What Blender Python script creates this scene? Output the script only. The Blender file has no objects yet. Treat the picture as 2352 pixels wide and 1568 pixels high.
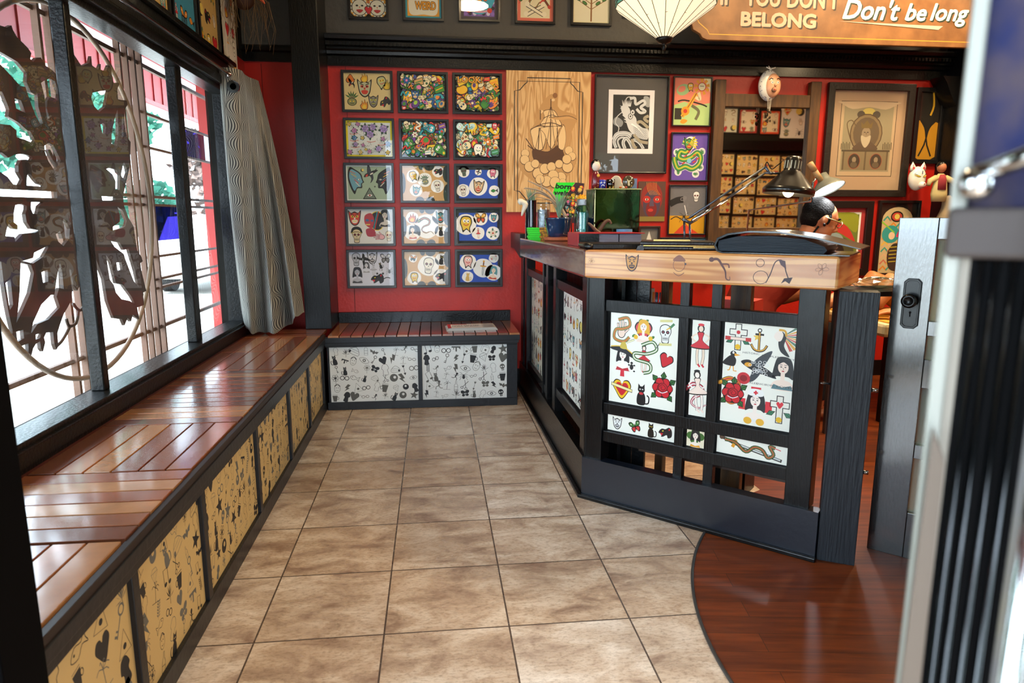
import bpy, bmesh, math, random
from mathutils import Vector as V, Matrix
from mathutils.geometry import tessellate_polygon
random.seed(7)
S = bpy.context.scene
COL = S.collection
PI = math.pi
# ------------------------------------------------------------------ camera
CAM = V((0.5310, -1.8266, 1.1889)); YAW, PITCH, ROLL, FPX = 0.1126, 0.1794, 0.0008, 1568.0
def _rows():
    cy, sy, cp, sp = math.cos(YAW), math.sin(YAW), math.cos(PITCH), math.sin(PITCH)
    f = V((sy*cp, cy*cp, -sp)); r = V((cy, -sy, 0)); u = r.cross(f)
    return r*math.cos(ROLL)+u*math.sin(ROLL), -r*math.sin(ROLL)+u*math.cos(ROLL), f
CR, CU, CF = _rows()
cd = bpy.data.cameras.new('camera'); cam = bpy.data.objects.new('camera', cd); COL.objects.link(cam)
cd.lens = 24; cd.sensor_width = 36; cd.clip_start = .01
cam.matrix_world = Matrix(((CR.x, CU.x, -CF.x, CAM.x), (CR.y, CU.y, -CF.y, CAM.y), (CR.z, CU.z, -CF.z, CAM.z), (0, 0, 0, 1)))
cd.dof.use_dof = True; cd.dof.focus_distance = 3.0; cd.dof.aperture_fstop = 5.0
S.camera = cam
# ------------------------------------------------------------------ world, sun, exposure
w = bpy.data.worlds.new('sky'); S.world = w; w.use_nodes = True
bg = w.node_tree.nodes['Background']; bg.inputs[0].default_value = (.70, .84, 1, 1); bg.inputs[1].default_value = 11.0
def lamp(name, kind, loc, energy, col=(1, 1, 1), rot=(0, 0, 0), **k):
    l = bpy.data.lights.new(name, kind); l.energy = energy; l.color = col
    for a, b in k.items(): setattr(l, a, b)
    o = bpy.data.objects.new(name, l); o.location = loc; o.rotation_euler = rot; COL.objects.link(o); return o
lamp('sun', 'SUN', (-10, 3, 12), 9.0, (1, .96, .88), (math.radians(28), math.radians(-20), 0), angle=.02)
def portal(name, loc, rot, sx, sy):
    o = lamp(name, 'AREA', loc, 1, (1, 1, 1), rot, shape='RECTANGLE', size=sx, size_y=sy); o.data.cycles.is_portal = True
portal('portal_side_window', (-.74, .9, 1.23), (0, math.radians(-90), 0), 1.36, 3.3)
portal('portal_entrance', (.6, -2.81, 1.15), (math.radians(90), 0, 0), 1.52, 2.32)
portal('portal_front_window', (2.65, -2.81, 1.4), (math.radians(90), 0, 0), 1.52, 1.62)
portal('portal_near_window', (-.79, -1.78, 1.16), (0, math.radians(-90), 0), 2.0, 1.5)
# unseen warm lamps added near the ceiling to brighten room and red wall
for x, y, e in ((2.6, 1.6, 50), (3.6, 1.9, 40), (3.7, 0.4, 40), (5.2, -1.2, 50), (.9, .9, 20), (4.9, 2.0, 30)):
    lamp('warm_fill_lamp', 'AREA', (x, y, 3.12), e, (1, .74, .42), (0, 0, 0), shape='DISK', size=.35)
vs = S.view_settings; vs.view_transform = 'Standard'; vs.look = 'None'; vs.exposure = 0.3; vs.gamma = 1; vs.use_curve_mapping = False
cy = S.cycles; cy.use_denoising = True; cy.max_bounces = 7; cy.diffuse_bounces = 3; cy.glossy_bounces = 4
cy.transmission_bounces = 5; cy.transparent_max_bounces = 14; cy.sample_clamp_indirect = 6; cy.caustics_reflective = False; cy.caustics_refractive = False
cy.use_adaptive_sampling = True; cy.adaptive_threshold = .02
# ------------------------------------------------------------------ photograph measurements -> places on real planes
def ray(x, y): return CR*((x-1176)/FPX)-CU*((y-784)/FPX)+CF
def onX(x, y, X): d = ray(x, y); return CAM+d*((X-CAM.x)/d.x)
def onY(x, y, Y): d = ray(x, y); return CAM+d*((Y-CAM.y)/d.y)
def onZ(x, y, Z): d = ray(x, y); return CAM+d*((Z-CAM.z)/d.z)
# ------------------------------------------------------------------ colour + materials
def lin(c): return c/12.92 if c <= .04045 else ((c+.055)/1.055)**2.4
def hx(h):
    h = h.lstrip('#')
    if len(h) == 3: h = ''.join(a*2 for a in h)
    return tuple(lin(int(h[i:i+2], 16)/255) for i in (0, 2, 4))+(1,)
M = {}
def pbr(name, col='#808080', rough=.5, metal=0, coat=0, bump=0, bscale=30, stretch=(1, 1, 1), col2=None, cscale=4, spec=.5, emit=None, es=0, detail=4, cfac=.5, crough=.1):
    if name in M: return M[name]
    m = bpy.data.materials.new(name); m.use_nodes = True; M[name] = m
    nt = m.node_tree; b = nt.nodes['Principled BSDF']
    b.inputs['Base Color'].default_value = hx(col); b.inputs['Roughness'].default_value = rough; b.inputs['Metallic'].default_value = metal
    b.inputs['Coat Weight'].default_value = coat; b.inputs['Coat Roughness'].default_value = crough; b.inputs['Specular IOR Level'].default_value = spec
    if emit: b.inputs['Emission Color'].default_value = hx(emit); b.inputs['Emission Strength'].default_value = es
    if bump or col2:
        tc = nt.nodes.new('ShaderNodeTexCoord'); mp = nt.nodes.new('ShaderNodeMapping'); nt.links.new(tc.outputs['Object'], mp.inputs[0])
        mp.inputs['Scale'].default_value = stretch
    if bump:
        n = nt.nodes.new('ShaderNodeTexNoise'); n.inputs['Scale'].default_value = bscale; n.inputs['Detail'].default_value = detail
        nt.links.new(mp.outputs[0], n.inputs['Vector'])
        bp = nt.nodes.new('ShaderNodeBump'); bp.inputs['Strength'].default_value = bump; bp.inputs['Distance'].default_value = .01
        nt.links.new(n.outputs[0], bp.inputs['Height']); nt.links.new(bp.outputs[0], b.inputs['Normal'])
    if col2:
        n = nt.nodes.new('ShaderNodeTexNoise'); n.inputs['Scale'].default_value = cscale; n.inputs['Detail'].default_value = 6
        nt.links.new(mp.outputs[0], n.inputs['Vector'])
        r = nt.nodes.new('ShaderNodeValToRGB'); r.color_ramp.elements[0].position = cfac-.15; r.color_ramp.elements[1].position = cfac+.15
        r.color_ramp.elements[0].color = hx(col); r.color_ramp.elements[1].color = hx(col2)
        nt.links.new(n.outputs[0], r.inputs[0]); nt.links.new(r.outputs[0], b.inputs['Base Color'])
    return m
black = pbr('black gloss paint', '#060708', .32, coat=.25, bump=.25, bscale=90, crough=.15, spec=.22)
blackm = pbr('black trim paint', '#060607', .35, coat=.15, bump=.12, bscale=60, spec=.22)
blackbrush = pbr('brushed black paint', '#060709', .32, coat=.2, bump=.3, bscale=40, stretch=(6, 6, .5), crough=.18, spec=.25)
slate = pbr('blue black bench paint', '#0c1016', .42, coat=.1, bump=.12, bscale=50, spec=.4)
frameb = pbr('frame black', '#0d0d0e', .35, coat=.2)
red = pbr('red wall paint', '#b62014', .40, bump=.12, bscale=55, spec=.5)
grey = pbr('grey wall plaster', '#4b4843', .6, bump=.4, bscale=22)
darkgrey = pbr('dark boarded wall', '#191610', .65, spec=.2, bump=.2, bscale=22)
ceilm = pbr('ceiling paint', '#b9ac93', .8)
brownw = pbr('brown mirror wood', '#5a3c1c', .5, bump=.2, bscale=30, stretch=(8, 8, 1), col2='#3e2812', cscale=5)
topw = pbr('fir countertop', '#d39a5c', .3, coat=.5)
darkw = pbr('dark wood', '#2c1a10', .4, bump=.2, bscale=30)
chrome = pbr('chrome', '#c8c8c8', .12, 1)
steel = pbr('grey lamp metal', '#5a5f68', .3, .8)
white = pbr('white paint', '#e8e8e4', .5)
terra = pbr('terracotta', '#b4623c', .7)
rough_black = pbr('black leather', '#0c0c0d', .28, bump=.2, bscale=120)
skinm = pbr('skin', '#b5714a', .45, bump=.1, bscale=60)
def inkmat(name, rough, coat=0):
    m = bpy.data.materials.new(name); m.use_nodes = True; b = m.node_tree.nodes['Principled BSDF']
    a = m.node_tree.nodes.new('ShaderNodeVertexColor'); a.layer_name = 'ink'
    m.node_tree.links.new(a.outputs[0], b.inputs[0]); b.inputs['Roughness'].default_value = rough; b.inputs['Coat Weight'].default_value = coat
    M[name] = m; return m
ink = inkmat('printed ink', .5); inkg = inkmat('laminated print', .3, .3)
# deck wood: per slat tone from the attribute, grain from noise
def deckmat():
    m = bpy.data.materials.new('deck hardwood'); m.use_nodes = True; nt = m.node_tree; b = nt.nodes['Principled BSDF']
    a = nt.nodes.new('ShaderNodeVertexColor'); a.layer_name = 'ink'
    tc = nt.nodes.new('ShaderNodeTexCoord'); n = nt.nodes.new('ShaderNodeTexNoise'); n.inputs['Scale'].default_value = 18; n.inputs['Detail'].default_value = 8
    nt.links.new(tc.outputs['Object'], n.inputs['Vector'])
    mx = nt.nodes.new('ShaderNodeMix'); mx.data_type = 'RGBA'; mx.blend_type = 'MULTIPLY'; mx.inputs[0].default_value = .55
    nt.links.new(a.outputs[0], mx.inputs[6]); nt.links.new(n.outputs[0], mx.inputs[7]); 
    mu = nt.nodes.new('ShaderNodeMix'); mu.data_type = 'RGBA'; mu.blend_type = 'ADD'; mu.inputs[0].default_value = .12
    nt.links.new(mx.outputs[2], mu.inputs[6]); nt.links.new(a.outputs[0], mu.inputs[7])
    nt.links.new(mu.outputs[2], b.inputs[0]); b.inputs['Roughness'].default_value = .26; b.inputs['Coat Weight'].default_value = 1; b.inputs['Coat Roughness'].default_value = .14
    bp = nt.nodes.new('ShaderNodeBump'); bp.inputs['Strength'].default_value = .08; bp.inputs['Distance'].default_value = .01
    nt.links.new(n.outputs[0], bp.inputs['Height']); nt.links.new(bp.outputs[0], b.inputs['Normal']); M['deck'] = m; return m
deck = deckmat()
def glassmat(name, tint=(1, 1, 1, 1), boost=1.0, base=0.0, rough=0.0):
    m = bpy.data.materials.new(name); m.use_nodes = True; nt = m.node_tree; nt.nodes.clear()
    o = nt.nodes.new('ShaderNodeOutputMaterial'); t = nt.nodes.new('ShaderNodeBsdfTransparent'); g = nt.nodes.new('ShaderNodeBsdfGlossy')
    f = nt.nodes.new('ShaderNodeFresnel'); f.inputs[0].default_value = 1.5; mx = nt.nodes.new('ShaderNodeMixShader')
    mm = nt.nodes.new('ShaderNodeMath'); mm.operation = 'MULTIPLY_ADD'; mm.inputs[1].default_value = boost; mm.inputs[2].default_value = base; mm.use_clamp = True
    t.inputs[0].default_value = tint; g.inputs['Roughness'].default_value = rough
    ge = nt.nodes.new('ShaderNodeNewGeometry'); iv = nt.nodes.new('ShaderNodeMath'); iv.operation = 'SUBTRACT'; iv.inputs[0].default_value = 1; ml = nt.nodes.new('ShaderNodeMath'); ml.operation = 'MULTIPLY'
    nt.links.new(ge.outputs['Backfacing'], iv.inputs[1]); nt.links.new(f.outputs[0], mm.inputs[0]); nt.links.new(mm.outputs[0], ml.inputs[0]); nt.links.new(iv.outputs[0], ml.inputs[1]); nt.links.new(ml.outputs[0], mx.inputs[0]); nt.links.new(t.outputs[0], mx.inputs[1]); nt.links.new(g.outputs[0], mx.inputs[2]); nt.links.new(mx.outputs[0], o.inputs[0])
    M[name] = m; return m
glass = glassmat('window glass', (.97, .99, .98, 1), 1.3)
pglass = glassmat('picture glass', (.97, .97, .97, 1), 1.0)
jarglass = glassmat('jar glass', (.62, .86, .86, 1), 1.6, .04)
clearglass = glassmat('clear glass', (.93, .95, .95, 1), 1.8, .03)
# ------------------------------------------------------------------ mesh builder
class MB:
    def __init__(s): s.v = []; s.f = []; s.c = []
    def add(s, vs, fs, col=None):
        n = len(s.v); s.v += [V(a) for a in vs]; s.f += [tuple(i+n for i in f) for f in fs]; s.c += [col]*len(fs); return s
    def box(s, x0, y0, z0, x1, y1, z1, col=None):
        return s.obox(V((0, 0, 0)), V((1, 0, 0)), V((0, 1, 0)), V((0, 0, 1)), x0, x1, y0, y1, z0, z1, col)
    def obox(s, o, a, b, c, a0, a1, b0, b1, c0, c1, col=None):
        vs = [o+a*i+b*j+c*k for k in (c0, c1) for j in (b0, b1) for i in (a0, a1)]
        fs = [(0, 2, 3, 1), (4, 5, 7, 6), (0, 1, 5, 4), (2, 6, 7, 3), (0, 4, 6, 2), (1, 3, 7, 5)]
        if a.cross(b).dot(c)*(a1-a0)*(b1-b0)*(c1-c0) < 0: fs = [f[::-1] for f in fs]
        return s.add(vs, fs, col)
    def tube(s, pts, r, n=8, col=None, closed=False, cap=True):
        pts = [V(p) for p in pts]; N = len(pts); rs = r if isinstance(r, (list, tuple)) else [r]*N
        vs = []; fs = []; up = None
        for i, p in enumerate(pts):
            if closed: t = pts[(i+1) % N]-pts[i-1]
            else: t = pts[min(i+1, N-1)]-pts[max(i-1, 0)]
            t = t.normalized() if t.length > 1e-9 else V((0, 0, 1))
            if up is None: up = t.orthogonal().normalized()
            up = (up-t*up.dot(t)); up = up.normalized() if up.length > 1e-6 else t.orthogonal().normalized()
            sd = t.cross(up)
            for k in range(n): a = 2*PI*k/n; vs.append(p+(up*math.cos(a)+sd*math.sin(a))*rs[i])
        L = N if closed else N-1
        for i in range(L):
            for k in range(n):
                a, b = i*n+k, i*n+(k+1) % n; c, d = ((i+1) % N)*n+(k+1) % n, ((i+1) % N)*n+k; fs.append((a, b, c, d))
        if cap and not closed: fs += [tuple(range(n))[::-1], tuple((N-1)*n+k for k in range(n))]
        return s.add(vs, fs, col)
    def lathe(s, prof, c=(0, 0, 0), n=24, col=None, sx=1, sy=1, ax=None, cap=True):
        c = V(c); vs = []; fs = []
        A, B, C_ = ax or (V((1, 0, 0)), V((0, 1, 0)), V((0, 0, 1)))
        for r, z in prof:
            for k in range(n): a = 2*PI*k/n; vs.append(c+A*(r*sx*math.cos(a))+B*(r*sy*math.sin(a))+C_*z)
        for i in range(len(prof)-1):
            for k in range(n): fs.append((i*n+k, i*n+(k+1) % n, (i+1)*n+(k+1) % n, (i+1)*n+k))
        if cap and prof[0][0] > 1e-6: fs.append(tuple(range(n))[::-1])
        if cap and prof[-1][0] > 1e-6: fs.append(tuple((len(prof)-1)*n+k for k in range(n)))
        return s.add(vs, fs, col)
    def ball(s, c, rx, ry=None, rz=None, n=16, col=None, ax=None):
        ry = ry or rx; rz = rz or rx; m = max(6, n//2)
        return s.lathe([(max(1e-7, math.sin(PI*i/m)), -math.cos(PI*i/m)*rz) for i in range(m+1)], c, n, col, rx, ry, ax)
    def slab(s, loops, fn, w0, w1, col=None):
        """polygon with holes (2D loops) extruded between w0 and w1; fn(u,v,w)->point"""
        tri = tessellate_polygon([[V((p[0], p[1], 0)) for p in l] for l in loops]); fl = [p for l in loops for p in l]; n = len(fl)
        vs = [fn(p[0], p[1], w0) for p in fl]+[fn(p[0], p[1], w1) for p in fl]
        fs = [tuple(t) for t in tri]+[tuple(i+n for i in t[::-1]) for t in tri]; k = 0
        for l in loops:
            m = len(l); fs += [(k+i, k+(i+1) % m, k+(i+1) % m+n, k+i+n) for i in range(m)]; k += m
        return s.add(vs, fs, col)
    def prism(s, poly, fn, w0, w1, col=None): return s.slab([poly], fn, w0, w1, col)
    def build(s, name, mat, parent=None, smooth=False, bevel=0, recalc=False, solid=0):
        off = V(parent.location) if parent else V((0, 0, 0))
        me = bpy.data.meshes.new(name); me.from_pydata([tuple(v-off) for v in s.v], [], s.f); me.update()
        if any(c is not None for c in s.c):
            at = me.attributes.new('ink', 'FLOAT_COLOR', 'CORNER'); data = []
            for p in me.polygons:
                c = s.c[p.index] or '#808080'; c = hx(c) if isinstance(c, str) else c; data += list(c)*p.loop_total
            at.data.foreach_set('color', data)
        if recalc:
            bm = bmesh.new(); bm.from_mesh(me); bmesh.ops.recalc_face_normals(bm, faces=bm.faces); bm.to_mesh(me); bm.free()
        if smooth: me.polygons.foreach_set('use_smooth', [True]*len(me.polygons))
        me.materials.append(mat); o = bpy.data.objects.new(name, me); COL.objects.link(o)
        if parent: o.parent = parent
        if bevel:
            b = o.modifiers.new('bevel', 'BEVEL'); b.width = bevel; b.segments = 2; b.limit_method = 'ANGLE'; b.harden_normals = False
        if solid:
            b = o.modifiers.new('solid', 'SOLIDIFY'); b.thickness = solid; b.offset = 0
        return o
def thing(name, label, cat, loc=(0, 0, 0), group=None):
    o = bpy.data.objects.new(name, None); COL.objects.link(o); o.location = loc; o.empty_display_size = .05
    o['label'] = label; o['category'] = cat
    if group: o['group'] = group
    o.matrix_world = Matrix.Translation(V(loc)); return o
def tag(o, label, cat, group=None, kind=None):
    o['label'] = label; o['category'] = cat
    if group: o['group'] = group
    if kind: o['kind'] = kind
    return o
def struct(o): o['kind'] = 'structure'; return o
def sub(mb, name, mat, part, **k):
    """a sub-part: part is a mesh child whose parent Empty gives the offset"""
    o = mb.build(name, mat, part.parent, **k); o.parent = part; return o
def cr(pts, n=6, closed=False):
    """Catmull-Rom through points (2D or 3D)"""
    P = [V(p).to_3d() if len(p) == 2 else V(p) for p in pts]; out = []; N = len(P)
    for i in range(N if closed else N-1):
        p0, p1, p2, p3 = (P[(i-1) % N], P[i], P[(i+1) % N], P[(i+2) % N]) if closed else (P[max(i-1, 0)], P[i], P[i+1], P[min(i+2, N-1)])
        for k in range(n):
            t = k/n; out.append(.5*((2*p1)+(p2-p0)*t+(2*p0-5*p1+4*p2-p3)*t*t+(3*p1-p0-3*p2+p3)*t**3))
    if not closed: out.append(P[-1])
    return out
# ------------------------------------------------------------------ flat artwork: coloured shapes laid on a sheet
class Art:
    def __init__(s, o, ex, ey, n, step=2.2e-5):
        s.o, s.ex, s.ey, s.n = V(o), V(ex), V(ey), V(n); s.mb = MB(); s.k = 0; s.step = step; s.base = 0; s.t = (0, 0, 1, 0, 1)
    def at(s, cx=0, cy=0, sc=1, rot=0, fx=1, reset=False):
        s.t = (cx, cy, sc, rot, fx)
        if reset: s.k = s.base
        return s
    def P(s, x, y):
        cx, cy, sc, r, fx = s.t; x *= fx; c, q = math.cos(r)*sc, math.sin(r)*sc; u, v = cx+x*c-y*q, cy+x*q+y*c
        return s.o+s.ex*u+s.ey*v+s.n*(.0003+s.k*s.step)
    def poly(s, pts, col):
        s.k += 1; vs = [s.P(p[0], p[1]) for p in pts]; n = len(vs)
        a = V((0, 0, 0))
        for i in range(n): a += (vs[i]-vs[0]).cross(vs[(i+1) % n]-vs[0])
        f = tuple(range(n)) if a.dot(s.n) > 0 else tuple(range(n))[::-1]
        s.mb.add(vs, [f], col); return s
    def strip(s, L, R, col):
        s.k += 1; n = len(L); s.mb.add([s.P(*p) for p in L]+[s.P(*p) for p in R], [(i, i+1, n+i+1, n+i) for i in range(n-1)], col); return s
    def ell(s, x, y, rx, ry=None, col='#000', rot=0, n=18):
        ry = ry or rx; c, q = math.cos(rot), math.sin(rot)
        return s.poly([(x+rx*math.cos(a)*c-ry*math.sin(a)*q, y+rx*math.cos(a)*q+ry*math.sin(a)*c) for a in [2*PI*i/n for i in range(n)]], col)
    def rect(s, x0, y0, x1, y1, col): return s.poly([(x0, y0), (x1, y0), (x1, y1), (x0, y1)], col)
    def ln(s, pts, wd, col='#000', closed=False, smooth=0, taper=False):
        if smooth: pts = [(p.x, p.y) for p in cr(pts, smooth, closed)]
        if closed: pts = list(pts)+[pts[0]]
        L, R = [], []; n = len(pts)
        for i, p in enumerate(pts):
            a = pts[max(i-1, 0)]; b = pts[min(i+1, n-1)]
            if closed and i in (0, n-1): a, b = pts[n-2], pts[1]
            dx, dy = b[0]-a[0], b[1]-a[1]; d = math.hypot(dx, dy) or 1; h = wd/2*((1-.85*i/(n-1)) if taper else 1)
            L.append((p[0]-dy/d*h, p[1]+dx/d*h)); R.append((p[0]+dy/d*h, p[1]-dx/d*h))
        return s.strip(L, R, col)
    def blob(s, pts, col, n=5): return s.poly([(p.x, p.y) for p in cr(pts, n, True)], col)
    def oell(s, x, y, rx, ry, wd, col='#000', rot=0):
        c, q = math.cos(rot), math.sin(rot)
        return s.ln([(x+rx*math.cos(a)*c-ry*math.sin(a)*q, y+rx*math.cos(a)*q+ry*math.sin(a)*c) for a in [2*PI*i/16 for i in range(16)]], wd, col, True)
    def done(s, name, mat, parent): return s.mb.build(name, mat, parent)
_tx = {}
def text_mesh(txt):
    if txt in _tx: return _tx[txt]
    c = bpy.data.curves.new('t', 'FONT'); c.body = txt; c.size = 1; c.resolution_u = 3; c.offset = 0
    o = bpy.data.objects.new('t', c); COL.objects.link(o); dg = bpy.context.evaluated_depsgraph_get(); dg.update()
    me = o.evaluated_get(dg).to_mesh(); r = ([(v.co.x, v.co.y) for v in me.vertices], [tuple(p.vertices) for p in me.polygons])
    bpy.data.objects.remove(o); bpy.data.curves.remove(c)
    if r[0]:
        xs = [p[0] for p in r[0]]; m = min(xs); wd = max(xs)-m; r = ([(p[0]-m, p[1]) for p in r[0]], r[1], wd)
    _tx[txt] = r; return r
def text(A, txt, x, y, h, col, wd=None, shear=0, bold=0, base=0):
    """lettering of cap height h, left end at x, base line y; wd: fitted width"""
    vs, fs, W0 = text_mesh(txt); sy = h/.73; sx = (wd/W0) if wd else sy
    offs = [(0, 0)] if not bold else [(math.cos(a)*bold, math.sin(a)*bold) for a in [PI/4*i for i in range(8)]]+[(0, 0)]
    for ox, oy in offs:
        A.k += 1; A.mb.add([A.P(x+p[0]*sx+p[1]*sy*shear+ox, y+p[1]*sy+oy+base*p[0]*sx) for p in vs], fs, col)
R = random.random
def U(a, b): return a+(b-a)*R()
K = '#16130f'
# ---- motifs, each about 2 units across
def m_skull(A, c='#eeeadb', k=K, e='#8c1d22'):
    A.blob([(-.62, .3), (-.5, .8), (0, 1), (.5, .8), (.62, .3), (.5, -.1), (.4, -.3), (.36, -.85), (0, -.95), (-.36, -.85), (-.4, -.3), (-.5, -.1)], k)
    A.blob([(-.55, .3), (-.44, .74), (0, .92), (.44, .74), (.55, .3), (.44, -.08), (.34, -.3), (.3, -.78), (0, -.87), (-.3, -.78), (-.34, -.3), (-.44, -.08)], c)
    for q in (-1, 1): A.ell(.24*q, .2, .18, .17, k); A.ell(.24*q, .2, .09, .08, e)
    A.poly([(-.09, -.12), (.09, -.12), (0, .06)], k); A.rect(-.28, -.46, .28, -.41, k)
    for i in range(-3, 4): A.rect(i*.08-.012, -.66, i*.08+.012, -.26, k)
def m_rose(A, c='#c8202e', k=K, g='#2f6b33', d='#7c0f1c'):
    for a in (.6, 2.3, 3.9, 5.4, 1.5): A.at_leaf = 1; m_leaf(A, a, .45, 1.0, g, k)
    A.blob([(.62*math.cos(i*PI/3)*1.0, .62*math.sin(i*PI/3)) for i in range(6)], k)
    for i in range(6): a = i*PI/3; A.ell(.36*math.cos(a), .36*math.sin(a), .3, .27, k, a); A.ell(.36*math.cos(a), .36*math.sin(a), .26, .23, c, a)
    A.ell(0, 0, .34, .32, d); A.ell(.02, .03, .25, .23, c); A.ln([(-.2, .05), (0, .2), (.2, .02), (.03, -.12), (-.1, .0), (0, .08)], .05, d, smooth=4)
    A.ln([(-.3, -.2), (0, -.3), (.32, -.16)], .05, '#f3dede', smooth=4)
def m_leaf(A, a, r0, r1, g='#2f6b33', k=K, wd=.2):
    c, q = math.cos(a), math.sin(a); f = lambda t, s: (c*t-q*s, q*t+c*s); m = (r0+r1)/2
    A.poly([f(r0, 0), f(m, wd), f(r1, 0), f(m, -wd)], k); A.poly([f(r0+.04, 0), f(m, wd*.75), f(r1-.06, 0), f(m, -wd*.75)], g); A.ln([f(r0, 0), f(r1-.1, 0)], .03, k)
def m_flower(A, c='#e8b923', k=K, g='#2f7d5a', mid='#c8402a'):
    for a in (.3, 1.6, 2.9, 4.2, 5.4): m_leaf(A, a, .4, .98, g, k)
    for i in range(6): a = i*PI/3; A.ell(.34*math.cos(a), .34*math.sin(a), .25, .2, k, a); A.ell(.34*math.cos(a), .34*math.sin(a), .21, .16, c, a)
    A.ell(0, 0, .17, .17, mid)
def m_heart(A, c='#c8202e', k=K, band='#eadf9e', fl='#e8b923'):
    h = [(0, -.9), (-.6, -.2), (-.85, .3), (-.6, .75), (-.2, .72), (0, .42), (.2, .72), (.6, .75), (.85, .3), (.6, -.2)]
    A.blob(h, k); A.blob([(x*.92, y*.9) for x, y in h], fl); A.blob([(x*.7, y*.66+.02) for x, y in h], c)
    if band: A.poly([(-1, .2), (.95, -.22), (.98, .06), (-.97, .48)], k); A.poly([(-.97, .23), (.92, -.17), (.95, .03), (-.94, .44)], band)
def m_heart1(A, c='#c8202e', k=K):
    h = [(0, -.9), (-.6, -.2), (-.85, .3), (-.6, .75), (-.2, .72), (0, .42), (.2, .72), (.6, .75), (.85, .3), (.6, -.2)]
    A.blob(h, k); A.blob([(x*.86, y*.86) for x, y in h], c)
def m_dagger(A, c='#dfe3df', k=K, h='#d99a26'):
    A.poly([(-.13, .2), (.13, .2), (.1, -.7), (0, -1), (-.1, -.7)], k); A.poly([(-.08, .2), (.08, .2), (.06, -.7), (0, -.9), (-.06, -.7)], c)
    A.blob([(-.4, .2), (-.3, .32), (.3, .32), (.4, .2), (0, .14)], h); A.rect(-.08, .3, .08, .8, k); A.rect(-.05, .32, .05, .78, '#7c3a1c'); A.ell(0, .86, .13, .13, h)
def m_snake(A, c='#5d7a2c', k=K, b='#c8202e'):
    p = [(-.7, .6), (-.2, .85), (.3, .6), (.2, .2), (-.3, 0), (-.5, -.35), (-.1, -.65), (.4, -.5), (.7, -.8)]
    A.ln(p, .3, k, smooth=6, taper=True); A.ln(p, .23, c, smooth=6, taper=True); A.ln(p, .08, b, smooth=6, taper=True)
    A.ell(-.76, .55, .22, .15, k, .5); A.ell(-.76, .55, .18, .11, c, .5); A.ell(-.74, .6, .04, .04, '#f0d030'); A.ln([(-.9, .46), (-1.1, .36)], .04, b)
def m_eye(A, c='#e9e5d5', k=K, i='#8c4a1c'):
    A.blob([(-1, 0), (0, .5), (1, 0), (0, -.5)], k); A.blob([(-.85, 0), (0, .38), (.85, 0), (0, -.38)], c); A.ell(0, 0, .34, .34, k); A.ell(0, 0, .26, .26, i); A.ell(0, 0, .12, .12, k)
def m_star(A, c=K, n=5):
    A.poly([((1 if j % 2 == 0 else .42)*math.sin(PI*j/n), (1 if j % 2 == 0 else .42)*math.cos(PI*j/n)) for j in range(2*n)], c)
def m_bird(A, c='#1b2a3a', k=K, b='#c8402a', w='#e9e5d5'):
    A.blob([(-.9, .2), (-.5, .35), (0, .15), (.6, -.1), (1, -.5), (.4, -.4), (0, -.3), (-.5, -.1)], k)
    A.blob([(-.3, .1), (.1, .6), (.7, .95), (.5, .4), (.2, 0)], c); A.blob([(-.2, -.1), (-.4, -.6), (-.9, -.9), (-.2, -.8), (.2, -.2)], c)
    A.ell(-.5, .08, .2, .12, b); A.ell(.1, -.2, .25, .08, w, -.3); A.poly([(.7, -.2), (1.1, -.2), (.8, -.35)], k)
def m_cat(A, c=K, k=K, e='#e8d33a'):
    A.blob([(-.35, -.9), (.35, -.9), (.4, -.2), (.2, .2), (-.2, .2), (-.4, -.2)], c); A.ell(0, .45, .34, .3, c)
    A.poly([(-.32, .5), (-.3, .98), (-.05, .7)], c); A.poly([(.32, .5), (.3, .98), (.05, .7)], c)
    for q in (-1, 1): A.ell(.12*q, .48, .07, .05, e)
    A.ln([(.35, -.8), (.7, -.7), (.75, -.2), (.55, 0)], .12, c, smooth=5)
def m_panther(A, c='#1d1c20', k=K, r='#c8202e'):
    A.blob([(-.9, .1), (-.5, .5), (0, .5), (.5, .8), (.9, .4), (.9, -.4), (.4, -.7), (.2, -.3), (-.3, -.6), (-.6, -.6), (-.4, -.2), (-.9, -.2)], c)
    A.poly([(-.8, -.15), (-.3, -.1), (-.5, -.5)], r); A.ell(-.35, .2, .12, .07, '#e8d33a', .4); A.ell(.55, .5, .1, .16, r, -.5)
def m_lady(A, h='#15121a', s='#f0d9c0', d='#c8402a', k=K):
    A.blob([(-.5, .5), (-.3, .95), (.3, .95), (.55, .5), (.6, -.3), (.3, -.2), (-.3, -.2), (-.6, -.3)], h)
    A.rect(-.12, -.5, .12, 0, s); A.ell(0, .35, .3, .38, s); A.blob([(-.6, -1), (-.5, -.55), (0, -.4), (.5, -.55), (.6, -1)], s)
    A.poly([(-.62, -1), (-.5, -.7), (0, -.85), (.5, -.7), (.62, -1)], d); A.blob([(-.34, .45), (-.2, .78), (.2, .78), (.34, .45), (0, .68)], h)
    for q in (-1, 1): A.ell(.12*q, .38, .06, .03, k); A.ln([(.05*q, .5), (.2*q, .5)], .03, k)
    A.ell(0, .13, .08, .035, '#b5182a'); A.ln([(0, .32), (.03, .22)], .025, k)
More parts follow.
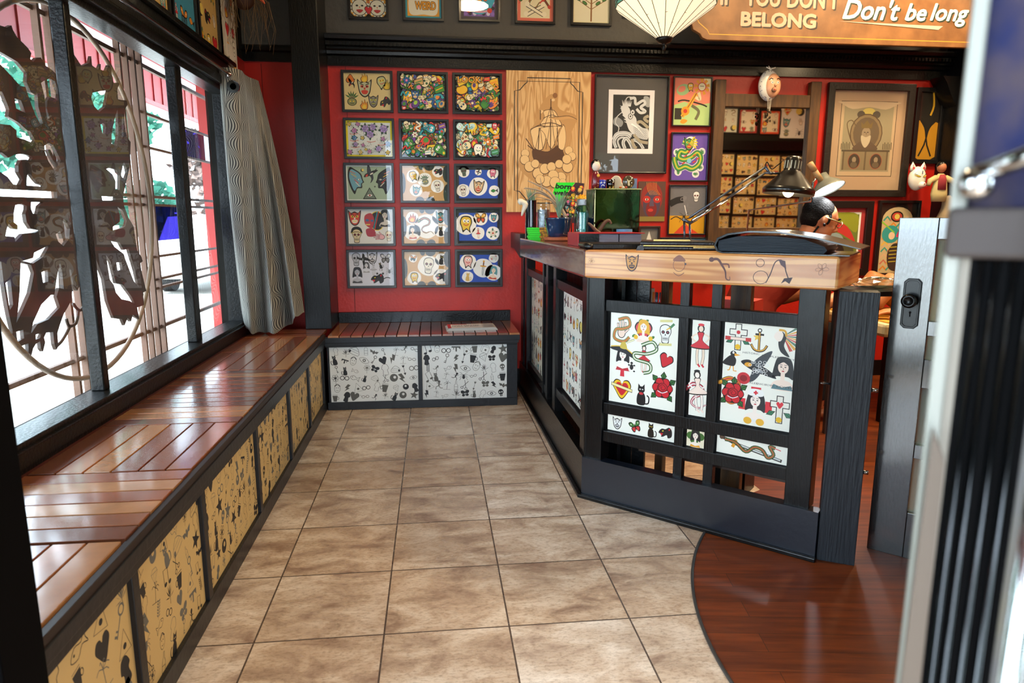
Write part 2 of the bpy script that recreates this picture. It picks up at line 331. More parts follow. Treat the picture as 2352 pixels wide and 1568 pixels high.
def m_pinup(A, h='#c8202e', s='#f0d9c0', d='#c8202e', k=K):
    for x in (-.1, .12): A.ln([(x, 0), (x*1.3, -.5), (x*.8, -.9)], .13, k, smooth=3); A.ln([(x, 0), (x*1.3, -.5), (x*.8, -.9)], .1, s, smooth=3); A.ln([(x*.8, -.86), (x*.8+.1, -.98)], .08, d)
    A.ln([(-.12, .5), (-.4, .3), (-.2, .1)], .07, s, smooth=3); A.ln([(.12, .5), (.4, .35), (.22, .12)], .07, s, smooth=3)
    A.blob([(-.15, .55), (.15, .55), (.1, .2), (.48, -.12), (0, -.2), (-.48, -.12), (-.1, .2)], k); A.blob([(-.12, .52), (.12, .52), (.08, .2), (.43, -.09), (0, -.15), (-.43, -.09), (-.08, .2)], d)
    A.ell(0, .72, .16, .18, k); A.ell(0, .7, .1, .13, s); A.ell(0, .88, .14, .06, h)
def m_anchor(A, c='#3a4a58', k=K):
    A.ln([(0, .7), (0, -.8)], .2, k); A.ln([(-.65, -.35), (-.4, -.75), (0, -.88), (.4, -.75), (.65, -.35)], .2, k, smooth=4); A.ln([(-.35, .5), (.35, .5)], .16, k)
    A.ln([(0, .7), (0, -.8)], .1, c); A.ln([(-.62, -.38), (-.4, -.72), (0, -.85), (.4, -.72), (.62, -.38)], .1, c, smooth=4); A.oell(0, .84, .14, .14, .08, k)
def m_fly(A, c='#d9882a', k=K, d='#2f6b8a'):
    for q in (-1, 1):
        A.blob([(0, .1), (.4*q, .85), (.95*q, .8), (.8*q, .2), (.1*q, -.05)], k); A.blob([(.08*q, .15), (.42*q, .72), (.82*q, .68), (.7*q, .25)], c)
        A.blob([(0, 0), (.7*q, 0), (.65*q, -.6), (.3*q, -.75)], k); A.blob([(.08*q, -.05), (.58*q, -.08), (.52*q, -.5), (.3*q, -.6)], d); A.ell(.6*q, .5, .1, .1, '#efe9d0')
    A.ell(0, 0, .07, .55, k)
def m_cross(A, c='#ece8da', k=K, h='#c8202e'):
    for e, q in ((.06, k), (0, c)):
        A.rect(-.18-e, -.9-e, .18+e, .95+e, q); A.rect(-.6-e, .2-e, .6+e, .56+e, q)
    A.ell(0, .38, .14, .14, h); m_leaf(A, 3.6, .3, 1, '#2f7d5a'); m_leaf(A, 5.8, .3, 1, '#2f7d5a'); A.ell(0, -.7, .2, .2, '#e8b923')
def m_bolt(A, c=K): A.poly([(-.2, 1), (.5, 1), (.15, .2), (.6, .2), (-.3, -1), (-.02, -.1), (-.5, -.1)], c)
def m_moon(A, c='#e8d36a', k=K): A.ell(0, 0, .8, .8, k); A.ell(.35, .15, .65, .65, c); A.ell(-.15, 0, .06, .1, k)
def m_fish(A, c='#d9882a', k=K):
    A.blob([(-.8, 0), (-.2, .4), (.4, .1), (.9, .45), (.8, 0), (.9, -.45), (.4, -.1), (-.2, -.4)], k); A.blob([(-.7, 0), (-.2, .32), (.3, .05), (.3, -.05), (-.2, -.32)], c); A.ell(-.5, .08, .06, .06, k)
def m_hand(A, c='#efe2cf', k=K):
    A.ell(0, -.3, .36, .45, k); A.ell(0, -.3, .3, .39, c)
    for x, l in ((-.26, .45), (-.09, .7), (.09, .72), (.26, .55)): A.ln([(x, -.1), (x*1.3, l)], .17, k); A.ln([(x, -.1), (x*1.3, l-.04)], .11, c)
    A.ln([(.3, -.3), (.62, .05)], .17, k); A.ln([(.28, -.3), (.6, .02)], .11, c)
def m_mask(A, c='#5aa0a8', k=K, d='#c8402a', t='#efe6c8'):
    A.blob([(-.7, .2), (-.75, .9), (-.4, .6), (0, .75), (.4, .6), (.75, .9), (.7, .2), (.5, -.6), (0, -.95), (-.5, -.6)], k)
    A.blob([(-.6, .2), (-.62, .7), (-.35, .48), (0, .6), (.35, .48), (.62, .7), (.6, .2), (.42, -.5), (0, -.82), (-.42, -.5)], c)
    for q in (-1, 1): A.ell(.26*q, .15, .17, .13, t, .3*q); A.ell(.24*q, .14, .08, .08, k); A.ln([(.08*q, .28), (.5*q, .46)], .08, k)
    A.blob([(-.35, -.3), (0, -.2), (.35, -.3), (.2, -.6), (-.2, -.6)], d); A.rect(-.24, -.42, .24, -.34, t); A.ell(0, -.06, .1, .12, d)
def m_blobman(A, c='#e6c33a', k=K, d='#ffffff', e='#c8202e'):
    A.blob([(-.5, .9), (.4, .95), (.7, .3), (.5, -.4), (.6, -.95), (.1, -.6), (-.3, -.95), (-.5, -.4), (-.75, .2)], k)
    A.blob([(-.42, .78), (.34, .82), (.58, .28), (.4, -.38), (.42, -.7), (.1, -.45), (-.25, -.7), (-.4, -.38), (-.62, .2)], c)
    for x in (-.2, .2): A.ell(x, .4, .17, .2, d); A.ell(x+.04, .37, .07, .09, k)
    A.ln([(-.3, .02), (0, -.12), (.32, .04)], .09, e, smooth=4)
def m_flame(A, c='#d9682a', k=K, y='#e8c33a'):
    f = [(-.5, -.9), (-.8, -.2), (-.5, .2), (-.45, .75), (-.1, .3), (.1, 1), (.35, .3), (.6, .6), (.75, -.2), (.5, -.9)]
    A.blob(f, k); A.blob([(x*.85, y*.85-.04) for x, y in f], c); A.blob([(x*.5, y*.5-.3) for x, y in f], y)
def m_pot(A, c='#8c8f7a', k=K, g='#2f6b33'):
    A.ell(0, -.35, .6, .5, k); A.ell(0, -.35, .52, .42, c)
    for a in (.5, .9, 1.3, 1.7, 2.1, 2.6): m_leaf(A, a, .1, 1, g, k, .1)
    A.ell(-.2, -.3, .1, .08, '#e8c33a'); A.ell(.2, -.3, .1, .08, '#e8c33a'); A.ln([(-.25, -.55), (.25, -.55)], .06, k)
def m_spider(A, c=K, k=K):
    A.ell(0, -.15, .28, .36, c); A.ell(0, .3, .18, .18, c)
    for q in (-1, 1):
        for a in (.9, .35, -.2, -.75): A.ln([(0, .1), (.5*q, a*.6+.25), (.85*q, a)], .06, c)
def m_tree(A, g='#3f7a2e', k=K, t='#8a5a20'):
    A.ln([(0, -1), (0, .7)], .07, t)
    for i in range(6):
        y = -.5+i*.22
        for q in (-1, 1): A.ln([(0, y), (.55*q, y+.34)], .03, t); m_l2(A, .3*q, y+.26, g, q); m_l2(A, .6*q, y+.42, g, q)
    m_l2(A, 0, .85, g, .2)
def m_l2(A, x, y, g, q): A.ell(x, y, .13, .07, K, .6*q); A.ell(x, y, .11, .05, g, .6*q)
# ---- black line doodles
def d_out(pts, fill):
    def f(A, c=K):
        if fill: A.blob(pts, c)
        else: A.ln(pts, .055, c, True, smooth=3)
    return f
D_F = [d_out([(-.4, -.9), (.4, -.9), (.35, -.1), (.6, .2), (.3, .9), (-.3, .9), (-.6, .2), (-.35, -.1)], f) for f in (0, 1)]
def d_face(A, c=K):
    A.oell(0, 0, .6, .8, .06, c); A.ell(-.2, .2, .08, .08, c); A.ell(.2, .2, .08, .08, c); A.ln([(-.25, -.3), (0, -.42), (.25, -.3)], .06, c, smooth=3); A.ln([(-.6, .5), (0, 1), (.6, .5)], .12, c, smooth=3)
def d_skull(A, c=K): A.ell(0, .2, .6, .62, c); A.rect(-.3, -.8, .3, -.1, c); [A.ell(.24*q, .15, .16, .17, PAPER) for q in (-1, 1)]; [A.rect(x-.03, -.7, x+.03, -.4, PAPER) for x in (-.12, .04, .18)]
def d_cat(A, c=K): m_cat(A, c, c, PAPER)
def d_run(A, c=K):
    A.ell(.1, .65, .25, .25, c); A.ln([(0, .45), (-.1, -.1)], .24, c); A.ln([(-.1, -.1), (.3, -.4), (.2, -.9)], .12, c); A.ln([(-.1, -.1), (-.5, -.4), (-.9, -.3)], .12, c); A.ln([(-.5, .3), (0, .2), (.5, .4)], .09, c)
def d_scis(A, c=K): A.oell(-.45, -.7, .25, .22, .1, c); A.oell(.4, -.7, .25, .22, .1, c); A.ln([(-.35, -.5), (.4, .95)], .1, c); A.ln([(.3, -.5), (-.4, .95)], .1, c)
def d_rings(A, c=K): A.oell(-.45, 0, .4, .4, .13, c); A.oell(.45, 0, .4, .4, .13, c)
def d_arrow(A, c=K): A.ln([(0, -1), (0, 1)], .07, c); A.poly([(-.25, -.6), (0, -1.05), (.25, -.6)], c); A.poly([(-.2, .95), (0, .7), (.2, .95), (.2, .6), (0, .4), (-.2, .6)], c)
def d_leaf(A, c=K):
    for a in (.2, .75, 1.2, PI/2, 1.94, 2.4, 2.94): A.poly([(0, -.4), (math.cos(a)*.5-.08*math.sin(a), -.4+math.sin(a)*.6+.05), (math.cos(a)*.95, -.4+math.sin(a)*1.3), (math.cos(a)*.5+.08*math.sin(a), -.4+math.sin(a)*.6-.05)], c)
    A.ln([(0, -.4), (0, -1)], .06, c)
def d_twig(A, c=K):
    A.ln([(0, -1), (.05, .8)], .05, c)
    for i in range(6): [A.ell(.2*q, -.6+i*.28, .17, .08, c, .7*q) for q in (-1, 1)]
def d_palm(A, c=K):
    A.ln([(0, -.9), (.1, .3)], .07, c); [A.ln([(.1, .3), (.1+.4*math.cos(a), .3+.4*math.sin(a)+.15), (.1+.7*math.cos(a), .25+.5*math.sin(a))], .06, c, smooth=3) for a in (.2, 1.2, 2, 3, 3.8)]; A.ln([(-.7, -.9), (.7, -.9)], .05, c)
def d_bottle(A, c=K): A.ln([(-.3, -.95), (-.3, .2), (-.1, .5), (-.1, .95), (.1, .95), (.1, .5), (.3, .2), (.3, -.95)], .06, c, True); A.ln([(-.3, -.1), (.3, -.1)], .05, c); A.ln([(-.3, -.6), (.3, -.6)], .05, c)
def d_note(A, c=K): A.ell(-.4, -.7, .28, .2, c); A.ell(.5, -.5, .28, .2, c); A.ln([(-.14, -.7), (-.14, .8), (.74, .95), (.74, -.5)], .09, c)
def d_dia(A, c=K): A.ln([(-.7, .3), (0, -.9), (.7, .3), (.4, .7), (-.4, .7)], .06, c, True); A.ln([(-.7, .3), (.7, .3)], .05, c); A.ln([(-.25, .3), (0, -.9), (.25, .3)], .04, c)
def d_eye(A, c=K): A.ln([(-.95, 0), (0, .5), (.95, 0), (0, -.5)], .07, c, True, smooth=4); A.ell(0, 0, .3, .3, c); A.ell(0, 0, .14, .14, PAPER)
def d_tri(A, c=K): A.ln([(-.8, -.7), (.8, -.7), (0, .9)], .08, c, True); A.ell(0, -.2, .22, .2, c)
def d_box(A, c=K): A.ln([(-.6, -.6), (.6, -.6), (.6, .6), (-.6, .6)], .06, c, True); A.ln([(-.6, .6), (-.3, .9), (.9, .9), (.9, -.3), (.6, -.6)], .05, c); A.ell(0, 0, .2, .2, c)
def d_gun(A, c=K): A.rect(-.9, .1, .9, .38, c); A.rect(-.2, -.7, .1, .1, c); A.rect(.4, -.3, .55, .1, c); A.poly([(-.9, .1), (-.9, -.3), (-.5, .1)], c)
def d_cup(A, c=K): A.poly([(-.6, .6), (.6, .6), (.35, -.8), (-.35, -.8)], c); A.oell(.65, 0, .22, .3, .1, c); A.ln([(-.6, .8), (.6, .8)], .06, c)
def d_key(A, c=K): A.oell(0, .6, .3, .3, .12, c); A.ln([(0, .3), (0, -.95)], .1, c); A.rect(0, -.9, .35, -.75, c); A.rect(0, -.6, .28, -.48, c)
def d_ball(A, c=K): A.ell(0, 0, .7, .7, c); A.ell(.1, .15, .25, .25, PAPER)
def d_heart(A, c=K): m_heart1(A, c, c)
def d_fish(A, c=K): A.ln([(-.8, 0), (-.2, .4), (.4, .1), (.9, .45), (.8, 0), (.9, -.45), (.4, -.1), (-.2, -.4)], .06, c, True, smooth=3); A.ell(-.4, .08, .08, .08, c)
def d_flower(A, c=K): [A.oell(.45*math.cos(i*1.05), .45*math.sin(i*1.05)+.2, .2, .2, .05, c) for i in range(6)]; A.ell(0, .2, .2, .2, c); A.ln([(0, 0), (0, -1)], .05, c)
def d_bat(A, c=K): A.poly([(-1, .4), (-.4, .3), (-.2, .1), (-.12, .4), (.12, .4), (.2, .1), (.4, .3), (1, .4), (.7, -.2), (.35, -.1), (0, -.5), (-.35, -.1), (-.7, -.2)], c)
def d_bug(A, c=K): m_spider(A, c)
def d_bfly(A, c=K): [A.ell(.42*q, .3, .4, .32, c, .5*q) for q in (-1, 1)]; [A.ell(.35*q, -.3, .28, .26, c) for q in (-1, 1)]; A.ell(0, 0, .06, .5, c)
def d_spec(A, c=K): A.oell(-.4, 0, .3, .24, .08, c); A.oell(.4, 0, .3, .24, .08, c); A.ln([(-.1, 0), (.1, 0)], .07, c); A.ln([(.7, .1), (.95, .5)], .06, c)
def d_igloo(A, c=K): A.ln([(-.9, -.6), (-.8, .1), (0, .7), (.8, .1), (.9, -.6)], .06, c, True, smooth=2); A.ell(-.7, -.35, .2, .25, c); [A.ln([(-.8, y), (.8, y)], .04, c) for y in (-.2, .15)]
DOOD = [D_F[0], D_F[1], d_face, d_skull, d_cat, d_run, d_scis, d_rings, d_arrow, d_leaf, d_twig, d_palm, d_bottle, d_note, d_dia, d_eye, d_tri, d_box, d_gun, d_cup, d_key, d_ball, d_heart, d_fish, d_flower, d_bat, d_bug, d_bfly, d_spec, d_igloo, m_star, m_bolt]
PAPER = '#efece0'
def doodles(A, W, H, n_x, n_y, paper, sc=.8, seed=0):
    global PAPER
    random.seed(seed); PAPER = paper; dx, dy = W/n_x, H/n_y; last = []
    for j in range(n_y):
        for i in range(n_x):
            f = random.choice([d for d in DOOD if d not in last]); last = (last+[f])[-6:]
            s = min(dx, dy)*.5*sc*U(.7, 1.12)
            A.at((i+.5+U(-.13, .13)+(.25 if j % 2 else -.05)*.5)*dx, (j+.5+U(-.14, .14))*dy, s, U(-.5, .5), random.choice((-1, 1)), True)
            g = U(0, 1); f(A, '#17191c' if g < .62 else '#5a5a55')
COLM = [m_skull, m_rose, m_flower, m_heart, m_heart1, m_dagger, m_snake, m_eye, m_bird, m_cat, m_panther, m_lady, m_pinup, m_anchor, m_fly, m_cross, m_moon, m_fish, m_hand, m_mask, m_blobman, m_flame, m_pot, m_spider]
def flash(A, W, H, nx, ny, sc=.92, seed=0, ms=None, rot=.25):
    random.seed(seed); dx, dy = W/nx, H/ny; last = []
    for j in range(ny):
        for i in range(nx):
            f = random.choice([d for d in (ms or COLM) if d not in last] or ms); last = (last+[f])[-4:]
            A.at((i+.5+U(-.07, .07))*dx, (j+.5+U(-.07, .07))*dy, min(dx, dy)*.5*sc*U(.85, 1.1), U(-rot, rot), random.choice((-1, 1)), True); f(A)
BR = ['#e6c21e', '#d9382a', '#2fa0b0', '#3f8a2e', '#e07ab0', '#e8d8a8', '#e8862a', '#5a3a80', '#e8b41e', '#9cc83a', '#c8a060', '#1d5f9a', '#2c7a3a']
def collage(A, W, H, n=110, seed=0, s0=.02, s1=.05, pal=None):
    """crowded all-over drawing; shapes stay inside the sheet"""
    random.seed(seed); pal = pal or BR; A.rect(0, 0, W, H, K)
    g = [(i, j) for i in range(12) for j in range(9)]; random.shuffle(g)
    for q in range(n):
        i, j = g[q % len(g)]; s = U(s0, s1)*.5; x = min(max((i+R())*W/12, s*1.02), W-s*1.02); y = min(max((j+R())*H/9, s*1.02), H-s*1.02)
        A.at(x, y, s, U(0, 6.28), 1); c = random.choice(pal); d = random.choice(pal); t = q % 9
        if t == 0: m_blobman(A, c, K, '#fff', d)
        elif t == 1: m_mask(A, c, K, d)
        elif t == 2: A.ell(0, 0, .9, .7, K); A.ell(0, 0, .8, .6, c); A.ell(.1, .1, .4, .3, d)
        elif t == 3: A.ln([(-.9, -.3), (-.2, .5), (.3, -.4), (.9, .4)], .42, K, smooth=4); A.ln([(-.9, -.3), (-.2, .5), (.3, -.4), (.9, .4)], .3, c, smooth=4)
        elif t == 4: m_flower(A, c, K, '#3f8a2e', d)
        elif t == 5: m_skull(A, '#e8dcb0', K, c)
        elif t == 6: m_leaf(A, 0, -.95, .95, c, K, .42); A.ell(0, 0, .2, .2, d)
        elif t == 7: m_flame(A, c, K, d)
        else: A.at(x, y, s, U(-.5, .5), 1); A.poly([(-.8, -.5), (.8, -.6), (.9, .6), (-.7, .5)], K); A.poly([(-.7, -.4), (.7, -.5), (.8, .5), (-.6, .4)], c); A.ln([(-.5, 0), (.6, .05)], .14, d)
# ------------------------------------------------------------------ room shell
YB = 2.95; XL = -.66; T = .365
def tilemat():
    m = bpy.data.materials.new('travertine tiles'); m.use_nodes = True; nt = m.node_tree; b = nt.nodes['Principled BSDF']; L = nt.links.new
    tc = nt.nodes.new('ShaderNodeTexCoord'); br = nt.nodes.new('ShaderNodeTexBrick'); br.offset = 0; br.squash = 1
    br.inputs['Scale'].default_value = 1; br.inputs['Brick Width'].default_value = T; br.inputs['Row Height'].default_value = T; br.inputs['Mortar Size'].default_value = .0028; br.inputs['Mortar Smooth'].default_value = .2
    br.inputs['Color1'].default_value = (0, 0, 0, 1); br.inputs['Color2'].default_value = (1, 1, 1, 1); L(tc.outputs['Object'], br.inputs[0])
    # each tile shifts the noise pattern
    sc = nt.nodes.new('ShaderNodeVectorMath'); sc.operation = 'SCALE'; sc.inputs[3].default_value = 6; L(br.outputs[0], sc.inputs[0])
    ad = nt.nodes.new('ShaderNodeVectorMath'); L(tc.outputs['Object'], ad.inputs[0]); L(sc.outputs[0], ad.inputs[1])
    mp = nt.nodes.new('ShaderNodeMapping'); mp.inputs['Scale'].default_value = (1, 1.9, 1); L(ad.outputs[0], mp.inputs[0])
    n1 = nt.nodes.new('ShaderNodeTexNoise'); n1.inputs['Scale'].default_value = 5.5; n1.inputs['Detail'].default_value = 9; n1.inputs['Roughness'].default_value = .62; n1.inputs['Distortion'].default_value = .5; L(mp.outputs[0], n1.inputs[0])
    r1 = nt.nodes.new('ShaderNodeValToRGB'); L(n1.outputs[0], r1.inputs[0]); e = r1.color_ramp.elements
    e[0].position = .34; e[0].color = hx('#957e70'); e[1].position = .68; e[1].color = hx('#e2d8cc'); x = e.new(.5); x.color = hx('#c4b2a0')
    n2 = nt.nodes.new('ShaderNodeTexNoise'); n2.inputs['Scale'].default_value = 60; n2.inputs['Detail'].default_value = 6; n2.inputs['Roughness'].default_value = .7; L(mp.outputs[0], n2.inputs[0])
    r2 = nt.nodes.new('ShaderNodeValToRGB'); L(n2.outputs[0], r2.inputs[0]); r2.color_ramp.elements[0].position = .3; r2.color_ramp.elements[0].color = (.5, .46, .42, 1); r2.color_ramp.elements[1].position = .52; r2.color_ramp.elements[1].color = (1, 1, 1, 1)
    mx = nt.nodes.new('ShaderNodeMix'); mx.data_type = 'RGBA'; mx.blend_type = 'MULTIPLY'; mx.inputs[0].default_value = .8; L(r1.outputs[0], mx.inputs[6]); L(r2.outputs[0], mx.inputs[7])
    tn = nt.nodes.new('ShaderNodeMix'); tn.data_type = 'RGBA'; tn.inputs[6].default_value = (.92, .82, .72, 1); tn.inputs[7].default_value = (1.12, 1.12, 1.12, 1); L(br.outputs[0], tn.inputs[0])
    m2 = nt.nodes.new('ShaderNodeMix'); m2.data_type = 'RGBA'; m2.blend_type = 'MULTIPLY'; m2.inputs[0].default_value = 1; L(mx.outputs[2], m2.inputs[6]); L(tn.outputs[2], m2.inputs[7])
    gr = nt.nodes.new('ShaderNodeMix'); gr.data_type = 'RGBA'; L(br.outputs[1], gr.inputs[0]); L(m2.outputs[2], gr.inputs[6]); gr.inputs[7].default_value = hx('#51443c'); L(gr.outputs[2], b.inputs[0])
    rr = nt.nodes.new('ShaderNodeMapRange'); L(n1.outputs[0], rr.inputs[0]); rr.inputs[3].default_value = .34; rr.inputs[4].default_value = .2; L(rr.outputs[0], b.inputs['Roughness'])
    ms = nt.nodes.new('ShaderNodeMath'); ms.operation = 'MULTIPLY_ADD'; ms.inputs[1].default_value = -3; L(br.outputs[1], ms.inputs[0]); L(n2.outputs[0], ms.inputs[2])
    bp = nt.nodes.new('ShaderNodeBump'); bp.inputs['Strength'].default_value = .25; bp.inputs['Distance'].default_value = .004; L(ms.outputs[0], bp.inputs['Height']); L(bp.outputs[0], b.inputs['Normal'])
    return m
def plankmat(name, c1, c2, axis, width, rough=.3, grain=26):
    """planks: axis 0 = running along X"""
    m = bpy.data.materials.new(name); m.use_nodes = True; nt = m.node_tree; b = nt.nodes['Principled BSDF']; L = nt.links.new
    tc = nt.nodes.new('ShaderNodeTexCoord'); mp = nt.nodes.new('ShaderNodeMapping'); mp.inputs['Rotation'].default_value = (0, 0, axis); L(tc.outputs['Object'], mp.inputs[0])
    br = nt.nodes.new('ShaderNodeTexBrick'); br.offset = .37; br.inputs['Scale'].default_value = 1; br.inputs['Brick Width'].default_value = 2.3; br.inputs['Row Height'].default_value = width; br.inputs['Mortar Size'].default_value = .0008
    br.inputs['Color1'].default_value = (0, 0, 0, 1); br.inputs['Color2'].default_value = (1, 1, 1, 1); L(mp.outputs[0], br.inputs[0])
    m3 = nt.nodes.new('ShaderNodeMapping'); m3.inputs['Scale'].default_value = (.9, 9, 1); L(mp.outputs[0], m3.inputs[0])
    sc = nt.nodes.new('ShaderNodeVectorMath'); sc.operation = 'MULTIPLY_ADD'; sc.inputs[1].default_value = (9, 9, 9); L(br.outputs[0], sc.inputs[0]); L(m3.outputs[0], sc.inputs[2])
    n = nt.nodes.new('ShaderNodeTexNoise'); n.inputs['Scale'].default_value = grain/6; n.inputs['Detail'].default_value = 8; n.inputs['Roughness'].default_value = .6; L(sc.outputs[0], n.inputs[0])
    r = nt.nodes.new('ShaderNodeValToRGB'); L(n.outputs[0], r.inputs[0]); r.color_ramp.elements[0].position = .3; r.color_ramp.elements[0].color = hx(c1); r.color_ramp.elements[1].position = .7; r.color_ramp.elements[1].color = hx(c2)
    tn = nt.nodes.new('ShaderNodeMix'); tn.data_type = 'RGBA'; tn.inputs[6].default_value = (.8, .76, .72, 1); tn.inputs[7].default_value = (1.15, 1.1, 1.05, 1); L(br.outputs[0], tn.inputs[0])
    m2 = nt.nodes.new('ShaderNodeMix'); m2.data_type = 'RGBA'; m2.blend_type = 'MULTIPLY'; m2.inputs[0].default_value = 1; L(r.outputs[0], m2.inputs[6]); L(tn.outputs[2], m2.inputs[7])
    gr = nt.nodes.new('ShaderNodeMix'); gr.data_type = 'RGBA'; L(br.outputs[1], gr.inputs[0]); L(m2.outputs[2], gr.inputs[6]); gr.inputs[7].default_value = hx('#1c0f08'); L(gr.outputs[2], b.inputs[0])
    b.inputs['Roughness'].default_value = rough; b.inputs['Coat Weight'].default_value = .06; b.inputs['Coat Roughness'].default_value = .3; b.inputs['Specular IOR Level'].default_value = .3
    return m
# wood floor of the work area and entry, bounded by an arc
CX, CY, RA = 2.689, -.30, 1.412
arc = [(CX+RA*math.cos(a), CY+RA*math.sin(a)) for a in [math.radians(d) for d in range(270, 120, -5)]]
def flat(u, v, w_): return V((u, v, w_))
tilepoly = [(-.8, -2.8), (CX, -2.8), (CX, CY-RA)]+arc[1:]+[(1.95, .9), (1.9, 2.95), (-.8, 2.95)]
woodpoly = [(CX, -2.8), (6.9, -2.8), (6.9, 4.6), (1.9, 4.6), (1.9, 2.95), (1.95, .9)]+arc[1:][::-1]+[(CX, CY-RA)]
struct(MB().prism(tilepoly, flat, -.06, 0).build('floor', tilemat(), recalc=True))
struct(MB().prism(woodpoly, flat, -.06, .001).build('floor_wood', plankmat('red fir floor', '#4c1e08', '#7a3a14', math.radians(8), .085, .45), recalc=True))
struct(MB().tube([(x, y, .001) for x, y in cr(arc[:-1], 3) and [(p.x, p.y) for p in cr(arc[:-2], 3)]], .0055, 6).build('trim_1', pbr('dull zinc strip', '#5c5a58', .35, .8), smooth=True))
# back wall, red below the cornice and grey above
struct(MB().box(-.80, YB, 0, 4.3, YB+.12, 2.2).build('wall_back', red))
struct(MB().box(-.80, YB, 2.2, 4.3, YB+.12, 3.2).build('wall_back_upper', grey))
seam = MB()
for x in (-.02, -.55, -.345): seam.box(x-.0015, YB-.002, .5, x+.0015, YB, 2.16)
struct(seam.build('trim_2', pbr('red seam shadow gap', '#4a0c0a', .8)))
# cornice with dentils
prof = [(0, 2.155), (.022, 2.155), (.022, 2.215), (.045, 2.222), (.05, 2.24), (.06, 2.25), (.06, 2.262), (.085, 2.268), (.085, 2.292), (.11, 2.30), (.118, 2.318), (.118, 2.328), (.09, 2.336), (0, 2.336)]
cn = MB().prism(prof, lambda u, v, w_: V((w_, YB-u, v)), -.13, 4.3)
for i in range(170): cn.box(-.12+i*.026, YB-.097, 2.266, -.12+i*.026+.014, YB-.084, 2.286)
struct(cn.build('trim_3', black, recalc=True))
prof2 = [(0, 2.17), (.02, 2.17), (.02, 2.225), (.035, 2.235), (.035, 2.262), (.02, 2.27), (0, 2.272)]
struct(MB().prism(prof2, lambda u, v, w_: V((w_, YB-u, v)), -.66, -.30).build('trim_4', black, recalc=True))
# left wall with the window opening
WY0, WY1, WZ0, WZ1 = -.66, 2.52, .545, 1.925
struct(MB().slab([[(-2.8, -.15), (3.07, -.15), (3.07, 3.2), (-2.8, 3.2)], [(WY0, WZ0), (WY0, WZ1), (WY1, WZ1), (WY1, WZ0)], [(-2.55, .12), (-2.55, 2.2), (-1.0, 2.2), (-1.0, .12)]], lambda u, v, w_: V((w_, u, v)), XL-.12, XL).build('wall_left', darkgrey, recalc=True))
struct(MB().box(XL, 2.52, .5, XL+.006, YB, 2.17).build('wall_left_red', red))
# front wall (behind the camera) with entrance and shop window
struct(MB().slab([[(-.8, -.15), (6.9, -.15), (6.9, 3.2), (-.8, 3.2)], [(-.15, .0), (-.15, 2.3), (1.35, 2.3), (1.35, .0)], [(1.9, .6), (1.9, 2.2), (3.4, 2.2), (3.4, .6)]], lambda u, v, w_: V((u, w_, v)), -2.8, -2.7).build('wall_front', darkgrey, recalc=True))
struct(MB().box(6.9, -2.8, 0, 7.0, 4.7, 3.2).build('wall_right', red))
struct(MB().box(4.3, 4.6, 0, 6.9, 4.7, 3.2).build('wall_alcove', red))
struct(MB().box(4.2, 3.07, 0, 4.3, 4.7, 3.2).build('wall_alcove_side', darkgrey))
struct(MB().box(-.8, -2.8, 3.2, 7, 4.7, 3.3).build('ceiling', ceilm))
cb = MB()
for x in (1.2, 2.6, 4.0, 5.4): cb.box(x-.05, -2.7, 3.12, x+.05, 2.95, 3.2)
struct(cb.build('ceiling_beam', pbr('ceiling beam paint', '#a08a68', .7)))
# free-standing pillar between the window bay and the picture wall, near post at the end of the bench
struct(MB().box(-.295, 2.60, .486, -.132, 2.948, 3.2).build('pillar', blackbrush, bevel=.004))
struct(MB().box(-.245, -.84, 0, -.118, -.73, 3.2).build('pillar_near', pbr('dull black post', '#020203', .7, spec=.05), bevel=.004))
struct(MB().box(-.66, -.82, 0, -.30, -.76, 3.2).build('wall_return', pbr('dull black post')))
# black post and arch bracket at the far right end of the picture wall
struct(MB().box(4.19, 2.70, 0, 4.36, 2.948, 3.2).build('pillar_right', blackm, bevel=.004))
br_ = [(0, 0), (0, -.42), (.03, -.42)]+[(.03+.30-.30*math.cos(a), -.42+.30*math.sin(a)+.0) for a in [i*PI/2/8 for i in range(1, 9)]]+[(.42, -.12), (.42, 0)]
struct(MB().prism([(-x, z) for x, z in [(-.05, 0), (-.05, -.22), (.0, -.20), (.05, -.12), (.09, -.04), (.12, 0)]], lambda u, v, w_: V((4.19+u, w_, 2.16+v)), 2.80, 2.94).build('trim_5', blackm, recalc=True))
struct(MB().box(1.09, YB-.014, 0, 4.19, YB, .12).build('baseboard_back', blackm))
# ------------------------------------------------------------------ the window
XW = -.70
win = thing('window_1', 'three pane black framed shop window', 'window', (XW, WY0, WZ0)); del win['label']; del win['category']; win['kind'] = 'structure'
fr = MB()
fr.box(XW-.03, WY0, WZ0, XL+.035, WY1, WZ0+.022).box(XW-.03, WY0, WZ1-.035, XL+.02, WY1, WZ1).box(XW-.03, WY0, WZ0, XL+.02, WY0+.04, WZ1).box(XW-.03, WY1-.04, WZ0, XL+.02, WY1, WZ1)
fr.box(XL, WY0-.02, WZ1-.01, XL+.045, WY1+.05, WZ1+.035).box(XL, WY0-.02, WZ1+.035, XL+.03, WY1+.05, WZ1+.13).box(XL, WY0-.02, WZ1+.13, XL+.055, WY1+.05, WZ1+.155).box(XL, WY0, .47, XL+.04, WY1+.4, WZ0-.002).box(XL, WY0, WZ0-.002, XL+.05, WY1+.02, WZ0+.006)
fr.build('window_frame', black, win, bevel=.004)
def mull(x0, y0, x1, y1):
    a = onX(x0, y0, XL-.02).y; b = onX(x1, y1, XL-.02).y
    MB().box(XW-.02, a, WZ0+.02, XL-.012, a+(b-a)*.5, WZ1-.03).build('mullion', black, win, bevel=.005); return (a+b)/2
ma = mull(139, 12, 170, 30); mb_ = mull(397, 153, 425, 169)
